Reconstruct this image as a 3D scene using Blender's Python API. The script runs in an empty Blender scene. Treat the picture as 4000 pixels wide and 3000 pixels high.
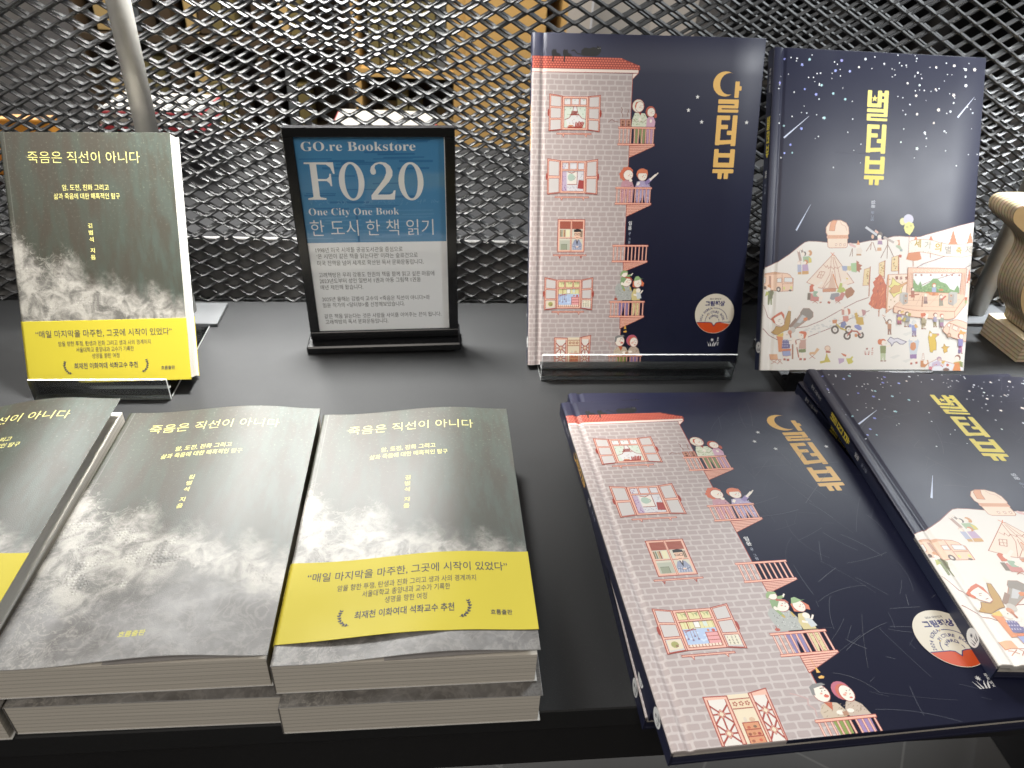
import bpy, math, random
import numpy as np
from mathutils import Vector, Matrix, geometry
R = math.radians
SC = bpy.context.scene
COL = SC.collection

# ------------------------------------------------------------------ camera, light, exposure
cam = bpy.data.objects.new('camera', bpy.data.cameras.new('camera'))
COL.objects.link(cam)
cam.data.sensor_width = 36.0
cam.data.lens = 25.507
cam.data.clip_start = 0.01
cam.data.clip_end = 60
cam.matrix_world = Matrix.Translation((0, 0, 0.38064)) @ Matrix.Rotation(R(-6.7594), 4, 'Z') @ Matrix.Rotation(R(90 - 33.5596), 4, 'X') @ Matrix.Rotation(R(3.4685), 4, 'Z')
cam.data.dof.use_dof = True
cam.data.dof.focus_distance = 0.50
cam.data.dof.aperture_fstop = 16.0
SC.camera = cam
W = bpy.data.worlds.new('World')
SC.world = W
W.use_nodes = True
W.node_tree.nodes['Background'].inputs[0].default_value = (1.0, 0.97, 0.93, 1)
W.node_tree.nodes['Background'].inputs[1].default_value = 0.09
SC.view_settings.view_transform = 'Standard'
SC.view_settings.look = 'None'
SC.view_settings.exposure = 0.0
SC.view_settings.gamma = 1.0
SC.view_settings.use_curve_mapping = False
try:
    SC.cycles.use_denoising = True
    SC.cycles.max_bounces = 8
    SC.cycles.transparent_max_bounces = 16
    SC.cycles.caustics_reflective = False
    SC.cycles.caustics_refractive = False
except Exception:
    pass

def lamp(name, loc, target, size, power, color=(1, 1, 1), spread=180):
    l = bpy.data.lights.new(name, 'AREA')
    l.shape = 'DISK'
    l.size = size
    l.energy = power
    l.color = color
    l.spread = R(spread)
    o = bpy.data.objects.new(name, l)
    COL.objects.link(o)
    o.location = loc
    d = Vector(target) - Vector(loc)
    o.rotation_euler = d.to_track_quat('-Z', 'Y').to_euler()
    return o

LAMPS = [
 ('store_lamp_left', (-1.05, 3.0, 1.95), (-0.15, 0.45, 0.0), 0.9, 165.0, (1.0, 0.99, 0.96), 180),
 ('store_lamp_right', (2.35, 3.0, 1.90), (0.40, 0.50, 0.0), 1.0, 50.0, (0.93, 0.97, 1.0), 180),
 ('shelf_lamp_left', (-0.13, 0.722, 0.66), (-0.14, 0.724, 0.0), 0.12, 7.0, (1.0, 0.99, 0.95), 72),
 ('shelf_lamp_right', (0.86, 0.720, 0.66), (0.82, 0.716, 0.0), 0.12, 8.0, (0.94, 0.98, 1.0), 72),
 ('sheen_lamp_right', (1.10, 1.36, 0.97), (0.35, 0.42, 0.0), 0.50, 13.0, (0.90, 0.96, 1.0), 180),  # unseen lamp, added to lay a sheen over the flat picture books
 ('track_lamp_left', (-0.85, 0.42, 0.62), (-0.20, 0.45, 0.05), 0.07, 1.4, (1.0, 0.97, 0.92), 150),
 ('track_lamp_right', (1.10, 0.12, 0.90), (0.53, 0.72, 0.31), 0.16, 1.25, (0.95, 0.98, 1.0), 46),
 ('ceiling_lamp_front', (-0.30, -0.8, 1.70), (0.0, 0.5, 0.05), 1.0, 16.5, (1.0, 0.93, 0.85), 180),
 ('store_fill_lamp', (0.0, 2.0, 1.9), (0.0, 3.4, -0.3), 0.8, 42.0, (1.0, 0.86, 0.66), 120),  # unseen fill, added to brighten the shop behind the mesh
]
for a in LAMPS:
    lamp(*a)

# ------------------------------------------------------------------ helpers
def lin(h, k=1.0):
    if isinstance(h, (tuple, list)):
        return tuple(h)
    out = []
    for i in (0, 2, 4):
        c = int(h[i:i + 2], 16) / 255.0
        out.append((c / 12.92 if c <= 0.04045 else ((c + 0.055) / 1.055) ** 2.4) * k)
    return tuple(out)

def tag(o, label=None, cat=None, group=None, kind=None):
    if label: o['label'] = label
    if cat: o['category'] = cat
    if group: o['group'] = group
    if kind: o['kind'] = kind
    return o

def empty(name, mat=None):
    o = bpy.data.objects.new(name, None)
    o.empty_display_size = 0.02
    COL.objects.link(o)
    if mat is not None: o.matrix_world = mat
    return o

def mesh(name, verts, faces, mats, parent=None, cols=None, mi=None, smooth=False, uvs=None):
    me = bpy.data.meshes.new(name)
    me.from_pydata([tuple(v) for v in verts], [], [tuple(f) for f in faces])
    for m in mats: me.materials.append(m)
    if mi is not None: me.polygons.foreach_set('material_index', mi)
    if cols is not None:
        at = me.color_attributes.new('print', 'FLOAT_COLOR', 'CORNER')
        buf = []
        for f, c in zip(faces, cols):
            buf.extend([c[0], c[1], c[2], 1.0] * len(f))
        at.data.foreach_set('color', buf)
    if uvs is not None:
        ul = me.uv_layers.new(name='UVMap')
        buf = []
        for f in faces:
            for i in f: buf.extend(uvs[i])
        ul.data.foreach_set('uv', buf)
    if smooth is True:
        me.polygons.foreach_set('use_smooth', [True] * len(me.polygons))
    elif smooth:
        me.polygons.foreach_set('use_smooth', smooth)
    me.update()
    o = bpy.data.objects.new(name, me)
    COL.objects.link(o)
    if parent is not None: o.parent = parent
    return o

def copy_tree(o, parent=None):
    c = o.copy()
    COL.objects.link(c)
    if parent is not None:
        c.parent = parent
    for ch in list(o.children):
        copy_tree(ch, c)
    return c

class MB:
    """collects boxes, prisms and tubes into one mesh"""
    def __init__(s): s.v = []; s.f = []
    def box(s, x0, x1, y0, y1, z0, z1, b=0.0):
        if b <= 0:
            n = len(s.v)
            s.v += [(x, y, z) for z in (z0, z1) for y in (y0, y1) for x in (x0, x1)]
            s.f += [(n, n+2, n+3, n+1), (n+4, n+5, n+7, n+6), (n, n+1, n+5, n+4), (n+2, n+6, n+7, n+3), (n, n+4, n+6, n+2), (n+1, n+3, n+7, n+5)]
        else:
            prof = [(x0+b, y0, 0), (x1-b, y0, 0), (x1, y0+b, 0), (x1, y1-b, 0), (x1-b, y1, 0), (x0+b, y1, 0), (x0, y1-b, 0), (x0, y0+b, 0)]
            ins = [(min(max(x, x0+b), x1-b), min(max(y, y0+b), y1-b)) for x, y, _ in prof]
            n = len(s.v)
            for zz, q in ((z0, ins), (z0+b, prof), (z1-b, prof), (z1, ins)):
                s.v += [(p[0], p[1], zz) for p in q]
            for r in range(3):
                for i in range(8):
                    j = (i + 1) % 8
                    s.f.append((n+r*8+i, n+r*8+j, n+r*8+8+j, n+r*8+8+i))
            s.f.append(tuple(n + i for i in reversed(range(8))))
            s.f.append(tuple(n + 24 + i for i in range(8)))
        return s
    def tube(s, p0, p1, r0, r1=None, n=20):
        r1 = r0 if r1 is None else r1
        p0 = Vector(p0); p1 = Vector(p1)
        q = (p1 - p0).to_track_quat('Z', 'Y')
        b = len(s.v)
        for p, r in ((p0, r0), (p1, r1)):
            for k in range(n):
                a = 2 * math.pi * k / n
                s.v.append(tuple(p + q @ Vector((r * math.cos(a), r * math.sin(a), 0))))
        for k in range(n):
            j = (k + 1) % n
            s.f.append((b+k, b+j, b+n+j, b+n+k))
        s.f.append(tuple(b + k for k in reversed(range(n))))
        s.f.append(tuple(b + n + k for k in range(n)))
        return s
    def prism(s, pts, fn0, fn1):
        """outline pts (2D) between two mapping functions"""
        n = len(s.v); m = len(pts)
        s.v += [fn0(*p) for p in pts] + [fn1(*p) for p in pts]
        tri = geometry.tessellate_polygon([[Vector((p[0], p[1], 0)) for p in pts]])
        for a, b, c in tri:
            s.f.append((n+a, n+b, n+c)); s.f.append((n+m+c, n+m+b, n+m+a))
        for i in range(m):
            j = (i + 1) % m
            s.f.append((n+i, n+j, n+m+j, n+m+i))
        return s
    def build(s, name, mats, parent=None, smooth=False):
        if not isinstance(mats, (list, tuple)): mats = [mats]
        o = mesh(name, s.v, s.f, mats, parent, smooth=smooth)
        bm_fix(o)
        return o

import bmesh
def bm_fix(o):
    bm = bmesh.new(); bm.from_mesh(o.data)
    bmesh.ops.recalc_face_normals(bm, faces=bm.faces)
    bm.to_mesh(o.data); bm.free()

# ------------------------------------------------------------------ materials
def mat(name):
    m = bpy.data.materials.new(name)
    m.use_nodes = True
    nt = m.node_tree
    return m, nt, nt.nodes['Principled BSDF']

def node(nt, t, **k):
    n = nt.nodes.new(t)
    for a, b in k.items():
        if a.startswith('i_'):
            key = a[2:]
            n.inputs[int(key) if key.isdigit() else key.replace('_', ' ')].default_value = b
        else: setattr(n, a, b)
    return n

def add_bump(nt, bsdf, scale, dist, strength=1.0, detail=2.0, coord='Object'):
    tc = node(nt, 'ShaderNodeTexCoord')
    n = node(nt, 'ShaderNodeTexNoise', i_Scale=scale, i_Detail=detail)
    b = node(nt, 'ShaderNodeBump', i_Strength=strength, i_Distance=dist)
    nt.links.new(tc.outputs[coord], n.inputs['Vector'])
    nt.links.new(n.outputs['Fac'], b.inputs['Height'])
    nt.links.new(b.outputs['Normal'], bsdf.inputs['Normal'])
    return n, b

def plain(name, color, rough=0.5, metal=0.0, spec=0.5, bump=None, var=0.0, vscale=30, coat=0.0):
    m, nt, p = mat(name)
    c = lin(color)
    p.inputs['Base Color'].default_value = (*c, 1)
    p.inputs['Roughness'].default_value = rough
    p.inputs['Metallic'].default_value = metal
    p.inputs['Specular IOR Level'].default_value = spec
    p.inputs['Coat Weight'].default_value = coat
    if var:
        tc = node(nt, 'ShaderNodeTexCoord')
        n = node(nt, 'ShaderNodeTexNoise', i_Scale=vscale, i_Detail=6.0)
        mx = node(nt, 'ShaderNodeMix', data_type='RGBA')
        mx.inputs[6].default_value = (*[x * (1 - var) for x in c], 1)
        mx.inputs[7].default_value = (*[min(1, x * (1 + var)) for x in c], 1)
        nt.links.new(tc.outputs['Object'], n.inputs['Vector'])
        nt.links.new(n.outputs['Fac'], mx.inputs[0])
        nt.links.new(mx.outputs[2], p.inputs['Base Color'])
        mr = node(nt, 'ShaderNodeMapRange', i_1=0.3, i_2=0.7, i_3=rough * 0.85, i_4=min(1, rough * 1.15))
        nt.links.new(n.outputs['Fac'], mr.inputs[0])
        nt.links.new(mr.outputs[0], p.inputs['Roughness'])
    if bump: add_bump(nt, p, *bump)
    return m

def print_mat(name, rough=0.45, spec=0.5, coat=0.0, bump=(2600, 0.00003, 0.6)):
    m, nt, p = mat(name)
    a = node(nt, 'ShaderNodeAttribute', attribute_name='print')
    nt.links.new(a.outputs['Color'], p.inputs['Base Color'])
    p.inputs['Specular IOR Level'].default_value = spec
    p.inputs['Coat Weight'].default_value = coat
    p.inputs['Coat Roughness'].default_value = 0.05
    tc = node(nt, 'ShaderNodeTexCoord')
    n = node(nt, 'ShaderNodeTexNoise', i_Scale=38.0, i_Detail=5.0)
    mr = node(nt, 'ShaderNodeMapRange', i_1=0.3, i_2=0.7, i_3=rough * 0.97, i_4=rough * 1.03)
    nt.links.new(tc.outputs['Object'], n.inputs['Vector'])
    nt.links.new(n.outputs['Fac'], mr.inputs[0])
    nt.links.new(mr.outputs[0], p.inputs['Roughness'])
    if bump: add_bump(nt, p, *bump)
    return m

M = {}
M['cover'] = print_mat('laminated_print', 0.50, 0.65)
M['paperprint'] = print_mat('embossed_print', 0.5, 0.4, bump=(1500, 0.00002, 0.6))
M['band'] = print_mat('band_print', 0.55, 0.3, bump=(900, 0.00002, 0.5))
M['poster'] = print_mat('poster_print', 0.35, 0.3, coat=1.0, bump=None)
M['sticker'] = print_mat('sticker_print', 0.35, 0.5, bump=(300, 0.00003, 0.4))
M['black_metal'] = plain('black_powder_coat', (0.012, 0.012, 0.013), 0.42, 0, 0.5, (900, 0.00004, 0.5))
M['black_gloss'] = plain('black_plastic', (0.006, 0.006, 0.007), 0.22, 0, 0.5)
M['mesh_metal'] = plain('mesh_coating', (0.025, 0.0255, 0.027), 0.66, 0.0, 1.0)
M['steel'] = plain('brushed_steel', (0.46, 0.45, 0.42), 0.42, 0.45, 0.5, (500, 0.00004, 0.6), 0.15, 120)
M['plate_steel'] = plain('plate_steel', (0.085, 0.088, 0.092), 0.5, 0.2, 0.5, None, 0.12, 40)

def shelf_mat():
    m, nt, p = mat('black_laminate')
    tc = node(nt, 'ShaderNodeTexCoord')
    n = node(nt, 'ShaderNodeTexNoise', i_Scale=9.0, i_Detail=7.0, i_Roughness=0.65)
    n2 = node(nt, 'ShaderNodeTexNoise', i_Scale=1400.0, i_Detail=2.0)
    r = node(nt, 'ShaderNodeValToRGB')
    r.color_ramp.elements[0].position = 0.66; r.color_ramp.elements[0].color = (0.021, 0.0215, 0.0225, 1)
    r.color_ramp.elements[1].position = 0.80; r.color_ramp.elements[1].color = (0.08, 0.08, 0.08, 1)
    mr = node(nt, 'ShaderNodeMapRange', i_1=0.3, i_2=0.7, i_3=0.46, i_4=0.58)
    b = node(nt, 'ShaderNodeBump', i_Strength=0.8, i_Distance=0.00009)
    for t in (n, n2): nt.links.new(tc.outputs['Object'], t.inputs['Vector'])
    nt.links.new(n2.outputs['Fac'], r.inputs[0])
    nt.links.new(r.outputs[0], p.inputs['Base Color'])
    nt.links.new(n.outputs['Fac'], mr.inputs[0])
    nt.links.new(mr.outputs[0], p.inputs['Roughness'])
    nt.links.new(n2.outputs['Fac'], b.inputs['Height'])
    nt.links.new(b.outputs['Normal'], p.inputs['Normal'])
    p.inputs['Specular IOR Level'].default_value = 0.28
    return m
M['shelf'] = shelf_mat()

def page_mat():
    m, nt, p = mat('page_edges')
    tc = node(nt, 'ShaderNodeTexCoord')
    mp = node(nt, 'ShaderNodeMapping')
    mp.inputs['Scale'].default_value = (5, 5, 1500)
    n = node(nt, 'ShaderNodeTexNoise', i_Scale=1.0, i_Detail=3.0)
    nt.links.new(tc.outputs['Object'], mp.inputs[0])
    nt.links.new(mp.outputs[0], n.inputs['Vector'])
    # signature lines about every 3.3 mm
    sx = node(nt, 'ShaderNodeSeparateXYZ')
    nt.links.new(tc.outputs['Object'], sx.inputs[0])
    nw = node(nt, 'ShaderNodeTexNoise', i_Scale=9.0, i_Detail=2.0)
    nt.links.new(tc.outputs['Object'], nw.inputs['Vector'])
    a = node(nt, 'ShaderNodeMath', operation='MULTIPLY_ADD'); a.inputs[1].default_value = 1 / 0.0031
    nt.links.new(sx.outputs[2], a.inputs[0])
    w = node(nt, 'ShaderNodeMath', operation='MULTIPLY'); w.inputs[1].default_value = 0.9
    nt.links.new(nw.outputs['Fac'], w.inputs[0])
    nt.links.new(w.outputs[0], a.inputs[2])
    fr = node(nt, 'ShaderNodeMath', operation='FRACT')
    nt.links.new(a.outputs[0], fr.inputs[0])
    lt = node(nt, 'ShaderNodeMapRange', i_1=0.0, i_2=0.17, i_3=0.25, i_4=1.0)
    nt.links.new(fr.outputs[0], lt.inputs[0])
    r = node(nt, 'ShaderNodeMapRange', i_1=0.3, i_2=0.7, i_3=0.74, i_4=1.0)
    nt.links.new(n.outputs['Fac'], r.inputs[0])
    mu = node(nt, 'ShaderNodeMath', operation='MULTIPLY')
    nt.links.new(lt.outputs[0], mu.inputs[0]); nt.links.new(r.outputs[0], mu.inputs[1])
    mx = node(nt, 'ShaderNodeMix', data_type='RGBA')
    mx.inputs[6].default_value = (0.22, 0.20, 0.16, 1); mx.inputs[7].default_value = (0.84, 0.79, 0.70, 1)
    nt.links.new(mu.outputs[0], mx.inputs[0])
    nt.links.new(mx.outputs[2], p.inputs['Base Color'])
    p.inputs['Roughness'].default_value = 0.85
    p.inputs['Specular IOR Level'].default_value = 0.15
    return m
M['pages'] = page_mat()
M['paper'] = plain('white_paper', (0.62, 0.62, 0.60), 0.8, 0, 0.2)
M['flap'] = plain('pale_flap_paper', (0.40, 0.38, 0.37), 0.6, 0, 0.3, None, 0.15, 40)

def clear_mat():
    m, nt, p = mat('clear_acrylic')
    out = nt.nodes['Material Output']
    nt.nodes.remove(p)
    t = node(nt, 'ShaderNodeBsdfTransparent'); t.inputs[0].default_value = (0.90, 0.915, 0.92, 1)
    g = node(nt, 'ShaderNodeBsdfGlossy'); g.inputs['Roughness'].default_value = 0.08
    f = node(nt, 'ShaderNodeFresnel'); f.inputs[0].default_value = 1.5
    mx = node(nt, 'ShaderNodeMixShader')
    nt.links.new(f.outputs[0], mx.inputs[0]); nt.links.new(t.outputs[0], mx.inputs[1]); nt.links.new(g.outputs[0], mx.inputs[2])
    nt.links.new(mx.outputs[0], out.inputs[0])
    return m
M['acrylic'] = clear_mat()
M['acrylic_edge'] = plain('acrylic_edge', (0.75, 0.78, 0.78), 0.25, 0, 0.5)

def sea_mat():
    """sea-foam photograph printed on the paperback; UV in millimetres / 220"""
    m, nt, p = mat('sea_foam_print')
    L = nt.links.new
    uv = node(nt, 'ShaderNodeUVMap')
    sx = node(nt, 'ShaderNodeSeparateXYZ'); L(uv.outputs[0], sx.inputs[0])
    def noise(scale, detail=6, rough=0.6, dist=0.0, sc=(1, 1, 1), loc=(0, 0, 0)):
        mp = node(nt, 'ShaderNodeMapping'); mp.inputs['Scale'].default_value = sc; mp.inputs['Location'].default_value = loc
        L(uv.outputs[0], mp.inputs[0])
        n = node(nt, 'ShaderNodeTexNoise', i_Scale=scale, i_Detail=detail, i_Roughness=rough, i_Distortion=dist)
        L(mp.outputs[0], n.inputs['Vector']); return n.outputs['Fac']
    def math_(op, a, b=None, c=None):
        n = node(nt, 'ShaderNodeMath', operation=op)
        for i, x in enumerate((a, b, c)):
            if x is None: continue
            if isinstance(x, (int, float)): n.inputs[i].default_value = x
            else: L(x, n.inputs[i])
        return n.outputs[0]
    def rng(x, a, b, c=0.0, d=1.0, smooth=True):
        n = node(nt, 'ShaderNodeMapRange', i_1=a, i_2=b, i_3=c, i_4=d)
        if smooth: n.interpolation_type = 'SMOOTHSTEP'
        L(x, n.inputs[0]); return n.outputs[0]
    def mix(f, a, b):
        n = node(nt, 'ShaderNodeMix', data_type='RGBA')
        if isinstance(f, (int, float)): n.inputs[0].default_value = f
        else: L(f, n.inputs[0])
        for i, x in ((6, a), (7, b)):
            if isinstance(x, tuple): n.inputs[i].default_value = (*x, 1)
            else: L(x, n.inputs[i])
        return n.outputs[2]
    def ramp(x, pts):
        n = node(nt, 'ShaderNodeValToRGB')
        cr = n.color_ramp
        cr.interpolation = 'B_SPLINE'
        while len(cr.elements) < len(pts): cr.elements.new(0.5)
        for e, (q, v) in zip(cr.elements, pts): e.position = q; e.color = (v, v, v, 1)
        L(x, n.inputs[0]); return n.outputs[0]
    u = sx.outputs[0]; v = sx.outputs[1]
    k = 1 / 220.0
    top = ramp(u, [(0, 142*k), (12*k, 126*k), (26*k, 102*k), (40*k, 116*k), (50*k, 114*k), (58*k, 98*k), (82*k, 92*k), (98*k, 83*k), (122*k, 88*k), (140*k, 72*k)])
    bot = ramp(u, [(0, 56*k), (12*k, 44*k), (30*k, 26*k), (46*k, 38*k), (70*k, 46*k), (98*k, 48*k), (122*k, 36*k), (140*k, 28*k)])
    edge = math_('MULTIPLY_ADD', noise(26, 10, 0.72, 0.6), 0.16, -0.08)
    edge2 = math_('MULTIPLY_ADD', noise(9, 6, 0.6), 0.10, -0.05)
    h = math_('ADD', math_('ADD', top, edge), edge2)
    up = rng(math_('SUBTRACT', h, v), -0.03, 0.10)
    hb = math_('ADD', bot, math_('ADD', math_('MULTIPLY_ADD', noise(20, 9, 0.7, 0.4, loc=(4, 2, 0)), 0.16, -0.08), edge2))
    lo = rng(math_('SUBTRACT', v, hb), -0.015, 0.07)
    foam = math_('MULTIPLY', up, lo)
    # water above
    streak = noise(7, 8, 0.62, 0.3, sc=(2.4, 0.55, 1))
    speck = noise(95, 4, 0.75, 0.0)
    deep = mix(rng(streak, 0.38, 0.64), (0.036, 0.029, 0.018), (0.036, 0.043, 0.030))
    rightness = rng(math_('ADD', u, math_('MULTIPLY_ADD', noise(5, 3), 0.4, -0.2)), 0.2, 0.6)
    deep = mix(math_('MULTIPLY', rightness, 0.6), deep, mix(rng(noise(12, 7, 0.6, 0.2, sc=(2, .5, 1), loc=(1, 5, 2)), 0.4, 0.62), (0.034, 0.033, 0.022), (0.045, 0.068, 0.056)))
    sp = math_('MULTIPLY', rng(speck, 0.56, 0.72), rng(v, 0.35, 0.95))
    deep = mix(math_('MULTIPLY', sp, 0.35), deep, (0.30, 0.32, 0.24))
    # grey marbled sand below
    vein = noise(13, 8, 0.6, 0.9, loc=(7, 1, 0))
    vv = math_('ABSOLUTE', math_('SUBTRACT', vein, 0.5))
    sand = mix(rng(noise(6, 6, 0.6, loc=(2, 8, 0)), 0.35, 0.65), (0.085, 0.078, 0.072), (0.24, 0.235, 0.23))
    sand = mix(math_('MULTIPLY', rng(vv, 0.05, 0.0), 0.22), sand, (0.40, 0.38, 0.35))
    # foam body
    clump = noise(15, 8, 0.62, 0.7)
    fine = noise(70, 5, 0.6, 0.6)
    fo = mix(rng(clump, 0.36, 0.62), (0.12, 0.115, 0.103), (0.42, 0.40, 0.36))
    fo = mix(rng(fine, 0.35, 0.62), mix(0.20, fo, (0.12, 0.11, 0.10)), fo)
    below = rng(v, 0.16, 0.36)
    base = mix(below, sand, deep)
    col = mix(foam, base, fo)
    # pale lacework edge of the foam at the left
    lace = math_('MULTIPLY', rng(math_('ABSOLUTE', math_('SUBTRACT', noise(17, 6, 0.6, 2.4, loc=(3, 3, 3)), 0.5)), 0.03, 0.0), rng(math_('SUBTRACT', math_('ADD', h, 0.05), v), 0.0, 0.05))
    lace = math_('MULTIPLY', lace, rng(u, 0.34, 0.08))
    col = mix(math_('MULTIPLY', lace, 0.5), col, (0.42, 0.40, 0.35))
    hin = math_('MULTIPLY', rng(math_('ABSOLUTE', math_('SUBTRACT', u, 4.2 * k)), 0.0022, 0.0008), 0.25)
    col = mix(hin, col, (0.25, 0.25, 0.23))
    L(col, p.inputs['Base Color'])
    p.inputs['Roughness'].default_value = 0.46
    p.inputs['Specular IOR Level'].default_value = 0.85
    # embossed dots on the foam and an overall grain
    vo = node(nt, 'ShaderNodeTexVoronoi', i_Scale=95.0, i_Randomness=0.35); L(uv.outputs[0], vo.inputs['Vector'])
    patch = math_('MULTIPLY', rng(noise(14, 3, 0.5, loc=(9, 4, 1)), 0.52, 0.58), foam)
    dot = math_('MULTIPLY', rng(vo.outputs['Distance'], 0.42, 0.2), patch)
    gr = noise(330, 2, 0.6)
    hgt = math_('ADD', math_('MULTIPLY', dot, 1.1), math_('MULTIPLY', gr, 1.0))
    b = node(nt, 'ShaderNodeBump', i_Strength=0.85, i_Distance=0.00009)
    L(hgt, b.inputs['Height']); L(b.outputs[0], p.inputs['Normal'])
    return m
M['sea'] = sea_mat()

# ------------------------------------------------------------------ vector artwork (millimetres on a page)
_glyphs = {}
def glyph(s, bold=0.0):
    key = (s, bold)
    if key not in _glyphs:
        c = bpy.data.curves.new('lettering', 'FONT')
        c.body = s; c.size = 1.0; c.resolution_u = 3; c.offset = bold
        o = bpy.data.objects.new('lettering', c)
        COL.objects.link(o)
        bpy.context.view_layer.update()
        me = o.to_mesh()
        vs = np.array([(v.co.x, v.co.y) for v in me.vertices]) if len(me.vertices) else np.zeros((0, 2))
        me.calc_loop_triangles()
        fs = [tuple(t.vertices) for t in me.loop_triangles]
        o.to_mesh_clear()
        bpy.data.objects.remove(o); bpy.data.curves.remove(c)
        _glyphs[key] = (vs, fs)
    return _glyphs[key]

def serif(s):
    out = ''
    for ch in s:
        if 'A' <= ch <= 'Z': out += chr(0x1D400 + ord(ch) - 65)
        elif 'a' <= ch <= 'z': out += chr(0x1D41A + ord(ch) - 97)
        else: out += ch
    return out

class Art:
    def __init__(s, w, h):
        s.w = w; s.h = h; s.sh = []; s.bb = []; s.ly = []
    def raw(s, col, vs, fs, layer=None):
        if not len(vs): return
        vs = [(min(max(a, 0.35), s.w - 0.75), min(max(b, 0.35), s.h - 0.35)) for a, b in vs]
        xs = [a for a, b in vs]; ys = [b for a, b in vs]
        bb = (min(xs), min(ys), max(xs), max(ys))
        if layer is None:
            layer = 1
            for q, l in zip(s.bb, s.ly):
                if l >= layer and q[0] < bb[2] and bb[0] < q[2] and q[1] < bb[3] and bb[1] < q[3]: layer = l + 1
        s.sh.append((lin(col), vs, fs)); s.bb.append(bb); s.ly.append(layer)
    def poly(s, col, pts, layer=None):
        pts = [tuple(p) for p in pts]
        if len(pts) == 4 or len(pts) == 3:
            pass
        tri = geometry.tessellate_polygon([[Vector((a, b, 0)) for a, b in pts]])
        s.raw(col, pts, [tuple(t) for t in tri], layer)
    def rect(s, col, x0, y0, x1, y1, layer=None): s.poly(col, [(x0, y0), (x1, y0), (x1, y1), (x0, y1)], layer)
    def ell(s, col, x, y, rx, ry=None, n=14, layer=None):
        ry = ry or rx
        s.raw(col, [(x + rx * math.cos(2*math.pi*k/n), y + ry * math.sin(2*math.pi*k/n)) for k in range(n)], [tuple(range(n))], layer)
    def line(s, col, w, pts, closed=False, layer=None, taper=False):
        P = [np.array(p, float) for p in pts]
        P = [p for i, p in enumerate(P) if i == 0 or np.hypot(*(p - P[i-1])) > 1e-4]
        if closed and np.hypot(*(P[0] - P[-1])) < 1e-4: P = P[:-1]
        n = len(P)
        if n < 2: return
        vs = []
        for i in range(n):
            a = P[(i-1) % n] if (closed or i > 0) else P[i]
            b = P[(i+1) % n] if (closed or i < n-1) else P[i]
            d1 = P[i] - a; d2 = b - P[i]
            l1 = np.hypot(*d1); l2 = np.hypot(*d2)
            d1 = d1 / l1 if l1 > 0 else d2 / l2
            d2 = d2 / l2 if l2 > 0 else d1
            t = d1 + d2; lt = np.hypot(*t)
            t = t / lt if lt > 1e-6 else d1
            nrm = np.array((-t[1], t[0]))
            c = max(0.45, abs(nrm @ np.array((-d1[1], d1[0]))))
            ww = w * (0.15 + 0.85 * i / (n - 1)) if taper else w
            vs += [tuple(P[i] + nrm * ww / 2 / c), tuple(P[i] - nrm * ww / 2 / c)]
        m = n if closed else n - 1
        fs = [(2*i, 2*i+1, (2*i+3) % (2*n), (2*i+2) % (2*n)) for i in range(m)]
        s.raw(col, vs, fs, layer)
    def frame(s, fill, lc, w, pts):
        s.poly(fill, pts); s.line(lc, w, list(pts), True)
    def text(s, col, txt, x0, y0, x1=None, h=None, y1=None, bold=0.0, layer=None, rot=0.0, xs=1.0):
        """from (x0,y0) to (x1,y1) along the baseline; or of height factor h (em, mm)"""
        vs, fs = glyph(txt, bold)
        if not len(vs): return
        lo = vs[:, 0].min(); wd = vs[:, 0].max() - lo
        if x1 is not None:
            y1 = y0 if y1 is None else y1
            d = np.array((x1 - x0, y1 - y0)); L = np.hypot(*d); k = L / wd
            ky = h if h else k
            t = d / L
        else:
            k = h * xs; ky = h; t = np.array((math.cos(rot), math.sin(rot)))
        nn = np.array((-t[1], t[0]))
        q = np.array((x0, y0)) + np.outer((vs[:, 0] - lo) * k, t) + np.outer(vs[:, 1] * ky, nn)
        s.raw(col, [tuple(p) for p in q], fs, layer)
    def vtext(s, col, txt, x, ytop, em, pitch, bold=0.0, xs=1.0):
        y = ytop
        for ch in txt:
            if ch == ' ': y -= pitch * 0.6; continue
            vs, fs = glyph(ch, bold)
            cx = (vs[:, 0].min() + vs[:, 0].max()) / 2; ty = vs[:, 1].max()
            s.raw(col, [(x + (a - cx) * em * xs, y + (b - ty) * em) for a, b in vs], fs)
            y -= pitch
    def load(s, data):
        for ln in data.strip().split('\n'):
            p = ln.split(';')
            if p[0] in ('TEXT', 'VTXT'):
                z = [float(t) for t in p[2].split()]
                if p[0] == 'TEXT': s.text(p[1], p[3], z[0], z[1], z[2], y1=z[3], bold=0.02)
                else: s.vtext(p[1], p[3], z[0], z[1], 2.2, 2.05, 0.01)
                continue
            z = [float(t) for t in p[2].split()]
            pts = list(zip(z[0::2], z[1::2]))
            w = float(p[1])
            if len(pts) < 60: p[0] = tuple(0.84 * a + 0.16 * b for a, b in zip(lin(p[0]), lin('e9dfd2')))
            if p[0] == lin('e9e4dd'): p[0] = lin('dfdad3')
            if w == 0: s.poly(p[0], pts)
            else: s.line(p[0], w, pts)
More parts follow.
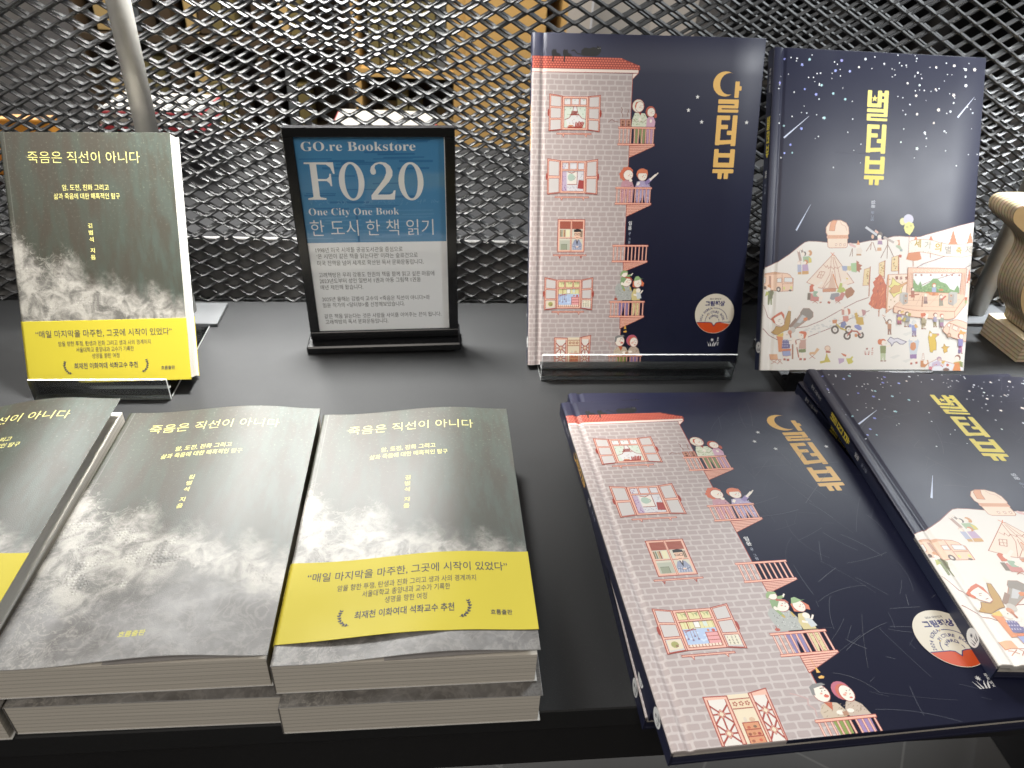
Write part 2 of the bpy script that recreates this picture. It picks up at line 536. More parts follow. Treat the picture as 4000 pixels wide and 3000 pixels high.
    def emit(s, fn, V, F, C, step=0.000012, base=0.00002, slices=None):
        """append faces mapped through fn(u_mm, v_mm, offset_m)"""
        for (col, vs, fs), bb, ly in zip(s.sh, s.bb, s.ly):
            off = base + step * ly
            if slices is not None and bb[0] < slices[-1] and bb[2] > slices[0]:
                for f in fs:
                    polys = [[vs[i] for i in f]]
                    a = min(p[0] for p in polys[0]); b = max(p[0] for p in polys[0])
                    for x in slices:
                        if x <= a or x >= b: continue
                        nxt = []
                        for P in polys:
                            l, r = [], []
                            for i in range(len(P)):
                                p, q = P[i], P[(i+1) % len(P)]
                                if p[0] <= x: l.append(p)
                                if p[0] >= x: r.append(p)
                                if (p[0] - x) * (q[0] - x) < 0:
                                    t = (x - p[0]) / (q[0] - p[0]); m = (x, p[1] + t * (q[1] - p[1]))
                                    l.append(m); r.append(m)
                            for Q in (l, r):
                                if len(Q) >= 3: nxt.append(Q)
                        polys = nxt
                    for P in polys:
                        n = len(V); V += [fn(p[0], p[1], off) for p in P]
                        F.append(tuple(range(n, n + len(P)))); C.append(col)
            else:
                n = len(V); V += [fn(a, b, off) for a, b in vs]
                for f in fs: F.append(tuple(n + i for i in f)); C.append(col)

def orient(V, F, axis):
    """turn the faces so that their normals look along axis"""
    out = []
    ax = Vector(axis)
    for f in F:
        a, b, c = Vector(V[f[0]]), Vector(V[f[1]]), Vector(V[f[2]])
        nn = (b - a).cross(c - a)
        if len(f) > 3: nn += (c - a).cross(Vector(V[f[3]]) - a)
        out.append(f if nn.dot(ax) >= 0 else tuple(reversed(f)))
    return out

RED = '98301f'; FRM = 'ddae9a'; GLS = 'c3bdba'; NAVY = (0.0065, 0.0085, 0.034); MORT = 'bbb1ae'; BRK = 'a79996'
GOLD = (0.74, 0.44, 0.11)

def moon_title(A, col, ox, oy, k=1.0):
    def r(x0, y0, x1, y1): A.poly(col, rr(ox + x0*k, oy + y0*k, ox + x1*k, oy + y1*k, 0.7*k), None)
    def g(pts): A.poly(col, [(ox + x*k, oy + y*k) for x, y in pts])
    # moon for the first consonant (units: mm around x 164..192, y 176..270)
    out = []
    for t in range(15):
        a = R(62 + t * (291 - 62) / 14); out.append((175.6 + 11.3 * math.cos(a), 259.2 + 10.6 * math.sin(a)))
    for t in range(15):
        a = R(286 - t * (286 - 68) / 14); out.append((179.6 + 8.9 * math.cos(a), 259.4 + 9.2 * math.sin(a)))
    g(out)
    r(184.9, 247.6, 188.9, 261.5); r(188.0, 253.8, 191.0, 257.6)
    # rieul
    r(170.4, 242.4, 189.4, 246.2); r(185.6, 238.6, 189.4, 244); r(170.4, 238.6, 189.4, 241.2); r(170.4, 235.0, 174.0, 241.2); r(170.4, 235.0, 189.7, 237.6)
    # ti-eot
    title_rest(r, g)
def title_rest(r, g, dx=0.0):
    r(170.2 + dx, 206.6, 174.6 + dx, 232.4); r(170.2 + dx, 228.5, 182.6 + dx, 232.4); r(170.2 + dx, 220.6, 181.2 + dx, 224.4)
    g([(170.4 + dx, 206.7), (189.5 + dx, 208.3), (189.5 + dx, 211.6), (170.4 + dx, 210.7)])
    r(185.0 + dx, 206.0, 189.5 + dx, 232.7); r(180.6 + dx, 215.6, 186.0 + dx, 219.3)
    # bieup
    r(170.0 + dx, 187.0, 174.3 + dx, 203.2); r(185.2 + dx, 187.0, 189.7 + dx, 203.2); r(170.0 + dx, 195.8, 189.6 + dx, 199.7); r(170.0 + dx, 187.0, 189.6 + dx, 191.2)
    # yu
    r(169.8 + dx, 181.9, 189.8 + dx, 185.5); r(175.0 + dx, 176.7, 179.1 + dx, 183); r(180.9 + dx, 176.7, 185.0 + dx, 183)

def star_title(A, col, ox=0, oy=0, k=1.0):
    D = -76.0
    def r(x0, y0, x1, y1): A.poly(col, rr(ox + x0*k, oy + y0*k, ox + x1*k, oy + y1*k, 0.7*k))
    def g(pts): A.poly(col, [(ox + x*k, oy + y*k) for x, y in pts])
    r(93, 248.2, 97.2, 263.4); r(103, 248.2, 107.2, 263.4); r(93, 248.2, 107.2, 251.6)
    g(star5(100.1, 256.0, 3.3))
    r(109.6, 246.6, 113.8, 263.6); r(105.8, 258.4, 112, 261.2); r(105.8, 253.0, 112, 255.8)
    r(93.2, 243.6, 113.7, 246.9); r(110.0, 239.6, 113.7, 245); r(93.2, 239.6, 113.7, 242.2); r(93.2, 235.8, 97.0, 242); r(93.2, 235.8, 113.7, 238.2)
    title_rest(r, g, D)

def rr(x0, y0, x1, y1, c):
    c = min(c, (x1 - x0) / 3, (y1 - y0) / 3)
    return [(x0+c, y0), (x1-c, y0), (x1-c*.3, y0+c*.3), (x1, y0+c), (x1, y1-c), (x1-c*.3, y1-c*.3), (x1-c, y1), (x0+c, y1), (x0+c*.3, y1-c*.3), (x0, y1-c), (x0, y0+c), (x0+c*.3, y0+c*.3)]
def star5(x, y, r, rot=0.0, q=0.45):
    return [(x + (r if k % 2 == 0 else r * q) * math.sin(rot + k * math.pi / 5), y + (r if k % 2 == 0 else r * q) * math.cos(rot + k * math.pi / 5)) for k in range(10)]

def emblem(A, col, x, y, k=1.0):
    """small publisher emblem: four blades under a star"""
    for dx, lean in ((-2.6, -1.6), (-0.9, -0.9), (0.9, 0.9), (2.6, 1.6)):
        A.poly(col, [(x + k*(dx - .55), y), (x + k*(dx + .55), y), (x + k*(dx + lean * .7 + .25), y + k*2.6), (x + k*(dx + lean * 1.5), y + k*5.0), (x + k*(dx + lean*.5 - .45), y + k*2.6)])
    for j in range(4):
        a = j * math.pi / 4
        A.line(col, 0.4*k, [(x - 1.5*k*math.cos(a), y + k*6.2 - 1.5*k*math.sin(a)), (x + 1.5*k*math.cos(a), y + k*6.2 + 1.5*k*math.sin(a))])

def house_art(scratch):
    A = Art(210, 298)
    rnd = random.Random(3)
    A.rect(MORT, 0.35, 0.35, 90.3, 266, 1)
    row = 0; v = 0.6
    while v < 263:
        u = -rnd.uniform(0, 7) if row % 2 else -3.5 - rnd.uniform(0, 1)
        while u < 89.5:
            a, b = max(u + .5, 0.5), min(u + 7.2, 89.8)
            if b - a > 1.2:
                j = [rnd.uniform(-.25, .25) for _ in range(4)]
                A.poly(BRK, [(a + .5, v + .35 + j[0]), (b - .5, v + .35 + j[1]), (b, v + .9), (b, v + 3.2), (b - .5, v + 3.75 + j[2]), (a + .5, v + 3.75 + j[3]), (a, v + 3.2), (a, v + .9)], 2)
            u += 7.75 + rnd.uniform(-.3, .3)
        v += 4.56; row += 1
    A.line(RED, .55, [(90.3, .4), (90.3, 266)], layer=3)
    # roof
    A.poly('8e3325', [(0.4, 279.2), (79.2, 278.7), (96.4, 272.6), (96.8, 269.4), (.4, 269.2)])
    for r_ in range(5):
        for c_ in range(40):
            u = c_ * 2.45 + (1.2 if r_ % 2 else 0) + .8; vv = 270.4 + r_ * 1.9
            if vv < 278.2 - max(0, (u - 79) * .36) and u < 95.8: A.ell('cf6c58', u, vv, 1.0, .72, 8)
    A.poly('e3d3c8', [(.4, 269.2), (95.4, 269.2), (95.4, 266.6), (.4, 266)]); A.line(RED, .5, [(.4, 266), (95.5, 266.6), (95.5, 269.2)]); A.line(RED, .5, [(.4, 269.2), (96.8, 269.4)])
    A.poly('e3d3c8', [(90.4, 266), (95.2, 266.4), (90.4, 261.6)]); A.line(RED, .4, [(95.2, 266.4), (90.4, 261.6)])
    # black cats on the ridge
    BK = (0.003, 0.003, 0.004)
    A.poly(BK, [(44, 280), (43, 284), (46, 286.5), (51, 286), (54, 287.2), (57, 286.5), (57.5, 288.6), (59, 287), (60.5, 288), (61, 284), (59, 281), (56, 279.6)])
    A.line(BK, .9, [(44, 281), (40, 281.5), (37, 284.5), (34.5, 283.5)])
    for x in (17.5, 27.5):
        A.poly(BK, [(x, 279), (x - .5, 283), (x + 1, 285.2), (x + 2, 284), (x + 3.5, 285), (x + 4, 282), (x + 7, 281), (x + 8, 279)]); A.line(BK, 1.1, [(x + 1, 280), (x + .8, 274.5)])
    A.ell('d8d8d0', 58.2, 286.2, .25, n=6); A.ell('d8d8d0', 59.8, 286.2, .25, n=6)
    # casement windows
    def casement(L, Cn, Rr, sill, rows, glass=GLS, knobs=True):
        for q, lft in ((L, True), (Rr, False)):
            (ax, ay), (bx, by), (cx, cy), (dx, dy) = q      # outer top, inner top, inner bottom, outer bottom
            A.poly(FRM, q); A.line(RED, .55, q, True)
            for i in range(rows):
                t0 = (i + .09) / rows; t1 = (i + .95) / rows
                f = lambda s_, t: (ax + (bx-ax)*s_ + (dx-ax)*t*(1-s_) + (cx-bx)*t*s_, ay + (by-ay)*s_ + (dy-ay)*t*(1-s_) + (cy-by)*t*s_)
                g = [f(.10, t0), f(.91, t0), f(.91, t1), f(.10, t1)]
                A.poly(glass, g); A.line(RED, .4, g, True)
            if knobs:
                mx = ax + (dx - ax) * .5 + (-.5 if lft else .5); my = (ay + dy) / 2
                A.ell(RED, mx, my, 1.0, 3.2, 10)
        (s0, s1, sv) = sill
        A.rect(FRM, s0, sv - .55, s1, sv + .55); A.line(RED, .4, [(s0, sv - .55), (s1, sv - .55), (s1, sv + .55), (s0, sv + .55)], True)
        for x in (s0 + 6, s1 - 5): A.poly(FRM, [(x - 1, sv - .6), (x + 1, sv - .6), (x + .4, sv - 2.8)]); A.line(RED, .35, [(x - 1, sv - .6), (x + .4, sv - 2.8), (x + 1, sv - .6)])
    def inner(x0, y0, x1, y1, top, bg):
        A.rect(bg, x0, y0, x1, y1)
        def fr():
            A.line(FRM, 1.5, [(x0 + .7, y0 + .7), (x1 - .7, y0 + .7), (x1 - .7, y1 - .7), (x0 + .7, y1 - .7)], True)
            A.line(RED, .4, [(x0, y0), (x1, y0), (x1, y1), (x0, y1)], True); A.line(RED, .35, [(x0 + 1.6, y0 + 1.6), (x1 - 1.6, y0 + 1.6), (x1 - 1.6, y1 - 1.6), (x0 + 1.6, y1 - 1.6)], True)
            A.line(RED, 1.7, [(x0 + 1, top), (x1 - 1, top)]); A.line(FRM, 1.0, [(x0 + 1, top), (x1 - 1, top)])
            for t in (1/3, 2/3):
                x = x0 + (x1 - x0) * t; A.line(RED, 1.5, [(x, top), (x, y1 - 1)]); A.line(FRM, .8, [(x, top), (x, y1 - 1)])
        return fr
    # window 1: curtains and books
    fr = inner(27.8, 218, 50.9, 246.1, 238.6, 'd5d3d2')
    for i in range(12): A.ell('b9a4a2', rnd.uniform(33, 46), rnd.uniform(221, 233), .5, n=6)
    A.poly('c9d2c4', [(29, 238), (38, 238), (37, 232), (34, 228), (30, 226.5)]); A.poly('c9d2c4', [(49.6, 238), (40.5, 238), (42, 232), (45.5, 228), (49.4, 227)])
    A.poly('c9d2c4', [(29.4, 226.5), (31.4, 226.5), (33, 220), (29.4, 219.6)]); A.poly('c9d2c4', [(49.4, 226.8), (47.8, 226.5), (46.5, 220), (49.6, 219.6)])
    for q in (((38, 238), (37, 232), (34, 228), (30, 226.5)), ((40.5, 238), (42, 232), (45.5, 228), (49.4, 227))): A.line(RED, .45, q)
    for x, y in ((30.5, 235), (33, 231), (35, 236), (44, 236), (46.5, 231.5), (48, 235), (31, 243), (35, 242), (39, 243), (43, 242), (47, 243)): A.ell('7d9b6c', x, y, .45, n=6)
    A.line(RED, .7, [(34.5, 230.8), (43, 230.8)]); A.rect(RED, 33, 219.6, 46.5, 220.8)
    for i in range(6): A.line('8e3325', .7, [(36 + i * .9, 231.2), (36.6 + i * .9, 234)])
    for i in range(6): A.line('a03a2c', 1.0, [(40 + i * 1.2, 220.6), (40.6 + i * 1.4, 224 + rnd.uniform(0, 1.6))])
    A.poly('c77b3a', [(33.5, 221), (38.5, 221), (38, 222), (34, 222)])
    fr(); casement([(16.1, 247.9), (27.5, 246.4), (27.8, 218), (16, 216.8)], (0, 0), [(61.9, 247.5), (51, 246.3), (50.9, 218), (62.1, 216.6)], (23.1, 54.7, 214.6), 3)
    # window 2: jug and curtain
    fr = inner(27.5, 162.9, 50.8, 191.2, 183.2, 'cfcdd0')
    A.poly('b9a6bb', [(29, 182), (33, 182), (33.5, 170), (34, 165), (29, 164.5)]);
    for i in range(34): A.ell('7a5088', rnd.uniform(29.4, 33.2), rnd.uniform(165, 190), .38, n=5)
    for i in range(60): A.ell(rnd.choice(['9c9aa6', 'aeb4ba']), rnd.uniform(34.5, 49), rnd.uniform(164.6, 181), .45, n=5)
    A.rect('dcd6cc', 34, 170.5, 43, 181.5); A.line(RED, .5, [(34, 170.5), (43, 170.5), (43, 182)]); A.ell('a9bcae', 37.4, 176.8, 3.1, 3.3, 14); A.line('8a9c8c', .5, [(40.3, 178), (41.4, 176.6), (40, 174.6)])
    A.poly('9c3b38', [(43.5, 167), (49.4, 166.5), (49.4, 174), (44.6, 174.5)]); A.line(RED, .6, [(34.5, 181.5), (38, 180.4), (41, 181.7)])
    fr(); casement([(15.4, 192.8), (27.2, 191.4), (27.5, 163), (15.8, 161.6)], (0, 0), [(61.6, 192.8), (50.9, 191.2), (50.8, 162.8), (62.1, 161.8)], (23, 54.3, 159.1), 2)
    # window 3: the man in glasses
    A.rect(FRM, 26.4, 109.2, 51.6, 139); A.line(RED, .6, [(26.4, 109.2), (51.6, 109.2), (51.6, 139), (26.4, 139)], True)
    for x0, x1 in ((28.2, 38.2), (39.8, 50)):
        A.rect('c9c4b4', x0, 111, x1, 137.4); A.rect('a45a48', x0, 130.4, x1, 137.4)
        for i in range(6): A.line('7e3324', .35, [(x0, 131 + i * 1.1), (x1, 131 + i * 1.1)])
    A.line(FRM, 1.0, [(28.2, 122.4), (50, 122.4)]); A.line(RED, .35, [(28.2, 121.9), (50, 121.9)])
    for i, x in enumerate((29, 30.3, 31.8, 33)): A.line(['8a6b4a', '6f7a66', 'b59c72', '94522f'][i], 1.0, [(x, 123.2), (x, 129.6)])
    A.rect('d9d3b0', 34.2, 123.2, 37.6, 129.6); A.rect('aeb0a0', 28.4, 111.2, 38, 120); A.rect('8f947f', 29.5, 111.2, 35.2, 116.4); A.line('59604f', .3, [(29.5, 116.4), (35.2, 116.4), (35.2, 111.2)])
    for x in (47.2, 48.3, 49.3): A.line('7a5a40', .8, [(x, 123), (x, 129)])
    A.poly('8d93a8', [(40.4, 111.2), (40.2, 116), (42.2, 120.4), (47.2, 120.4), (49.4, 116), (49.2, 111.2)]); A.poly('2c2432', [(43.4, 120.8), (46.2, 120.8), (44.8, 115.4)]); A.poly('d8cdc6', [(44.2, 121), (45.5, 121), (44.8, 118.6)])
    for i in range(5): A.line('c9cbd8', .35, [(40.8 + i * 1.7, 111.6), (41.6 + i * 1.6, 115.5)])
    A.line('6a6f86', .6, [(40.6, 114.6), (45, 113.2), (49, 115)]); A.ell('e2c3ae', 45, 114, 1.3, .7, 8)
    A.poly('dfb9a0', [(41.9, 129), (47.9, 129), (47.6, 123.5), (45.6, 121), (44, 121), (42, 123.5)]); A.poly((.012, .011, .012), [(41.6, 127.6), (41.7, 129.8), (45, 130.6), (48.3, 129.8), (48.2, 127.8)])
    for x in (43.3, 46.3): A.line('5a3a30', .4, [(x - 1.1, 124.9), (x + 1.1, 124.9), (x + 1.1, 126.3), (x - 1.1, 126.3)], True)
    A.line('8a3a2c', .4, [(43.6, 122.5), (46, 122.5)])
    A.line(RED, 1.3, [(39, 109.5), (39, 138.7)]); A.line(FRM, .8, [(39, 109.5), (39, 138.7)])
    A.rect(FRM, 22.6, 105.6, 54, 106.7); A.line(RED, .4, [(22.6, 105.6), (54, 105.6), (54, 106.7), (22.6, 106.7)], True)
    for x in (28.6, 49): A.line(RED, .7, [(x - .8, 105.6), (x, 103.4), (x + .8, 105.6)])
    # window 4: nursery
    fr = inner(26.7, 55.7, 50.1, 83, 75.3, 'd5cf9c')
    for i in range(8): A.line('b9ad60', .25, [(28 + i * 2.8, 69), (28 + i * 2.8, 75)])
    A.rect('a9bcd9', 28.4, 58.5, 48.6, 69.6)
    for i in range(14): A.ell('c3d2e6', rnd.uniform(29, 48), rnd.uniform(59, 69), 1.0, .6, 6)
    for x0 in (29.5, 36.4, 43.2): A.line('8a8468', .35, [(x0, 81.4), (x0 + 2.4, 79.8), (x0 + 5.2, 81)]); A.poly('b5b37c', [(x0 + 1, 80.6), (x0 + 2.6, 80), (x0 + 1.9, 77.6)]); A.poly('97a276', [(x0 + 3, 80), (x0 + 4.6, 80.6), (x0 + 3.9, 77.8)])
    A.rect('e3dfda', 36.4, 70.2, 39.8, 74.4); A.rect('c9d4cc', 42, 71, 44.4, 74.4); A.line('8a7a70', .3, [(36.4, 70.2), (39.8, 70.2), (39.8, 74.4), (36.4, 74.4)], True)
    A.line(RED, .5, [(32.5, 75), (32.5, 68.6)]); A.line(RED, .5, [(28.8, 68.6), (36.6, 69)]); A.line(RED, .4, [(29.5, 67.4), (35.6, 70)])
    for x, y in ((30, 63), (32.6, 62), (34.4, 64.6), (36, 62.6)): A.line('8a5a5a', .25, [(x, 68.5), (x, y)]); A.poly('7d5a78', star5(x, y, .9))
    A.rect('d99a9a', 41.2, 59, 48.4, 66.6); A.line(RED, .4, [(41.2, 59), (48.4, 59), (48.4, 66.6), (41.2, 66.6)], True)
    for yy in (61.4, 64): A.line(RED, .35, [(41.2, yy), (48.4, yy)])
    A.ell('c97a4c', 43.4, 68, .8); A.ell('c05a4c', 46.4, 67.8, 1.1, 1.0); A.rect('e0ccb8', 28.4, 57.2, 48.6, 59.2)
    for i in range(11): A.line('9a4a3a', .4, [(29 + i * 1.9, 56.6), (29 + i * 1.9, 59.2)])
    fr(); casement([(15.1, 85.3), (26.6, 83), (26.9, 55.7), (15, 54.4)], (0, 0), [(61.2, 85.2), (50.2, 83.1), (50.1, 55.8), (61.2, 54.3)], (22.5, 53.4, 52.4), 3)
    A.poly('d6c9b0', [(17, 56.4), (25.2, 57.2), (25.2, 63.2), (17, 63)]); A.ell('9b9a5c', 21, 60, 2.3, 2.2, 9); A.ell('8a6a4c', 22, 59, 1.0, .8, 7)
    A.poly('d9d2bd', [(51.8, 57.2), (59.4, 56.6), (59.4, 63.6), (51.8, 63.4)])
    for k, ch in enumerate('123456789'): A.text('57503c', ch, 52.6 + (k % 3) * 2.2, 61.4 - (k // 3) * 2.0, h=2.1, bold=.01)
    # window 5: lattice doors (cut by the bottom edge)
    A.rect('d9cbb0', 38, .4, 51, 27.3)
    for q in ([(25.6, 27.2), (38.4, 26.8), (38.8, .4), (26, .4)], [(61.2, 29.2), (50.6, 27.2), (51, .4), (60.4, .4)]):
        (ax, ay), (bx, by) = q[0], q[1]; (cx, cy), (dx, dy) = q[2], q[3]
        A.poly(FRM, q); A.line(RED, .6, q, True)
        s_ = 1 if ax < bx else -1
        x0, x1 = sorted((ax + s_ * 1.6, bx - s_ * 1.6)); xm = (x0 + x1) / 2
        A.rect('d8d2ca', x0, .4, x1, min(ay, by) - 1.6)
        for yy in (6.5, 17.0):
            A.poly('d9cbb0', [(xm, yy + 2.2), (xm + 2, yy), (xm, yy - 2.2), (xm - 2, yy)]); A.line(RED, .9, [(xm, yy + 2.2), (xm + 2, yy), (xm, yy - 2.2), (xm - 2, yy)], True); A.line(FRM, .4, [(xm, yy + 2.2), (xm + 2, yy), (xm, yy - 2.2), (xm - 2, yy)], True)
            for sx, sy in ((-1, 1), (1, 1), (-1, -1), (1, -1)): A.line(RED, .9, [(xm + sx * 1, yy + sy * 1.1), (xm + sx * (x1 - x0) / 2, yy + sy * 5)])
            A.line(RED, .9, [(x0, yy), (xm - 2, yy)]); A.line(RED, .9, [(xm + 2, yy), (x1, yy)])
        A.line(RED, .9, [(xm, 8.7), (xm, 14.8)]); A.line(RED, .5, [(x0, .4), (x0, ay - 1.8)]); A.line(RED, .5, [(x1, .4), (x1, by - 1.8)])
    A.rect('d8c4a4', 39.2, 19.4, 50, 24.4); A.line(RED, .5, [(39, 19.2), (50.2, 19.2)]); A.line(RED, .5, [(39, 24.6), (50.2, 24.6)])
    for i, x in enumerate((41.2, 44.6, 48)):
        for j in range(5):
            a = j * 1.256; A.ell(RED, x + .95 * math.cos(a), 21.9 + .95 * math.sin(a), .5, n=6)
    A.rect('c98a62', 41, .4, 49.5, 11.4); A.line(RED, .5, [(41, .4), (41, 11.4), (49.5, 11.4), (49.5, .4)])
    for yy in (4, 7.6): A.line(RED, .5, [(41, yy), (49.5, yy)])
    for x, y, c_ in ((42.6, 5.2, '8a4a30'), (45, 5.4, 'a8683c'), (47.6, 5.2, '9b3b2c'), (43.4, 8.8, 'b0563a'), (46.8, 9, '7a5a40'), (43, 1.6, '9b5a3a'), (47, 1.8, 'c05a3a')): A.ell(c_, x, y, 1.0, .8, 7)
    A.ell('cdbfae', 43.2, 13, .9, 1.5, 8); A.ell('c9a98c', 46.8, 12.8, 1.6, 1.3, 9)
    # balconies
    def balcony(x0, x1, y0, y1, back=()):
        for b in back: b()
        for i in range(10):
            x = x0 + 1.2 + i * (x1 - x0 - 2.4) / 9; A.line(RED, 1.35, [(x, y0 + 1), (x + .1, y1 - 1)]); A.line(FRM if x > 90 else 'ddb3a2', .85, [(x, y0 + 1), (x + .1, y1 - 1)])
        for y in (y0 + .7, y1 - .7): A.line(RED, 1.9, [(x0 - .3, y), (x1 + .6, y)]); A.line('e6ab94', 1.2, [(x0 - .1, y), (x1 + .3, y)])
    def under(x0, xr, yt, yb):
        A.poly('e0ab96', [(x0, yt), (xr, yt + .4), (x0 + .2, yb)]); A.line(RED, .5, [(x0, yt), (xr, yt + .4), (x0 + .2, yb)], True)
        for i in range(1, 7):
            t = i / 7.5; A.line(RED, .35, [(x0, yt + (yb - yt) * t), (x0 + (xr - x0) * (1 - t) - .8, yt + (yb - yt) * t + .4 * (1 - t))])
    SKN = 'e6dccf'
    plain_ell = A.ell
    def ringed(col, x, y, rx, ry=None, n=14, layer=None):
        plain_ell(col, x, y, rx, ry, n, layer)
        if col == SKN and rx > 3: A.line(RED, .32, [(x + rx * math.cos(.35 * k), y + (ry or rx) * math.sin(.35 * k)) for k in range(18)], True)
    A.ell = ringed
    def eyes(x, y, s=1.0, d=1): A.ell('4a2a22', x, y, .32*s, n=6); A.ell('4a2a22', x + 1.7*s*d, y + .2, .32*s, n=6); A.line('8e3a2c', .35*s, [(x + .6*d, y - 2*s), (x + 1.4*s*d, y - 1.8*s)]); A.ell('dc9a86', x - .9*d, y - 1.2*s, .7*s, .5*s, 7)
    # 1 hooded figure + child, speakers
    A.poly('7f8a5a', [(93.5, 221), (104.6, 221), (103.8, 207), (100.4, 207), (99.5, 216), (98, 207), (94.2, 207)]); A.poly('b390a8', [(105.5, 221), (112, 221), (111.2, 207), (109.2, 207), (108.8, 216), (107.5, 207), (106, 207)])
    A.poly('cfd2bd', [(91.4, 221.6), (92, 228), (94, 233.4), (103, 233), (106.2, 228), (105.4, 221.6)])
    for i in range(26): A.ell('8a9a66', rnd.uniform(92.6, 105), rnd.uniform(222.4, 232), .42, n=5)
    A.ell('d8d5c4', 96.7, 239.2, 5.5, 5.7, 16); A.line(RED, .45, [(96.7 + 5.5*math.cos(t*.45), 239.2 + 5.7*math.sin(t*.45)) for t in range(15)]); A.ell(SKN, 98, 238.6, 3.9, 4.4, 14); A.poly('c05a3e', [(94.4, 236.4), (95.3, 241), (97, 242.6), (94.6, 242.4), (93.6, 239)]); eyes(99.2, 239.4)
    A.poly(RED, [(97.6, 233.4), (100.2, 233.4), (99, 231)]); A.ell(SKN, 98.8, 227.6, 1.3, 2.0, 8); A.line('9a8a70', .4, [(92.4, 228), (95.5, 225.4), (98.4, 226.6)]); A.line('9a8a70', .4, [(105, 228), (102, 225.4), (99.4, 226.6)])
    A.poly('c9a0b4', [(104.8, 221.6), (105.2, 228), (107, 230.4), (111.2, 230), (113.2, 226), (112.6, 221.6)]); A.ell('b0503a', 108.2, 234.6, 4.5, 4.8, 14); A.ell('b0503a', 113, 231.2, 1.4, 2.2, 8); A.ell(SKN, 108.8, 234, 3.6, 3.9, 13); eyes(109.8, 234.6, .85); A.ell(SKN, 109, 226.6, 1.1, 1.6, 8)
    for x in (81, 86.5): A.rect('b3826c', x, 221.4, x + 4.4, 227.6); A.line(RED, .4, [(x, 221.4), (x + 4.4, 221.4), (x + 4.4, 227.6), (x, 227.6)], True); A.ell('6d3a2c', x + 2.2, 225.6, .9); A.ell('6d3a2c', x + 2.2, 223, 1.1)
    A.line('7a4038', .4, [(81, 238), (82.5, 236), (81.6, 233.6), (83, 231.4), (82.4, 229.4)]); A.line('7a4038', .4, [(87.4, 236.4), (88, 234.4), (87, 232.4), (87.6, 230)]); A.line('7a4038', .4, [(70, 225), (73, 227.5), (75.5, 225.8), (79, 225.4)])
    balcony(79.5, 113, 205.4, 221.2); under(90.1, 113.8, 204.8, 194.6)
    # 2 curly woman + pointing girl
    A.poly('b98a94', [(84, 168.6), (85, 173.6), (89, 175), (94.6, 173.6), (96.4, 168.6), (95.6, 154), (92.4, 154), (90.4, 163), (88, 154), (85, 154)]); A.poly('a79bb8', [(97.6, 168.8), (99, 173.4), (103, 174.6), (108, 173.6), (112.4, 168.8), (110.6, 154), (107.6, 154), (105.4, 163), (102.6, 154), (99.6, 154)])
    for i in range(40): A.ell(rnd.choice(['c9a0b0', 'd4b9c6', '6a2a3a']), rnd.uniform(85, 95.5), rnd.uniform(155, 173), .42, n=5); A.ell(rnd.choice(['c6bcd6', '5a4a80', 'b58aa8']), rnd.uniform(98.6, 111), rnd.uniform(155, 172.6), .42, n=5)
    for x, y in ((85.4, 182.4), (87, 184.6), (89.6, 185), (84, 180), (84.6, 177.6), (86.6, 176), (91.6, 184.4), (93, 183)): A.ell('c8684a', x, y, 1.9, 1.8, 9)
    A.ell(SKN, 90.6, 179.4, 4.5, 4.6, 14); eyes(92, 180); A.ell(SKN, 93, 174.6, 1.6, 1.4, 8)
    A.ell('cf7450', 103.6, 180.4, 5.4, 4.9, 14); A.ell(SKN, 104, 178.6, 4.4, 4.3, 14); A.poly('cf7450', [(99.2, 181), (109, 181), (108.2, 184), (100, 184)]); eyes(105, 179.2)
    A.line('8d7aa8', 3.2, [(107, 171.6), (112, 176)]); A.line(SKN, 1.9, [(111, 175), (116.6, 180)]); A.line(SKN, .9, [(116.4, 179.4), (118.6, 181.6)]); A.line(SKN, 2, [(99.4, 170.4), (101.4, 173)])
    balcony(79.4, 113, 153, 168.5); under(90.1, 113.6, 152.4, 142)
    # 3 empty
    balcony(78.8, 112.6, 99.8, 115.8); under(89.8, 113.3, 99.4, 90.6)
    # 4 family
    A.poly('7a6f9c', [(87.4, 62.6), (97, 62.6), (96, 47.8), (93.4, 47.8), (92.2, 58), (90.6, 47.8), (88, 47.8)]); A.poly('cdbf8c', [(100.4, 63), (108.6, 63), (107, 47.8), (104.6, 47.8), (104, 57), (102.4, 47.8), (100.6, 47.8)])
    for i in range(16): A.ell('9a8a50', rnd.uniform(101, 107.6), rnd.uniform(49, 62), .4, n=5)
    A.poly('a3a5a0', [(85.2, 63.4), (83.4, 71), (83, 76), (86, 79.6), (97, 78), (100, 72), (99, 63.4)]);
    for i in range(60): x = rnd.uniform(85.6, 98.6); y = rnd.uniform(64, 77); A.line(rnd.choice(['c9cac6', '5f625f']), .3, [(x, y), (x + rnd.uniform(-.9, .9), y + rnd.uniform(-.9, .9))])
    A.ell(SKN, 93.6, 81.6, 5.2, 5.0, 15); A.poly('7d9a6a', [(87.8, 80), (88.4, 85.4), (92.6, 87.2), (97, 86), (94, 84.4), (91, 80), (89.4, 76.4)]); A.line('b0503a', 1.4, [(92.4, 85.4), (97.6, 84.6), (99, 82.6)]); eyes(95.2, 82.4, 1.1); A.ell(SKN, 89.6, 79.4, 1.2, 1.5, 8)
    A.ell(SKN, 91.4, 88.6, 3.2, 3.0, 12); A.poly('86a06a', [(87.2, 86.4), (87.8, 89.6), (90, 92), (94, 91.6), (95, 90), (90.6, 89.6), (88.6, 87.4)]); A.line('86a06a', 1.8, [(94, 86.8), (98.4, 87.6)]); A.line(SKN, 1.0, [(98, 87.4), (99.6, 89.4)]); A.line('86a06a', 2.0, [(90, 77.6), (92, 73.4)]); A.line('b9a04c', 1.4, [(91.4, 74.4), (92.4, 72.4)]); A.line('b9a04c', 1.4, [(97.6, 76), (98.6, 72.6)])
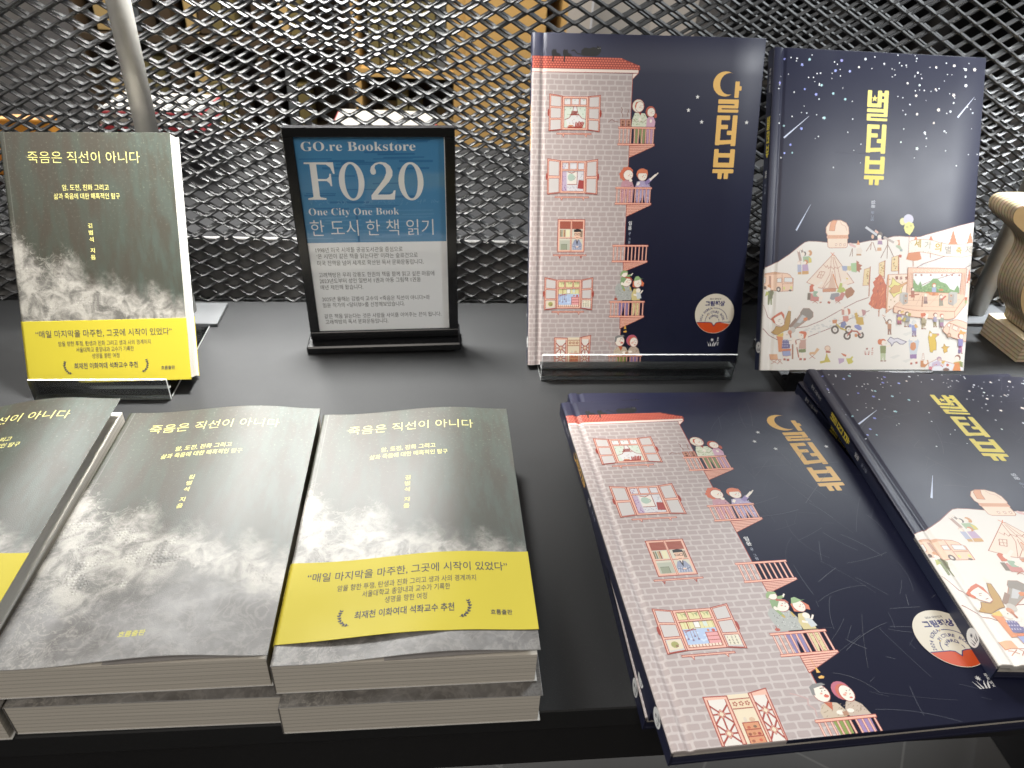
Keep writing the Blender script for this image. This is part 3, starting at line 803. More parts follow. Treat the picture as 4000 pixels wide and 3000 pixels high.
    A.poly('cc6a42', [(100, 76.4), (100.2, 81.6), (103, 84.6), (107.6, 83.6), (111, 80), (110.4, 76.6), (107, 78), (103, 75.6)]); A.ell(SKN, 104.8, 80, 3.8, 4.4, 13); A.poly('8aa872', [(100.8, 82), (102.4, 86), (105, 86.6), (108, 84), (110.6, 84.4), (104, 82.4)]); eyes(106, 80.6, .95)
    A.poly('c9b981', [(99.6, 63.4), (99.2, 69), (101.4, 74.4), (106, 75), (108, 70), (107.6, 63.4)]); A.ell(SKN, 105.8, 72.8, 2.3, 2.2, 10); A.poly('bfc4c6', [(103.6, 71), (107.8, 70.6), (109.2, 65.4), (105, 64.4)]); A.line(SKN, 1.1, [(108, 70), (110.2, 73)]); A.line(SKN, 1.6, [(101.4, 69), (104.6, 68)])
    A.ell('b0503a', 84.2, 64.6, 1.7, 1.2, 8); A.line(RED, .5, [(84.2, 64), (84.2, 67.4)])
    balcony(78.5, 112.2, 46.9, 62.5); under(89.2, 112.7, 46.4, 35.8)
    A.line('c98a3a', .3, [(94.3, 44), (94.6, 38)]); A.poly('e0aa48', [(93.6, 35.4), (95.8, 35.4), (95, 38.4), (94.2, 38.4)]); A.poly('e0aa48', [(93.2, 33), (95.6, 33.8), (96.8, 32.8), (95.8, 31.9), (93.4, 32)])
    # 5 old couple
    A.poly('7b8c3a', [(88.4, 10), (97, 10), (96.4, .5), (89, .5)]); A.poly('8d74a3', [(100.6, 10), (109.6, 10), (109, .5), (101, .5)])
    A.poly('bfae98', [(84.6, 9.6), (84.4, 13), (87, 17), (91, 18.4), (96, 17.4), (98.6, 13), (97.6, 9.6)]); A.poly('b9a694', [(99, 9.6), (98.6, 13.6), (101, 17.6), (105.6, 18.2), (109, 15.4), (111, 9.6)])
    for i in range(40): A.line('8d7a66', .3, [(x := rnd.uniform(85.4, 110), y := rnd.uniform(10, 16.6)), (x + .9, y + .5)])
    A.poly('b5562f', [(89, 18), (93.4, 18), (91.6, 13.4)]); A.ell(SKN, 90, 23.4, 4.6, 5.2, 15); A.poly('7c7a78', [(84.8, 23), (85.2, 27.6), (88, 29.2), (93, 29.4), (95, 28.2), (91, 27.4), (87.4, 26.6), (86.4, 22.4)]); A.ell('cf5a40', 92.2, 21.6, 1.5, .9, 8); eyes(91, 24.6, 1.1); A.line('5a4038', .5, [(90.6, 26.2), (93.2, 26.4)])
    A.ell('b0546a', 102, 24, 5.4, 5.6, 16); A.ell('c05a3e', 103, 23, 4.6, 5.0, 14); A.ell(SKN, 104, 22.2, 4.0, 4.8, 14); eyes(104.6, 23.6, 1.05); A.ell('cf5a40', 105.2, 19.6, 1.0, .5, 7); A.ell('dc9a86', 102.4, 21.4, 1.0, .7, 8)
    A.ell(SKN, 95, 12, 2.2, 1.3, 9); A.ell(SKN, 101, 12.6, 2.0, 1.2, 9); A.rect('a67a5c', 96, 10, 99, 12.4)
    A.line('b79a96', .8, [(81.6, 11), (82.4, 15), (80, 18), (81.4, 21), (76, 24), (73, 25)])
    balcony(79.4, 112.6, -4, 9.2)
    # title, stars, author, emblem
    moon_title(A, GOLD, 0, 0)
    for x, y in ((150.8, 247.8), (143.2, 236.5), (156.2, 226.5), (198.4, 226.7)): A.poly('d9d9d6', star5(x, y, 2.0))
    A.vtext('d6d6d6', '임윤', 94.6, 137.8, 4.0, 4.4, .02); A.vtext('aab0c0', '글·그림', 94.5, 127.8, 2.6, 2.75)
    emblem(A, 'd4d2d0', 182.6, 17.6, 1.0); A.vtext('d4d2d0', '푸ㄹ비ㅊ', 188.4, 26.2, 2.4, 2.25, .01)
    # scuffs
    for i in range(scratch):
        x, y = rnd.uniform(112, 206), rnd.uniform(8, 292); a = rnd.uniform(0, 6.28); L = rnd.uniform(5, 55); cv = rnd.choice([rnd.uniform(-.006, .006), rnd.uniform(-.02, .02)]); p = []
        if 160 < x < 200 and 28 < y < 72: continue
        for k in range(7):
            p.append((x, y)); x += L / 7 * math.cos(a); y += L / 7 * math.sin(a); a += cv * L / 4
        A.line(rnd.choice([(.10, .105, .13), (.05, .055, .08), (.04, .045, .07)]), rnd.uniform(.07, .19), p)
    return A

def snow_art(art_txt, stars, meteors, scratch):
    A = Art(210, 298)
    A.load(art_txt)
    rnd = random.Random(6)
    for x, y, r in stars:
        c = 'e6ebee'
        if x < 75 and r > .9: c = rnd.choice(['8d97e8', '9aa6f0', 'a9d8e0', '8f8fe0'])  # bluish foil reflection painted into the stars on the spine side
        elif r > .9: c = rnd.choice(['f2e6da', 'e4f2ea', 'e9eef4'])
        if r > 1.0: A.poly(c, star5(x, y, r, rnd.uniform(0, 1), .62))
        else: A.ell(c, x, y, r, n=6)
    for a, b in meteors: A.line('c9d2e8', 1.5, [(a[0] + (b[0]-a[0])*t, a[1] + (b[1]-a[1])*t) for t in (0, .25, .5, .75, 1)], taper=True)
    star_title(A, (0.78, 0.63, 0.075))
    A.text('c9ccd4', '임윤', 103.2, 162.6, h=4.2, rot=-math.pi/2, bold=.02); A.text('98a0b4', '글·그림', 103.4, 152.6, h=3.2, rot=-math.pi/2)
    for i in range(scratch):
        x, y = rnd.uniform(20, 206), rnd.uniform(135, 292); a = rnd.uniform(0, 6.28); L = rnd.uniform(4, 40); cv = rnd.uniform(-.012, .012); p = []
        for k in range(7):
            p.append((x, y)); x += L / 7 * math.cos(a); y += L / 7 * math.sin(a); a += cv * L / 4
        A.line(rnd.choice([(.10, .105, .13), (.05, .055, .08)]), rnd.uniform(.07, .19), p)
    return A

ART_SNOW = '''
e9e4dd;0;0 0 0 97.6 5 99.5 13.8 103.8 24 110.7 34.1 118.9 38.2 121.9 42.4 123 50 123 58.7 122.3 63 121.9 89.9 121.9 96.4 123.3 102.9 124.7 109.5 125.4 117.3 126.2 122.7 128.1 127.1 129.3 133.8 129.7 139.4 129.4 148.4 129.2 154 129.5 161.8 131.9 171.8 134.6 183 137.7 194.2 141 210 144.7 210 -0.0
8c2f22;0.5;0 97.6 5 99.5 13.8 103.8 24 110.7 34.1 118.9 38.2 121.9 42.4 123 50 123 58.7 122.3 63 121.9 89.9 121.9 96.4 123.3 102.9 124.7 109.5 125.4 117.3 126.2 122.7 128.1 127.1 129.3 133.8 129.7 139.4 129.4 148.4 129.2 154 129.5 161.8 131.9 171.8 134.6 183 137.7 194.2 141 210 144.7
8c2f22;0.6;0.9 40.1 6.6 34.1 15.4 29.6 31.5 28.6 46.2 32.4 69.4 41.5 82 47.8 93.1 52.4 107.1 58.3
8c2f22;0.6;0.2 62.5 5 51 9.9 48.1 30.6 41.1 37 41.4 44.5 42.4 59.7 48.5 80.6 60.1 93.8 66.8 105.6 70.9
d3d1cd;0;57.6 43.6 57 43 55.9 43 55.2 43.6 55.8 44.1 57 44.1
d3d1cd;0;47.3 38.5 46.6 37.7 45.1 37.7 44.2 38.5 45 39.3 46.5 39.3
d3d1cd;0;91.5 53.6 90.9 53 89.6 53 88.9 53.6 89.5 54.2 90.8 54.2
d3d1cd;0;53.4 42.5 53 41.6 51.9 41.6 51.4 42.5 51.8 43.3 52.8 43.3
d3d1cd;0;96.1 50.2 95.4 49.6 93.9 49.6 93.1 50.2 93.8 50.8 95.3 50.8
d3d1cd;0;62.7 42.9 62 42 60.6 42 59.8 42.9 60.5 43.7 61.9 43.7
d3d1cd;0;98.9 56.6 98.3 55.8 96.9 55.8 96.2 56.6 96.8 57.3 98.2 57.3
d3d1cd;0;74.8 49.5 74.2 49 73 49 72.3 49.5 72.9 50.1 74.1 50.1
d3d1cd;0;102.8 51.6 102.2 50.9 100.9 50.9 100.2 51.6 100.8 52.2 102.1 52.2
d3d1cd;0;101.2 53.4 100.5 52.5 98.9 52.5 98.1 53.4 98.8 54.2 100.4 54.2
d3d1cd;0;75.1 47.8 74.5 47.1 73.2 47.1 72.5 47.8 73.1 48.5 74.4 48.5
d3d1cd;0;53.2 40.8 52.5 40.3 51.1 40.3 50.3 40.8 51 41.3 52.5 41.3
d3d1cd;0;45.7 36.5 45.2 35.8 44.1 35.8 43.6 36.5 44.1 37.2 45.1 37.2
d3d1cd;0;73 47.7 72.3 47.1 70.6 47.1 69.8 47.7 70.5 48.3 72.2 48.3
d3d1cd;0;68.9 47.8 68.3 47.2 67 47.2 66.2 47.8 66.9 48.4 68.2 48.4
d3d1cd;0;65.3 42.7 64.8 42 63.7 42 63.1 42.7 63.6 43.4 64.7 43.4
d3d1cd;0;100 56.9 99.6 56.3 98.7 56.3 98.2 56.9 98.6 57.5 99.5 57.5
d3d1cd;0;91.5 50.6 91 50 89.9 50 89.3 50.6 89.8 51.2 90.9 51.2
d3d1cd;0;53.8 39.9 53.4 39.1 52.5 39.1 52 39.9 52.4 40.7 53.3 40.7
d3d1cd;0;100.5 50.2 99.8 49.4 98.4 49.4 97.6 50.2 98.2 51.1 99.7 51.1
d3d1cd;0;44.3 38.5 43.5 37.7 41.9 37.7 41.1 38.5 41.8 39.3 43.4 39.3
d3d1cd;0;69.2 42.2 68.5 41.3 67.2 41.3 66.5 42.2 67.1 43 68.4 43.0
d3d1cd;0;61.3 43.9 60.7 43.3 59.5 43.3 58.9 43.9 59.5 44.4 60.7 44.4
d3d1cd;0;67.1 41.5 66.6 41 65.5 41 64.9 41.5 65.4 42.1 66.5 42.1
d3d1cd;0;45.8 39.9 45.1 39.2 43.6 39.2 42.9 39.9 43.5 40.5 45 40.5
d3d1cd;0;61.5 44.5 60.7 43.8 59.1 43.8 58.3 44.5 59 45.2 60.6 45.2
d3d1cd;0;55.5 43.4 55.1 42.8 54.2 42.8 53.7 43.4 54.1 44 55 44.0
d3d1cd;0;85.4 52.6 85 51.9 84.1 51.9 83.6 52.6 84 53.3 84.9 53.3
d3d1cd;0;58.6 37 58.2 36.3 57.3 36.3 56.7 37 57.2 37.7 58.1 37.7
d3d1cd;0;92.5 52.3 91.7 51.6 90.1 51.6 89.2 52.3 90 53 91.6 53.0
d3d1cd;0;57.8 41.3 57.4 40.7 56.5 40.7 56 41.3 56.4 42 57.3 42.0
d3d1cd;0;59.1 37.9 58.4 37.2 56.9 37.2 56.1 37.8 56.8 38.5 58.3 38.5
d3d1cd;0;44.6 39 44.1 38.4 43 38.4 42.5 39 43 39.6 44 39.6
d3d1cd;0;57.5 37.7 57 37.2 56.1 37.2 55.5 37.7 56 38.3 57 38.3
d3d1cd;0;102.5 53.7 101.8 53.1 100.1 53.1 99.3 53.7 100 54.4 101.7 54.4
d3d1cd;0;100.7 52.6 100 51.8 98.5 51.8 97.7 52.6 98.4 53.4 99.9 53.4
d3d1cd;0;73.8 50 73.3 49.2 72.3 49.2 71.7 50 72.2 50.8 73.2 50.8
d3d1cd;0;100.4 50.5 99.9 49.8 98.7 49.8 98.1 50.5 98.6 51.3 99.8 51.3
d3d1cd;0;94.1 51 93.4 50.3 91.9 50.3 91.1 51 91.8 51.7 93.3 51.7
d3d1cd;0;84.4 48.2 83.9 47.4 82.9 47.4 82.3 48.2 82.7 49 83.8 49.1
d3d1cd;0;104.1 58 103.3 57.1 101.7 57.1 100.8 57.9 101.6 58.8 103.2 58.8
d3d1cd;0;85.4 53.3 84.7 52.7 83.1 52.7 82.3 53.3 83.1 53.9 84.6 53.9
d3d1cd;0;104.5 53.7 104.1 53.1 103.1 53.1 102.6 53.7 103.1 54.2 104 54.2
d3d1cd;0;83.5 48.8 82.8 47.9 81.4 47.9 80.6 48.8 81.2 49.6 82.7 49.6
d3d1cd;0;56.8 44 56.1 43.5 54.5 43.5 53.7 44 54.4 44.5 56 44.6
d3d1cd;0;98.8 56.3 98.1 55.5 96.6 55.5 95.8 56.3 96.5 57.1 98 57.1
d3d1cd;0;99.2 53 98.5 52.4 96.9 52.4 96.1 53 96.8 53.6 98.4 53.6
d3d1cd;0;85.8 51.2 85.1 50.4 83.5 50.4 82.7 51.2 83.4 52 85 52.0
d3d1cd;0;72.4 46.3 72 45.8 71.1 45.8 70.6 46.3 71 46.9 71.9 46.9
d3d1cd;0;80.9 48.7 80.2 47.9 78.7 47.9 77.8 48.7 78.6 49.4 80.1 49.4
d3d1cd;0;51.8 40 51.1 39.3 49.7 39.3 48.9 40 49.6 40.7 51 40.7
d3d1cd;0;44 34.3 43.3 33.7 41.8 33.7 41 34.3 41.7 34.8 43.2 34.8
d3d1cd;0;77.5 48.6 76.8 48 75.3 48 74.6 48.6 75.3 49.3 76.7 49.3
d3d1cd;0;58 40.6 57.3 40.1 55.7 40.1 54.9 40.6 55.6 41.2 57.2 41.2
d3d1cd;0;50.5 37.6 49.8 36.9 48.2 36.9 47.4 37.6 48.1 38.3 49.7 38.3
d3d1cd;0;70.7 43.2 70 42.6 68.6 42.6 67.8 43.2 68.5 43.7 70 43.7
d3d1cd;0;98.8 55.8 98.3 54.9 97.2 54.9 96.6 55.8 97.1 56.6 98.2 56.6
d3d1cd;0;69.5 43.5 69.1 42.6 68.1 42.6 67.5 43.4 68 44.3 69 44.3
d3d1cd;0;53.9 42.2 53.3 41.6 52.1 41.6 51.4 42.2 52 42.9 53.2 42.9
d3d1cd;0;77.6 44.7 76.9 44.1 75.5 44.1 74.8 44.7 75.5 45.2 76.9 45.2
d3d1cd;0;62.6 43.5 62 42.7 60.8 42.7 60.1 43.5 60.7 44.3 61.9 44.3
d3d1cd;0;73.1 50 72.7 49.1 71.6 49.1 71 49.9 71.5 50.8 72.6 50.8
d3d1cd;0;65.9 42.6 65.2 41.9 63.5 41.8 62.7 42.6 63.4 43.3 65.1 43.3
d3d1cd;0;85.8 49.2 85.3 48.3 84.2 48.3 83.6 49.2 84.1 50 85.2 50.0
d3d1cd;0;72.5 43.3 72 42.5 70.9 42.5 70.3 43.3 70.8 44.2 71.9 44.2
d3d1cd;0;93 51 92.4 50.4 91.2 50.4 90.6 51 91.2 51.6 92.4 51.6
d3d1cd;0;92 52.6 91.4 52.1 90 52 89.3 52.6 89.9 53.2 91.3 53.2
d3d1cd;0;48.2 40.7 47.5 40.1 46 40.1 45.2 40.7 45.9 41.3 47.4 41.3
d3d1cd;0;100.4 54.8 99.8 54.1 98.5 54.1 97.8 54.8 98.4 55.4 99.7 55.4
d3d1cd;0;82 52.1 81.5 51.3 80.3 51.3 79.7 52.1 80.2 53 81.4 53.0
d6d8d8;0;167.8 103.1 167.1 102.3 165.5 102.2 164.7 103.1 165.4 103.9 167 104.0
d6d8d8;0;160.3 103.6 159.3 102.5 157.1 102.4 155.9 103.5 156.9 104.6 159.1 104.6
d6d8d8;0;201 103.6 200 102.8 197.7 102.8 196.6 103.6 197.6 104.4 199.9 104.4
d6d8d8;0;189.1 105.9 188.2 104.8 186.4 104.7 185.4 105.9 186.2 107 188.1 107.0
d6d8d8;0;198.1 102.3 197.5 101.3 196.1 101.3 195.4 102.3 196 103.3 197.4 103.3
d6d8d8;0;194 104 193.2 102.9 191.3 102.9 190.3 104 191.1 105.1 193 105.1
d6d8d8;0;174.4 102.2 173.7 101.2 172 101.2 171.1 102.2 171.9 103.2 173.5 103.2
d6d8d8;0;205.4 104.5 204.6 103.7 203.1 103.6 202.2 104.5 202.9 105.3 204.5 105.3
d6d8d8;0;176.1 104.1 175.1 102.9 172.8 102.9 171.6 104 172.7 105.1 174.9 105.2
d6d8d8;0;179.7 106.1 178.7 105.2 176.6 105.2 175.5 106 176.5 106.9 178.6 106.9
d6d8d8;0;179.4 108.9 178.8 108 177.3 107.9 176.5 108.9 177.2 109.9 178.6 109.9
d6d8d8;0;194.7 105 193.9 103.9 192.3 103.9 191.4 105 192.1 106.2 193.8 106.2
d6d8d8;0;190.4 108.6 189.8 107.4 188.5 107.4 187.8 108.5 188.4 109.7 189.7 109.7
d6d8d8;0;210.6 102.9 209.7 102 207.8 102 206.8 102.8 207.7 103.7 209.6 103.7
d6d8d8;0;163.1 103.8 162.4 102.7 161 102.6 160.2 103.8 160.8 104.9 162.3 104.9
d6d8d8;0;205 103.9 204.4 103.1 203 103.1 202.2 103.9 202.8 104.7 204.3 104.7
d6d8d8;0;174 102.1 173.4 101 171.9 101 171.2 102 171.8 103.1 173.2 103.1
d6d8d8;0;194.6 105.6 193.5 104.7 191.3 104.7 190.1 105.5 191.2 106.4 193.4 106.4
d6d8d8;0;185.3 108.5 184.6 107.7 183.3 107.7 182.6 108.4 183.2 109.2 184.6 109.2
d6d8d8;0;174.5 107 173.9 105.8 172.6 105.8 171.8 106.9 172.4 108.1 173.7 108.1
d6d8d8;0;174 102.4 173.1 101.3 171.1 101.3 170.1 102.3 171 103.4 172.9 103.4
d6d8d8;0;193.4 102.4 192.4 101.3 190.2 101.3 189 102.3 190.1 103.4 192.2 103.4
d6d8d8;0;188.1 104.3 187.1 103.4 185.1 103.3 184.1 104.3 185 105.3 187 105.3
d6d8d8;0;184.9 108.5 183.9 107.6 181.8 107.5 180.7 108.4 181.7 109.4 183.8 109.4
d6d8d8;0;162.5 103.8 161.5 102.9 159.4 102.9 158.3 103.7 159.3 104.6 161.4 104.6
d6d8d8;0;179.4 104 178.4 103.2 176.2 103.1 175.1 104 176.1 104.9 178.3 104.9
d6d8d8;0;178.2 105.8 177.6 104.7 176.3 104.6 175.6 105.7 176.2 106.9 177.5 106.9
d6d8d8;0;159.4 101.7 158.8 100.9 157.4 100.9 156.6 101.6 157.3 102.4 158.7 102.5
d6d8d8;0;202.8 103.5 202.1 102.5 200.6 102.5 199.8 103.5 200.5 104.5 202 104.5
d6d8d8;0;183.2 104.1 182.5 103 181.1 103 180.3 104.1 180.9 105.1 182.4 105.2
d6d8d8;0;211.3 104.5 210.2 103.4 208 103.4 206.8 104.5 207.9 105.6 210.1 105.7
d6d8d8;0;178.8 102.9 177.8 101.9 175.7 101.9 174.6 102.8 175.6 103.8 177.7 103.8
d6d8d8;0;164.7 102.8 163.7 102 161.5 102 160.3 102.8 161.4 103.7 163.5 103.7
d6d8d8;0;192.6 102.8 191.7 102.1 189.8 102 188.9 102.8 189.7 103.5 191.6 103.5
8c2f22;0.6;153.2 100.2 160.2 104.2 170.2 107.4 181.3 111.5 191.5 111.9
8c2f22;0.5;203.7 100.9 210.4 103.8
f3dcc6;0;58.9 131.4 58.8 136.4 61.7 141 65.9 143.1 73 143.2 78.6 140.8 81.3 136.8 82 130.8 81 129.5 81.4 126.7 80.7 125.7 81.1 119.1 79.6 117.6 63.3 117.1 61.4 118.3 60.8 125.8 60 126.8 60.4 129.1
b5603c;0.45;58.9 131.4 58.8 136.4 61.7 141 65.9 143.1 73 143.2 78.6 140.8 81.3 136.8 82 130.8 81 129.5 81.4 126.7 80.7 125.7 81.1 119.1 79.6 117.6 63.3 117.1 61.4 118.3 60.8 125.8 60 126.8 60.4 129.1 58.9 131.4
ecb48e;0;60.4 129.1 81.2 129.7 81.5 126.2 60.9 125.6
b5603c;0.3;60.7 128.4 81.3 128.9
b5603c;0.3;60.7 127.4 81.4 127.9
b5603c;0.3;60.8 126.4 81.4 127.0
e09a6c;0;62 133.4 62.9 140 64.9 142.6 69.5 142.9 67.9 138.6 67.4 133.0
b5603c;0.4;62 133.4 62.9 140 64.9 142.6 69.5 142.9 67.9 138.6 67.4 133 62 133.4
f5e8da;0;68.8 121.2 70.4 121.2 70.3 119.4 69.1 119.2
b5603c;0.3;68.8 121.2 70.4 121.2 70.3 119.4 69.1 119.2 68.8 121.2
f5e8da;0;73.1 121.3 74.7 121.3 74.7 119.5 73.4 119.2
b5603c;0.3;73.1 121.3 74.7 121.3 74.7 119.5 73.4 119.2 73.1 121.3
f5e8da;0;77.2 121.3 78.8 121.4 78.8 119.6 77.5 119.3
b5603c;0.3;77.2 121.3 78.8 121.4 78.8 119.6 77.5 119.3 77.2 121.3
b5603c;0.3;72.5 142.2 74.3 139.2 78.2 137.8 79.6 133.8
efdccb;0;66.5 110.8 42.1 84.4 54 79.5 57.2 79 74 78.9 77.7 81.2 89.7 84.8 68.7 110.3
b5603c;0.5;66.5 110.8 42.1 84.4 54 79.5 57.2 79 74 78.9 77.7 81.2 89.7 84.8 68.7 110.3 66.5 110.8
b5603c;0.4;65.5 109.3 65.5 97.7 65 92.7 61.2 85.1 58.3 79.2
b5603c;0.4;67.1 108.8 71.5 85.2 74 79.1
b5603c;0.4;68.2 108.8 72.8 97.8 76.6 85.2
b5603c;0.4;58.5 101.1 60.8 98.6 62 100.7 63.3 97.7 65.6 99.7 68.5 97.2 69.7 99.3 72.2 97.8 75.3 100.3
dcb6a0;0;67.7 92.7 63.7 79.3 71.9 79.1
b5603c;0.4;67.5 95.2 65.4 86.1 59.4 79.3
d9854f;1;68.2 92.7 72.2 82.6 74 79.4
b5603c;0.3;54.6 94.5 52.8 89.5
b5603c;0.3;57 94.6 55.2 89.0
b5603c;0.4;55.1 94.8 60 94.4 56.6 88.3 52.2 89.5 55.1 94.8
b5603c;0.3;53.7 92 58.6 91.3
cf8a63;0;58.6 78.2 71.9 78.6 71.8 76.1 58.8 75.5
b5603c;0.3;58.6 78.2 71.9 78.6 71.8 76.1 58.8 75.5 58.6 78.2
dd7440;0.6;64.7 112.8 68.2 109.8
dd7440;0.6;68 112.9 66 109.8
f1cbb0;0;0 91.9 10.2 93.5 15.6 92.8 22.5 92.4 25.6 90.7 27.1 88.2 28.7 87.7 28.7 76.2 15.7 75.4 8.2 76.6 0 77.5
b5603c;0.5;0 91.9 10.2 93.5 15.6 92.8 22.5 92.4 25.6 90.7 27.1 88.2 28.7 87.7 28.7 76.2 15.7 75.4 8.2 76.6 0 77.5 0 91.9
d9a583;0;0 91.7 10.2 93.5 15.6 92.8 15.7 91.6 0 90.4
b9826a;0;4.3 90 6.5 89.8 7.3 77.1 5.2 77.5
e6e6e3;0;12.5 87.6 17 88.1 17.2 83.9 12.7 83.8
b5603c;0.4;12.5 87.6 17 88.1 17.2 83.9 12.7 83.8 12.5 87.6
e2e4e4;0;19.6 88.6 27.6 88.5 28.1 84.2 19.6 84.2
b5603c;0.4;19.6 88.6 27.6 88.5 28.1 84.2 19.6 84.2 19.6 88.6
e6e6e3;0;0 88.4 1.5 88.7 1.4 83 0 82.5
b5603c;0.3;0 88.4 1.5 88.7 1.4 83 0 82.5 0 88.4
b5603c;0.4;17.2 92.1 18.6 76.2
b5603c;0.4;18.4 82.6 28.2 83.0
dcd97a;0;21.1 78.7 20.9 77.8 20.4 77.2 19.8 77.2 19.2 77.8 18.9 78.7 19.1 79.5 19.6 80.1 20.2 80.1 20.8 79.5
dcd97a;0;28 79.2 27.8 78.3 27.3 77.8 26.7 77.8 26.1 78.3 25.8 79.2 26 80.1 26.5 80.6 27.1 80.6 27.7 80.1
4a2b22;0;16.7 77.4 16.4 75.9 15.3 74.9 14 74.9 12.8 75.8 12.3 77.3 12.6 78.9 13.6 79.8 15 79.8 16.2 78.9
d9cfc6;0;15.4 77.3 15.3 76.5 14.8 76 14.1 76 13.6 76.5 13.3 77.3 13.5 78 14 78.5 14.6 78.5 15.2 78.1
4a2b22;0;27.5 76.5 27.2 75.9 26.5 75.6 25.6 75.6 24.8 75.9 24.5 76.4 24.8 77 25.5 77.3 26.4 77.3 27.2 77.0
4a2b22;0;2.4 78.8 2.2 77.9 1.6 77.3 0.8 77.3 0.2 77.9 0 78.7 0 79.6 0.6 80.2 1.4 80.2 2.1 79.6
b08f84;2.6;32.3 113.8 35.1 104.3
f0e4d8;1.8;32 115.1 32.6 112.8
8d7a72;2;35.2 115.4 37.4 110.4
f0e4d8;1.5;34.8 116.6 35.5 114.4
2c2420;0;40.2 111.2 40 109.9 39.3 109.2 38.3 109.2 37.5 109.9 37.2 111.1 37.4 112.4 38.1 113.2 39 113.2 39.8 112.4
f0e4d8;0;39 110.9 38.8 109.9 38 109.2 36.9 109.2 36 109.8 35.6 110.9 35.9 111.9 36.7 112.6 37.7 112.6 38.6 112.0
c98a4e;0;46.1 112 45.8 110.4 44.8 109.4 43.5 109.4 42.3 110.3 41.8 112 42.1 113.6 43.1 114.6 44.5 114.6 45.6 113.6
f0e4d8;0;43.7 111.7 43.5 110.7 42.6 110 41.6 110 40.7 110.7 40.3 111.7 40.5 112.7 41.4 113.4 42.4 113.4 43.3 112.8
98b58f;0;37 108.4 43.4 109 45.7 106.5 46.2 103.5 42.7 102.4 37.8 103.4
d3c04c;0;42.9 108 45.7 106.5 45.9 103 43.2 102.9
c9773f;0;42.6 103.4 42.3 102.1 41.3 101.3 40 101.3 39 102.1 38.5 103.4 38.8 104.7 39.7 105.5 41 105.6 42.1 104.8
f0e4d8;0;40.9 102.9 40.7 102.1 40 101.5 39.1 101.5 38.4 102 38.1 102.9 38.3 103.7 39 104.3 39.8 104.3 40.6 103.8
dfc9b9;0;35.9 102.3 35.6 101 34.7 100.2 33.4 100.2 32.3 101 31.9 102.3 32.2 103.6 33.1 104.5 34.4 104.5 35.4 103.7
f0e4d8;0;34.7 102.1 34.5 101.3 33.9 100.8 33 100.8 32.3 101.2 32 102 32.2 102.9 32.9 103.4 33.7 103.4 34.4 102.9
a6acc8;0;32.1 100.8 35.9 100.8 36.3 94.3 32.6 93.8
b79abf;0;36.9 100.9 42.3 101.4 43.5 95.4 37.3 94.8
c99a58;0;32.9 93.8 36.3 94.3 36.5 91.8 33 91.7
cf9a52;0;37.1 94.8 43.5 95.2 43.7 92.2 37 91.7
98a3c4;0;76.4 100.4 82.4 100.4 82.2 95.4 77.8 96.1
cfc28a;0;81.9 100.4 86.2 100.5 86.5 96.4 82.2 95.6
9cc18d;0;85.5 103 91.1 103.6 91.7 94.5 86.6 95.4
f0e4d8;2;83.8 95.9 81.1 94.9
a9562e;0;90.9 105.8 93.8 104.3 93.3 102.8 97.3 101.3 95.2 99.3 97 97.8 94.9 96.7 95 94.4 92.1 96.2 91.7 94.6
6b7a3f;0;4 75.5 9.8 76.6 10.5 74.1 8.7 68.1 9.1 62.6 7.5 62.6 6.6 68.1 5.9 62.6 4.4 62.6
5a5c34;0;6 76.5 9.8 76.1 9.5 68.6 6.3 68.6
f0e4d8;0;6.7 77.5 6.5 76.4 5.6 75.8 4.5 75.8 3.5 76.4 3.1 77.5 3.4 78.6 4.2 79.3 5.4 79.3 6.3 78.6
d08a50;2;3.7 80 5.2 81 6.4 79.0
b3b94e;2.2;3.5 75 2.9 72.5 4.7 73.5
cf5a32;0;45.6 75.4 45.5 80.9 47.8 82.7 49.8 81.7 49.9 75.9
b5603c;0.3;45.6 75.4 45.5 80.9 47.8 82.7 49.8 81.7 49.9 75.9 45.6 75.4
f0e4d8;0;53.9 79.2 53.5 77.6 52.3 76.7 50.7 76.7 49.3 77.6 48.7 79.2 49.1 80.7 50.3 81.7 51.9 81.7 53.3 80.8
8fae94;0;49.3 76.4 53.7 75.9 54 70.9 53.6 69.4 49.2 70.4
f0e4d8;2.4;55.4 74.4 52.8 72.4
f0e4d8;2.6;54.5 71.4 57.8 70.4 57 66.9
c67a75;4.2;46.3 73.4 48.2 68.9 55.2 68.7
6b5a4c;3;45.2 74.4 45.1 67.8
b5603c;0.5;49 64.9 54.2 67.9
b5603c;0.5;48.8 67.6 54.4 64.6
f0e4d8;2;52.8 80.5 57.9 85.0
b5603c;1.2;56 65.4 58.1 65.7
f0e4d8;0;84.3 80.5 83.8 78.7 82.4 77.6 80.6 77.5 79 78.6 78.3 80.4 78.7 82.2 80.2 83.4 82 83.4 83.6 82.3
a5683f;0;81.2 77.7 84.9 79.7 87 80.8 91.1 76.7 89.2 72.7 83.9 69.6 81.5 72.6
b3bf55;0;72.6 76.1 75.6 80.2 79.4 80.2 82.3 77.2 77.6 74.6
b3bf55;2.6;75.7 79.1 77 84.2
f0e4d8;2.2;77 84.2 78.4 87.2 81.2 86.3
8a8b93;0;67.3 74 74.8 75.1 76.1 72.6 69.9 68 66.1 68.5
f0e4d8;1.8;67.2 68.5 65.7 66.0
b3563c;2;64.1 66 66.8 65.2
c67a75;4.2;79.7 75.1 77.4 70.1 71.5 68.5
b5603c;0.5;72.3 65 78 68.6
b5603c;0.5;73.1 68.5 77.2 64.8
e0c33c;0;81 89.3 83.7 88.8 82.7 87.3
9a9189;0;28 41.1 37.2 54.2 37.6 56.2 40.1 59.7 46 59.7 50 56.2 50.3 51.7 46.7 48.7 44.1 48.2 31.8 39.1
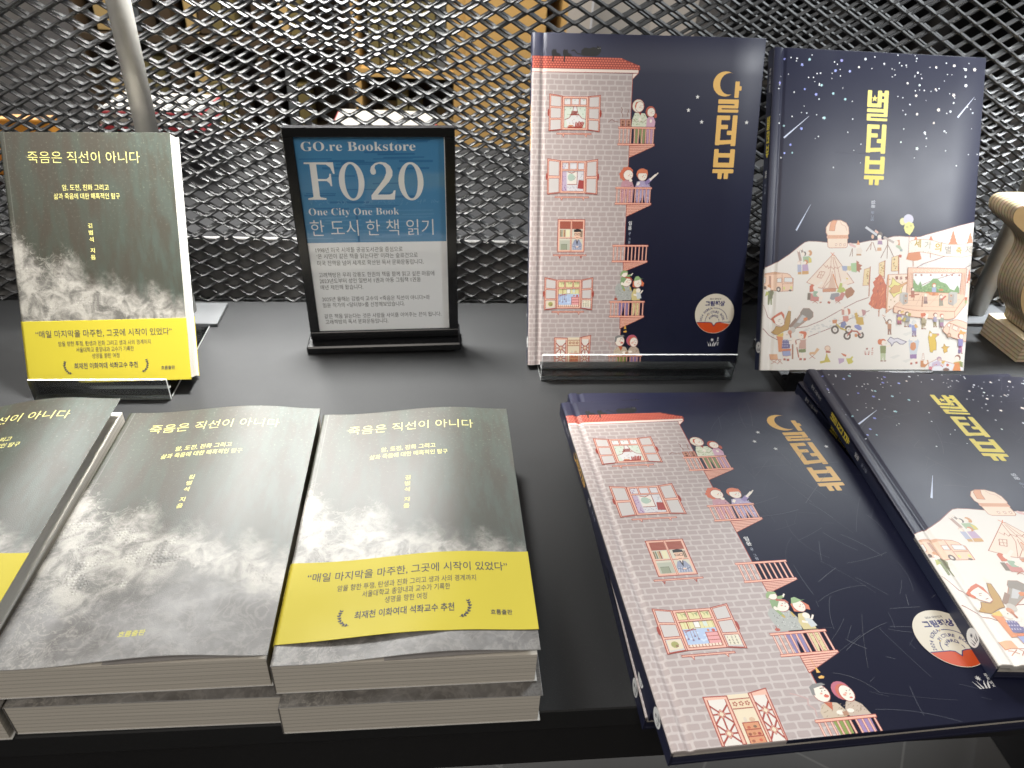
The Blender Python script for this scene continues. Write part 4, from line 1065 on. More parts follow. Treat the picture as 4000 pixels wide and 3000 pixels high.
b5603c;0.4;28 41.1 37.2 54.2 37.6 56.2 40.1 59.7 46 59.7 50 56.2 50.3 51.7 46.7 48.7 44.1 48.2 31.8 39.1 28 41.1
837a73;0;37.2 54.2 37.6 56.2 40.1 59.7 46 59.7 50 56.2 50.3 51.7 46.7 48.7 43.9 50.2
c3c3c5;0;34 46.1 39.4 53.7 43.3 51.7 37.8 45.7
d97b3d;0;40.7 50.2 42.8 51.2 45 50.7 44.1 48.2 40.9 47.7
8a6a5c;3;27.4 41.6 33.8 49.6
c3bdb5;0;33.2 39.1 32.7 37.4 31.3 36.3 29.5 36.3 28 37.4 27.3 39.1 27.7 40.9 29.1 42 30.9 42 32.5 40.9
d08a6a;0;29.9 36.6 29.5 35.3 28.5 34.5 27.2 34.5 26.1 35.3 25.6 36.6 25.9 38 26.9 38.8 28.2 38.8 29.4 38.0
b5603c;1.5;27.8 36.1 29.1 31.6
a46a4c;1.6;31.1 26.1 31.8 11.1
b05a3c;1.2;33.4 31.1 37.9 12.6
b5892f;0;13.5 42.6 18.9 41.6 21.9 44.1 22.6 49.6 25.3 57.1 27.7 56.6 27.6 47.1 26 39.1 22.3 38.1 15.1 34.1 12.4 34.6 9.6 36.6 12.1 39.1
7a4a22;0.4;13.5 42.6 18.9 41.6 21.9 44.1 22.6 49.6 25.3 57.1 27.7 56.6 27.6 47.1 26 39.1 22.3 38.1 15.1 34.1 12.4 34.6 9.6 36.6 12.1 39.1 13.5 42.6
f0e4d8;0;28.5 59.1 28.2 58.1 27.4 57.5 26.3 57.5 25.4 58.1 25 59.1 25.3 60.1 26.1 60.8 27.2 60.8 28.1 60.2
f0e4d8;2;26.2 59.6 26 61.6
f0e4d8;0;11 38.6 10.8 37.7 10.1 37.2 9.1 37.2 8.4 37.7 8 38.6 8.2 39.5 9 40 9.9 40 10.6 39.5
f2e8de;0;11.3 52.1 18 54.6 21.6 48.6 21.9 44.1 18.8 42.1 13.4 44.1 11.1 47.1
b5603c;0.4;11.3 52.1 18 54.6 21.6 48.6 21.9 44.1 18.8 42.1 13.4 44.1 11.1 47.1 11.3 52.1
cd5a30;0;8.8 49.6 13.8 54.1 18.4 56.6 21.2 53.6 21.9 48.6 20.4 50.1 18.6 54.1 13.9 51.6 10.9 49.6 12.7 46.1 11.7 45.1
8a3a2a;0.4;15.3 47.6 16.6 47.1
8a3a2a;0.4;15.7 48.6 17.8 49.1
8a3a2a;0.4;17.6 44.6 19.7 45.4
dcbb4c;0;15.1 34.1 21.3 36.6 21.1 32.6 16.3 31.6
d98148;0;14.1 33.1 21.1 32.1 21 18.2 17.3 17.9 15.9 29.6
f0e4d8;0;27.1 33.6 26.7 31.9 25.3 30.8 23.5 30.8 21.9 31.9 21.3 33.6 21.7 35.4 23.1 36.5 24.9 36.5 26.4 35.4
4f4a8c;0;20.7 29.6 26.1 29.6 28.5 25.1 28.5 21.6 25 21.2 20.2 21.2
c9c6dd;0;21.2 28.6 21 28.1 20.5 28.3 20.4 29 20.9 29.2
c9c6dd;0;22.8 28.6 22.6 28.1 22.1 28.3 22 29 22.5 29.2
c9c6dd;0;24.4 28.6 24.2 28.1 23.7 28.3 23.6 29 24.1 29.2
c9c6dd;0;26 28.6 25.8 28.1 25.3 28.3 25.2 29 25.7 29.2
c9c6dd;0;27.6 28.6 27.4 28.1 26.9 28.3 26.8 29 27.3 29.2
c9c6dd;0;21.4 26.1 21.1 25.6 20.6 25.8 20.6 26.5 21.1 26.7
c9c6dd;0;23 26.1 22.7 25.6 22.2 25.8 22.2 26.5 22.7 26.7
c9c6dd;0;24.6 26.1 24.3 25.6 23.8 25.8 23.8 26.5 24.3 26.7
c9c6dd;0;26.2 26.1 25.9 25.6 25.4 25.8 25.4 26.5 25.9 26.7
c9c6dd;0;27.8 26.1 27.5 25.6 27 25.8 27 26.5 27.5 26.7
c9c6dd;0;21.6 23.7 21.3 23.1 20.8 23.3 20.8 24 21.2 24.2
c9c6dd;0;23.2 23.7 22.9 23.1 22.4 23.3 22.4 24 22.8 24.2
c9c6dd;0;24.8 23.6 24.5 23.1 24 23.3 24 24 24.4 24.2
c9c6dd;0;26.4 23.6 26.1 23.1 25.6 23.3 25.6 24 26 24.2
d9713a;0;20.8 20.7 29.6 21.1 29.7 19.1 21.5 18.7
8f9cc9;0;20.9 18.7 28.9 19.4 29.7 14.6 25.5 13.9 21.8 14.2
b5603c;0.3;20.9 18.7 28.9 19.4 29.7 14.6 25.5 13.9 21.8 14.2 20.9 18.7
f0e4d8;3;23.1 13.7 23.3 10.9
f0e4d8;3;26.9 13.7 27.1 10.7
b04a35;2;22.5 10.9 24.7 10.9
b04a35;2;26 10.4 28.4 10.4
f0e4d8;3.4;27.3 27.1 31 27.1 32.9 31.6
f0e4d8;0;41.7 33.6 41.3 31.7 40 30.5 38.2 30.5 36.8 31.7 36.1 33.6 36.5 35.6 37.8 36.7 39.5 36.7 41 35.6
d2622f;0;36.8 37.1 39.4 38.1 43.7 37.6 45.6 34.1 44.8 29.6 42 31.1 41.5 35.1 37.4 36.1
c79a8d;0;38.4 29.6 44.2 30.1 44.8 21.1 37.3 21.1
6f7f42;0;37.4 20.4 44.6 21.1 44.8 17.9 41.3 17.4 37.6 17.6
f0e4d8;2.6;39.5 17.1 39.8 12.1
f0e4d8;2.6;43.2 17.1 43.8 12.1
b04a35;2;38.5 11.1 41.2 11.1
b04a35;2;42.8 10.9 45.2 11.1
f0e4d8;2.2;44.2 30.1 46.2 36.1 46.3 38.7
f0e4d8;2.2;37.9 28.6 35 23.6 32.9 22.6
3a2620;0;39.8 34.1 39.8 33.9 39.6 33.8 39.3 33.8 39.1 33.9 39 34.1 39 34.4 39.2 34.5 39.5 34.5 39.7 34.4
3a2620;0;25.4 34.4 25.3 34.1 25.1 34 24.8 34 24.6 34.1 24.5 34.4 24.6 34.6 24.8 34.8 25 34.8 25.3 34.6
e0a77d;0;8.9 15.7 16.1 15.9 17.2 10.9 10.1 10.5
b5603c;0.5;8.9 15.7 10.1 10.5 20.4 10.7
b5603c;0.5;11.1 6.5 15.7 10.0
b5603c;0.5;10.9 9.7 15.9 7.2
b5603c;0.5;16.5 6.2 20.4 10.2
b5603c;0.5;17.3 10.2 21.7 6.7
dcaf82;0;48.8 17.8 53.6 18.3 55.8 22.1 58.6 20.6 54.3 15.6 48.1 15.8
b5603c;0.5;48.7 11.6 53.8 15.6
b5603c;0.5;49 15.6 54.6 11.6
3d2a20;1.7;76.4 39.6 76 38 74.9 36.8 73.3 36.3 71.7 36.8 70.4 38 69.9 39.6 70.2 41.2 71.3 42.4 72.9 42.9 74.6 42.4 75.8 41.2 76.4 39.6
b5603c;0;73.7 39.6 73.6 39.3 73.3 39.1 73 39.1 72.7 39.3 72.6 39.6 72.7 39.9 72.9 40.1 73.2 40.1 73.5 39.9
3d2a20;1.7;90.3 39.7 90 38.1 88.9 37 87.4 36.6 85.7 37 84.5 38.1 84 39.7 84.3 41.3 85.4 42.5 86.9 42.9 88.5 42.5 89.8 41.3 90.3 39.7
b5603c;0;87.7 39.7 87.6 39.4 87.3 39.2 87 39.2 86.7 39.4 86.6 39.7 86.7 40 86.9 40.2 87.3 40.2 87.6 40.0
3d2a20;1.7;88.9 33.7 88.6 32.2 87.6 31.1 86.1 30.7 84.6 31.1 83.4 32.2 82.9 33.7 83.2 35.2 84.2 36.3 85.7 36.7 87.2 36.3 88.4 35.2 88.9 33.7
b5603c;0;86.5 33.7 86.4 33.4 86.1 33.2 85.8 33.2 85.5 33.4 85.4 33.7 85.5 34 85.7 34.1 86.1 34.1 86.3 34.0
3d2a20;1.7;102.3 34.7 102 33.4 101.2 32.5 99.9 32.2 98.7 32.5 97.7 33.4 97.3 34.7 97.6 35.9 98.4 36.8 99.6 37.1 100.9 36.8 101.8 35.9 102.3 34.7
b5603c;0;100.3 34.7 100.2 34.4 100 34.2 99.6 34.2 99.4 34.4 99.2 34.7 99.3 35 99.6 35.2 99.9 35.2 100.2 35.0
c97b46;0;69.7 48.8 74.8 49.3 74.5 45.7 70.4 45.7
c0a63c;1.4;74 45.2 79.2 40.7 84.7 39.2
c0a63c;1.4;79.2 40.7 83.9 43.2
b04a35;1.4;86.2 34.2 89.7 38.7 95.7 38.2 99.2 34.7
c9793c;0;96.4 34.4 96.2 33.4 95.5 32.7 94.5 32.7 93.7 33.4 93.3 34.4 93.6 35.5 94.3 36.1 95.2 36.1 96 35.5
f0e4d8;0;86.3 56.9 85.9 55.3 84.7 54.4 83.2 54.4 81.9 55.3 81.3 56.9 81.7 58.4 82.9 59.4 84.4 59.4 85.7 58.4
c96a4a;0;84.4 60.4 87.2 59.4 88 55.9 86 53.4 85.4 57.4
cf8678;0;80.3 52.8 86 52.9 86.5 48.8 85.3 47.3 80.9 47.5
c98d80;2.6;80.5 53.8 80.1 58.9
f0e4d8;2;80 59.4 79.6 62.2
6a77a8;4.5;83.7 46.3 81.1 44.8 80.5 41.7
f0e4d8;2;80 49.3 76.9 50.3
f0e4d8;0;100.8 55.9 100.5 54.2 99.3 53.1 97.8 53 96.5 54.1 95.9 55.9 96.2 57.7 97.4 58.8 98.9 58.8 100.2 57.7
b77f83;0;98.9 59.5 103.1 58.5 103.6 54.9 100.7 52.9
c79f33;0;96.4 51.9 100.8 51.9 102.4 44.8 98 44.3 94.4 45.8 94.4 49.3
c79f33;3;95.5 49.3 93.2 55.9
f0e4d8;2;93.4 56.4 93.5 59.5
7f84bd;0;92 44 96.9 44.8 100.1 42.3 100.3 39.7 97.3 39.2 93.3 41.8
f0e4d8;3;91.4 44.8 90.1 40.2
f0e4d8;2.6;98.9 39.2 99.4 36.7
e9cdb5;0;69.4 21.6 69 20.1 67.7 19.2 65.9 19.2 64.5 20.1 63.8 21.6 64.3 23.1 65.6 24 67.3 24 68.8 23.1
b5603c;0.4;69.4 21.6 69.2 20.3 68.2 19.4 66.8 19.1 65.4 19.4 64.3 20.3 63.8 21.6 64.1 22.8 65.1 23.8 66.5 24.1 67.9 23.8 69 22.8 69.4 21.6
f0e4d8;0;70.3 16.5 70.1 15.5 69.2 14.9 68.2 14.9 67.3 15.5 66.9 16.5 67.1 17.6 67.9 18.2 69 18.2 69.9 17.6
c6b43c;0;66.1 18.1 67.4 13.5 70.5 8.5 63.5 8 65.2 14.0
c6b43c;2.2;59.7 8 65 9.0
b04a35;1.6;65 18.3 69.8 18.0
f0e4d8;0;90.4 15.2 90.1 14.1 89.2 13.4 88.1 13.4 87.1 14.1 86.6 15.2 86.9 16.4 87.8 17.1 89 17 90 16.3
cf6a3a;0;80.2 17.3 86.3 15.5 85.9 13.5 83.1 14.5
c9bf45;0;86 11.9 90.9 12.4 93.9 8.9 92.3 7.4 88.6 6.4
bb9fbe;0;77.9 12 84.4 12 84 8.9 79.3 6.4
c9bf45;1.8;91 11.4 92.7 13.9
bfc3cc;0;97.7 136.6 99.2 138.4 110.8 131.2 109.8 129.1
e3b29c;2;108.1 134.5 111.3 132.2
3a2b33;0;116.1 130.8 115.7 129.3 114.6 128.3 113 128.3 111.7 129.2 111.1 130.7 111.5 132.2 112.7 133.2 114.2 133.2 115.5 132.3
f0e4d8;0;115 128.5 114.7 127.2 113.7 126.4 112.4 126.4 111.3 127.1 110.8 128.4 111.1 129.6 112.1 130.4 113.5 130.5 114.6 129.7
e8cfd2;0;111.1 127.1 115 127.2 115.5 124.1 111.8 124.3
96719a;0;111.8 124.8 115.7 124.9 116.5 121.3 111.2 121.5
cf9b72;0;111.4 118.4 115.6 118.5 115.8 115.4 111.3 115.3
f0e4d8;2;113.4 121.2 113.6 118.4
a5745c;0.7;105.8 123.4 100.3 114.6
a5745c;0.7;105.2 123.4 104.6 116.0
a5745c;0.7;106.6 123.4 110.5 114.8
d9a889;0;107.4 128.6 107.2 127.4 106.6 126.6 105.7 126.6 104.9 127.3 104.6 128.5 104.7 129.7 105.4 130.5 106.3 130.5 107.1 129.8
b9aaa4;2.2;117.1 128.5 128 123.5
8a5a48;0.6;121.7 121.6 115.4 108.5
8a5a48;0.6;121.7 121.6 121.9 108.1
8a5a48;0.6;121.7 121.6 129 109.4
8a5a48;1;121.5 125.7 121.7 121.6
c98352;0;129.3 125.4 133.7 126.2 134.4 120.8 132.1 121.3 131.9 124.4
f0e4d8;0;132.7 123.4 132.4 122.1 131.4 121.3 130 121.3 128.9 122 128.4 123.3 128.8 124.6 129.8 125.4 131.1 125.4 132.2 124.6
a9b79a;0;131 121.3 134.4 120.8 136.9 117.3 134.1 117.2 130 119.7
8ba0a3;0;134.3 117.2 137.1 117.3 137.3 115.2 134.8 115.2
f0e4d8;1.6;135.9 114.9 135.5 112.1
c0522e;2.6;133.9 111 136.7 110.6
d8894f;0;91.6 125 93.8 120.7 90.2 120.6
f0e4d8;0;93.6 118.9 93.4 117.7 92.4 117 91.2 117 90.2 117.7 89.8 118.8 90.1 120 91 120.7 92.2 120.7 93.2 120.0
e5d9cc;0;90.2 117 94.5 118.1 96.7 115.1 95.2 112 90.5 112.0
b98a5c;0;90.5 112 95.5 112 95.6 110.5 90.6 110.4
dcb3b0;0;81.8 121.7 84.2 122.5 90 119.3 88.9 117.7 83.3 119.7
8a5a48;0.6;86.2 117.2 84 109.5
8a5a48;0.6;86.2 117.2 86.7 109.6
e2dd9a;0;138.7 143.5 138.3 141.4 136.8 140.1 134.9 140 133.3 141.3 132.6 143.4 133 145.5 134.5 146.9 136.4 146.9 138 145.6
c9c8dd;0;146.6 145.8 146.2 143.6 144.9 141.9 142.9 140.9 140.6 140.9 138.4 141.8 136.9 143.4 136.2 145.5 136.6 147.7 137.9 149.4 139.9 150.4 142.2 150.4 144.4 149.5 145.9 147.9
e5e07f;0;137.2 137.3 138 141.5 141.8 143.5 146.4 142.1 147.9 138.6 146.4 134.4 143.5 130.8 139.1 133.2
b04a35;0.4;143.3 130.2 143.3 125.1
c8c46a;0;141.9 138.5 141.7 137.7 141 137.2 140.1 137.2 139.4 137.6 139.1 138.4 139.3 139.2 140 139.6 140.8 139.7 141.6 139.2
c8c46a;0;145.7 139.8 145.5 139.1 144.8 138.6 144 138.6 143.2 139 142.9 139.8 143.1 140.5 143.8 141 144.7 141 145.4 140.6
dd7440;0;188.2 136.5 189.6 133.2 189.3 133.2 191 129.9 190.4 129.9 192.5 126.6 191.5 126.6 193.9 123.3 184.2 123.2 186.2 126.5 185.2 126.5 186.9 129.8 186.2 129.8 187.5 133.2 187.2 133.2
dd7440;0;206 135.3 207.2 132.5 206.9 132.5 208.4 129.7 207.8 129.7 209.6 126.9 208.8 126.9 210.8 124.1 202.8 124 204.4 126.8 203.6 126.8 204.9 129.6 204.4 129.6 205.5 132.4 205.2 132.4
dd7440;0;165.5 130.9 166.4 129.5 166.2 129.5 167.3 128.2 166.8 128.2 168.1 126.9 167.5 126.8 169 125.5 162.8 125.4 164.1 126.8 163.5 126.8 164.6 128.2 164.1 128.1 165 129.5 164.8 129.5
dd7440;0;150 130.1 150.8 129 150.6 129 151.6 127.9 151.2 127.9 152.4 126.8 151.8 126.8 153.1 125.8 147.5 125.7 148.7 126.8 148.1 126.8 149.2 127.9 148.8 127.9 149.6 129 149.4 129.0
efe6d6;0;143.4 124.8 150.8 126.8 159.3 127.2 167.8 126.3 176.5 124.1 185.1 122.9 196.5 123 210.7 125.2 211 112.9 200.2 111 188.7 111.1 177.3 111.7 165.8 114.1 154.4 115.2 143.5 113.8
b5603c;0.4;143.4 124.8 150.8 126.8 159.3 127.2 167.8 126.3 176.5 124.1 185.1 122.9 196.5 123 210.7 125.2 211 112.9 200.2 111 188.7 111.1 177.3 111.7 165.8 114.1 154.4 115.2 143.5 113.8 143.4 124.8
cf7741;0;143.3 113.8 155 115.2 157.4 108.3 153.3 106.9 148.8 106.6 144.3 107.3 141.4 107.8
b5603c;0.7;148.8 106.6 149.1 101.0
b5603c;0.6;166.1 113.8 166.4 109.4
TEXT;b99a3a;149 120 155.8 120.1;세
TEXT;b5aea4;159.5 118.9 165.5 119.0;기
TEXT;c2a23a;170.4 116.7 177.2 116.8;의
TEXT;a99f97;181.1 114.6 187.4 114.7;별
TEXT;c2a23a;192.5 114.7 198.5 114.8;축
TEXT;a9a097;202.2 115.1 209.1 115.2;제
8a8580;0;158.8 115.6 158.6 115.2 158.1 115.3 158.1 115.8 158.5 115.9
c0a25a;0;185.5 115.9 185.3 115.6 184.8 115.7 184.8 116.1 185.2 116.3
9c7a52;0;202.9 116 202.7 115.6 202.2 115.8 202.2 116.2 202.6 116.3
8a8580;0;207.9 123.8 207.6 123.5 207.2 123.6 207.1 124 207.6 124.2
8a8580;0;175.9 115.5 175.7 115.1 175.2 115.2 175.2 115.7 175.6 115.8
9c7a52;0;191.2 116.8 191 116.4 190.5 116.5 190.5 117 190.9 117.1
8a8580;0;190.6 124.6 190.3 124.2 189.8 124.4 189.8 124.8 190.3 124.9
9c7a52;0;166.4 122.9 166.1 122.5 165.7 122.7 165.6 123.1 166.1 123.2
9c7a52;0;177.3 124.7 177.1 124.3 176.6 124.5 176.6 124.9 177 125.0
9c7a52;0;185 122.7 184.7 122.3 184.3 122.5 184.2 122.9 184.7 123.0
9c7a52;0;145.3 123.8 145.1 123.4 144.6 123.6 144.6 124 145 124.1
9c7a52;0;202.8 116.2 202.6 115.8 202.1 115.9 202.1 116.4 202.5 116.5
c0a25a;0;200.6 118.2 200.3 117.8 199.9 117.9 199.8 118.4 200.3 118.5
c0a25a;0;176.5 122.9 176.3 122.6 175.8 122.7 175.8 123.1 176.2 123.3
8a8580;0;164.4 115.6 164.2 115.3 163.7 115.4 163.7 115.8 164.1 116.0
8a8580;0;190.5 117.6 190.3 117.3 189.8 117.4 189.8 117.8 190.2 118.0
9c7a52;0;176.1 115.5 175.8 115.1 175.4 115.2 175.3 115.7 175.8 115.8
c0a25a;0;166.6 115.3 166.3 114.9 165.9 115 165.8 115.5 166.3 115.6
c0a25a;0;165.3 124 165.1 123.7 164.6 123.8 164.6 124.2 165 124.4
8a8580;0;150.7 116.8 150.4 116.4 150 116.6 150 117 150.4 117.1
c0a25a;0;188.3 123.5 188.1 123.1 187.6 123.2 187.6 123.7 188 123.8
c0a25a;0;150.3 122.8 150 122.5 149.6 122.6 149.6 123 150 123.2
8a8580;0;158.8 115.9 158.5 115.5 158.1 115.6 158.1 116.1 158.5 116.2
8a8580;0;176.9 123.2 176.6 122.9 176.2 123 176.1 123.4 176.6 123.5
9c7a52;0;174 124.4 173.7 124 173.3 124.2 173.2 124.6 173.7 124.7
9c7a52;0;178.1 124.6 177.8 124.2 177.4 124.4 177.3 124.8 177.8 124.9
c0a25a;0;163.8 122.3 163.6 122 163.1 122.1 163.1 122.5 163.5 122.6
9c7a52;0;187.5 122.7 187.2 122.4 186.8 122.5 186.7 122.9 187.2 123.1
8a8580;0;146.5 122.6 146.2 122.3 145.8 122.4 145.8 122.8 146.2 123.0
c0a25a;0;147.4 115.8 147.2 115.4 146.7 115.6 146.7 116 147.1 116.1
8a8580;0;208.9 115.8 208.7 115.5 208.2 115.6 208.2 116 208.6 116.1
9c7a52;0;155.7 124.4 155.4 124 155 124.2 154.9 124.6 155.4 124.7
9c7a52;0;206.3 123.6 206.1 123.3 205.6 123.4 205.6 123.8 206 124.0
c0a25a;0;190.6 117.8 190.3 117.5 189.9 117.6 189.8 118 190.3 118.2
e6cf9c;0;99.5 97.5 105.2 99.4 104.9 82.5 98.9 82.2
b5603c;0.4;99.5 97.5 105.2 99.4 104.9 82.5 98.9 82.2 99.5 97.5
b0603c;1;105.4 100.4 105.7 71.8
b98a3c;0;104.4 91.2 104.1 90.5 103.4 90.7 103.3 91.7 104 92.0
8d6d4a;0;103.7 89.4 103.3 88.6 102.6 88.9 102.6 89.9 103.2 90.2
cc9a40;0;103.2 91.1 102.8 90.3 102.1 90.6 102.1 91.5 102.7 91.8
b98a3c;0;104 95.6 103.6 94.8 102.9 95.1 102.9 96 103.5 96.4
b98a3c;0;102.9 92.4 102.5 91.6 101.8 91.9 101.8 92.9 102.4 93.2
cc9a40;0;103.5 93.7 103.1 92.9 102.4 93.2 102.4 94.1 103 94.4
8d6d4a;0;104 91.3 103.6 90.6 102.9 90.8 102.9 91.8 103.5 92.1
8d6d4a;0;104.6 84.5 104.2 83.7 103.5 84 103.4 84.9 104.1 85.2
e6cf9c;0;114.1 103.6 119.7 106 120.2 90.3 114.5 93.4
b5603c;0.4;114.1 103.6 119.7 106 120.2 90.3 114.5 93.4 114.1 103.6
b0603c;1;120 106.5 120.3 88.8
b98a3c;0;119.4 100.8 119.1 100 118.4 100.3 118.3 101.3 119 101.6
8d6d4a;0;116.7 101.9 116.4 101.1 115.7 101.4 115.6 102.4 116.3 102.7
b98a3c;0;117.3 97.1 117 96.4 116.3 96.7 116.2 97.6 116.9 97.9
cc9a40;0;119.4 98.6 119 97.8 118.3 98.1 118.2 99 118.9 99.3
b98a3c;0;119.6 96.4 119.2 95.6 118.5 95.9 118.4 96.8 119.1 97.2
cc9a40;0;117 95 116.7 94.2 116 94.5 115.9 95.4 116.6 95.7
8d6d4a;0;117.7 99.5 117.4 98.8 116.7 99.1 116.6 100 117.3 100.3
cc9a40;0;118.6 98.9 118.2 98.1 117.5 98.4 117.4 99.4 118.1 99.7
e6cf9c;0;126.8 109.4 133.3 111.3 134 96.7 127.1 96.3
b5603c;0.4;126.8 109.4 133.3 111.3 134 96.7 127.1 96.3 126.8 109.4
b0603c;1;133.6 111.6 134.8 93.8
8d6d4a;0;132.3 100.6 131.9 99.8 131.2 100.1 131.1 101.1 131.8 101.4
cc9a40;0;130.1 104.6 129.7 103.8 129 104.1 128.9 105.1 129.6 105.4
8d6d4a;0;131.6 99 131.2 98.2 130.5 98.5 130.5 99.4 131.1 99.7
cc9a40;0;130.1 101.1 129.8 100.4 129.1 100.6 129 101.6 129.7 101.9
b98a3c;0;130.2 101.7 129.8 101 129.1 101.3 129 102.2 129.7 102.5
8d6d4a;0;130.3 107.7 129.9 106.9 129.2 107.2 129.1 108.2 129.8 108.5
8d6d4a;0;129.5 103.5 129.1 102.7 128.4 103 128.4 104 129 104.3
8d6d4a;0;129.6 107.5 129.3 106.7 128.6 107 128.5 107.9 129.2 108.2
c8592c;0;115.6 93.6 117.9 91.3 119.8 88.8 121.8 84.2 123.3 82.7 123.6 77.6 124.5 60.1 120.5 61.1 117.8 59.7 112.3 60.1 109.4 62.1 105.6 64.6 107.8 68.2 107.4 70.3 109.6 75.4 108.8 77.9 110.8 81.5 108.9 85.6 111.5 87.7 110.9 89.2 113.5 90.8
a8431f;0.7;114.8 85.6 114.2 83.2
a8431f;0.7;117.8 69.6 117.1 67.3
d9703c;0.7;115.2 85.9 114.6 83.6
d9703c;0.7;119.8 66.8 119.2 64.5
a8431f;0.7;113.5 64 112.9 61.7
e28a55;0.7;109.5 63.1 108.9 60.8
e28a55;0.7;119.6 80.4 119 78.0
e28a55;0.7;120.1 76.7 119.5 74.4
e28a55;0.7;119 65.5 118.4 63.2
d9703c;0.7;117.2 86.7 116.5 84.4
a8431f;0.7;118 66.8 117.3 64.5
e28a55;0.7;110.7 65.7 110.1 63.4
d9703c;0.7;118.8 68.3 118.2 66.0
a8431f;0.7;116.8 85.8 116.2 83.5
e28a55;0.7;120.4 77.2 119.8 74.9
d9703c;0.7;120.3 72.4 119.7 70.1
a8431f;0.7;114 65.3 113.4 63.0
d9703c;0.7;115.2 89.5 114.6 87.2
e28a55;0.7;122.8 66.4 122.2 64.1
a8431f;0.7;117.2 85.1 116.6 82.8
e28a55;0.7;110.4 68.2 109.8 65.8
d9703c;0.7;112.8 67.3 112.2 65.0
a8431f;0.7;114 90.5 113.4 88.2
e28a55;0.7;117 75.9 116.4 73.6
d9703c;0.7;116.6 88.2 116 85.9
d9703c;0.7;114.3 86 113.7 83.7
e28a55;0.7;118.9 75.1 118.3 72.8
e28a55;0.7;118.5 86.8 117.9 84.5
d9703c;0.7;117.9 63.2 117.3 60.8
d9703c;0.7;114.6 81.1 113.9 78.8
d9703c;0.7;117.8 74 117.2 71.7
e28a55;0.7;117.9 88.8 117.2 86.5
d9703c;0.7;114.9 89.6 114.3 87.3
a8431f;0.7;114.7 78.6 114.1 76.3
a8431f;0.7;111.6 63.2 111 60.9
d9703c;0.7;114 75.4 113.4 73.1
d9703c;0.7;121.4 77.9 120.7 75.6
d9703c;0.7;111.3 74.1 110.7 71.8
d9703c;0.7;113.3 74.4 112.7 72.1
d9703c;0.7;120.1 71.2 119.4 68.9
a8431f;0.7;115 77.8 114.3 75.5
a8431f;0.7;118.6 86.2 118 83.9
d9703c;0.7;117.6 70.6 116.9 68.3
b5603c;0.9;117 60.1 116.6 57.0
b5603c;0.9;116.9 61.5 117.1 52.8
f2dcc8;0;123.7 92.9 144 93.9 144.7 76.2 132.1 62.7 124.2 56 123 77.6
b5603c;0.5;123.7 92.9 144 93.9 144.7 76.2 132.1 62.7 124.2 56 123 77.6 123.7 92.9
dc9d76;0;123.7 92.9 125.1 93 125.8 57.1 124.5 56.0
f2dcc8;0;124.8 71.8 137.1 71.9 137.4 67.8 132.1 63.7 131.7 60.8 124.3 58.8
dc9d76;0;124 71.8 125.1 71.8 125.4 59 123.8 58.5
b5603c;0.5;123.8 58.5 131.7 61.0
e6dd86;0;128.6 90.4 132.8 86.4 140.3 82.8 138.4 78.2 139.3 76.1 134.2 74.1 131.3 71 129.1 74 125.9 77.1 128.2 80.2 125.3 81.4 127.9 84.3
a8863c;0.5;128.6 90.4 132.8 86.4 140.3 82.8 138.4 78.2 139.3 76.1 134.2 74.1 131.3 71 129.1 74 125.9 77.1 128.2 80.2 125.3 81.4 127.9 84.3 128.6 90.4
d8a56a;0;128.2 80.2 131.3 82.8 134.7 82.3 144 86.5 144.3 85.2 137.1 80.8 136.8 77.2 130.7 75.1 127.3 76.1
b5603c;0.4;128.2 80.2 131.3 82.8 134.7 82.3 144 86.5 144.3 85.2 137.1 80.8 136.8 77.2 130.7 75.1 127.3 76.1 128.2 80.2
TEXT;8c2f22;131.5 88.7 134.3 88.7;별
TEXT;8c2f22;136 88.7 138.8 88.7;음
TEXT;8c2f22;141.6 88.8 144.1 88.8;별
a8863c;0;126.6 88.4 126.2 87.7 125.4 87.9 125.4 88.8 126.1 89.0
a8863c;0;129 68.9 128.6 68.2 127.9 68.5 127.8 69.3 128.5 69.6
a8863c;0;133 67.4 132.6 66.7 131.9 66.9 131.8 67.8 132.5 68.1
a8863c;0;127.8 62.2 127.4 61.5 126.6 61.8 126.6 62.6 127.3 62.9
a8863c;0;139.6 85.9 139.2 85.2 138.4 85.5 138.4 86.3 139.1 86.6
ecc4aa;0;143.9 99.9 204.9 100.1 204.6 74.6 205.3 69.4 200.7 60.5 195.4 54.3 186.9 54.2 166.9 55.2 144.3 57.2 132.1 62.7 137.4 67.9 144.2 74.1
e7e9e8;0;149.3 95 200.1 95.6 198.8 75.8 150.2 76.8
8c2f22;0.5;159.4 83.5 167.6 87.2
8c2f22;0.5;175.4 89.9 184.9 92.6 192.7 95.3
6f9a5c;0;150.2 77 150.2 89.6 152.8 85.5 155.5 83 157.4 87.1 160 82 166.6 85.7 170.3 89.8 174.8 90.1 178.4 86.8 184.2 85.3 189.1 80.2 193.2 78.7 196.3 83.9 198.5 80.8 198.5 75.8
557f45;0;162.9 77.7 162.5 77.1 161.6 77.1 161.1 77.7 161.5 78.3 162.4 78.3
86ad70;0;158.3 77.6 157.9 77 157 77 156.5 77.6 156.9 78.2 157.8 78.2
557f45;0;181.4 79.4 181 78.8 180.1 78.8 179.6 79.4 180 80 180.9 80.0
557f45;0;159 82.1 158.6 81.4 157.7 81.4 157.2 82.1 157.6 82.7 158.5 82.7
86ad70;0;188.7 79.9 188.3 79.3 187.4 79.3 186.9 79.9 187.3 80.5 188.2 80.6
86ad70;0;153.9 77.4 153.5 76.8 152.6 76.8 152.1 77.4 152.5 78.1 153.4 78.1
86ad70;0;177 82.4 176.6 81.8 175.7 81.8 175.2 82.4 175.6 83 176.5 83.0
93b87c;0;161 80.5 160.6 79.8 159.7 79.8 159.2 80.5 159.6 81.1 160.5 81.1
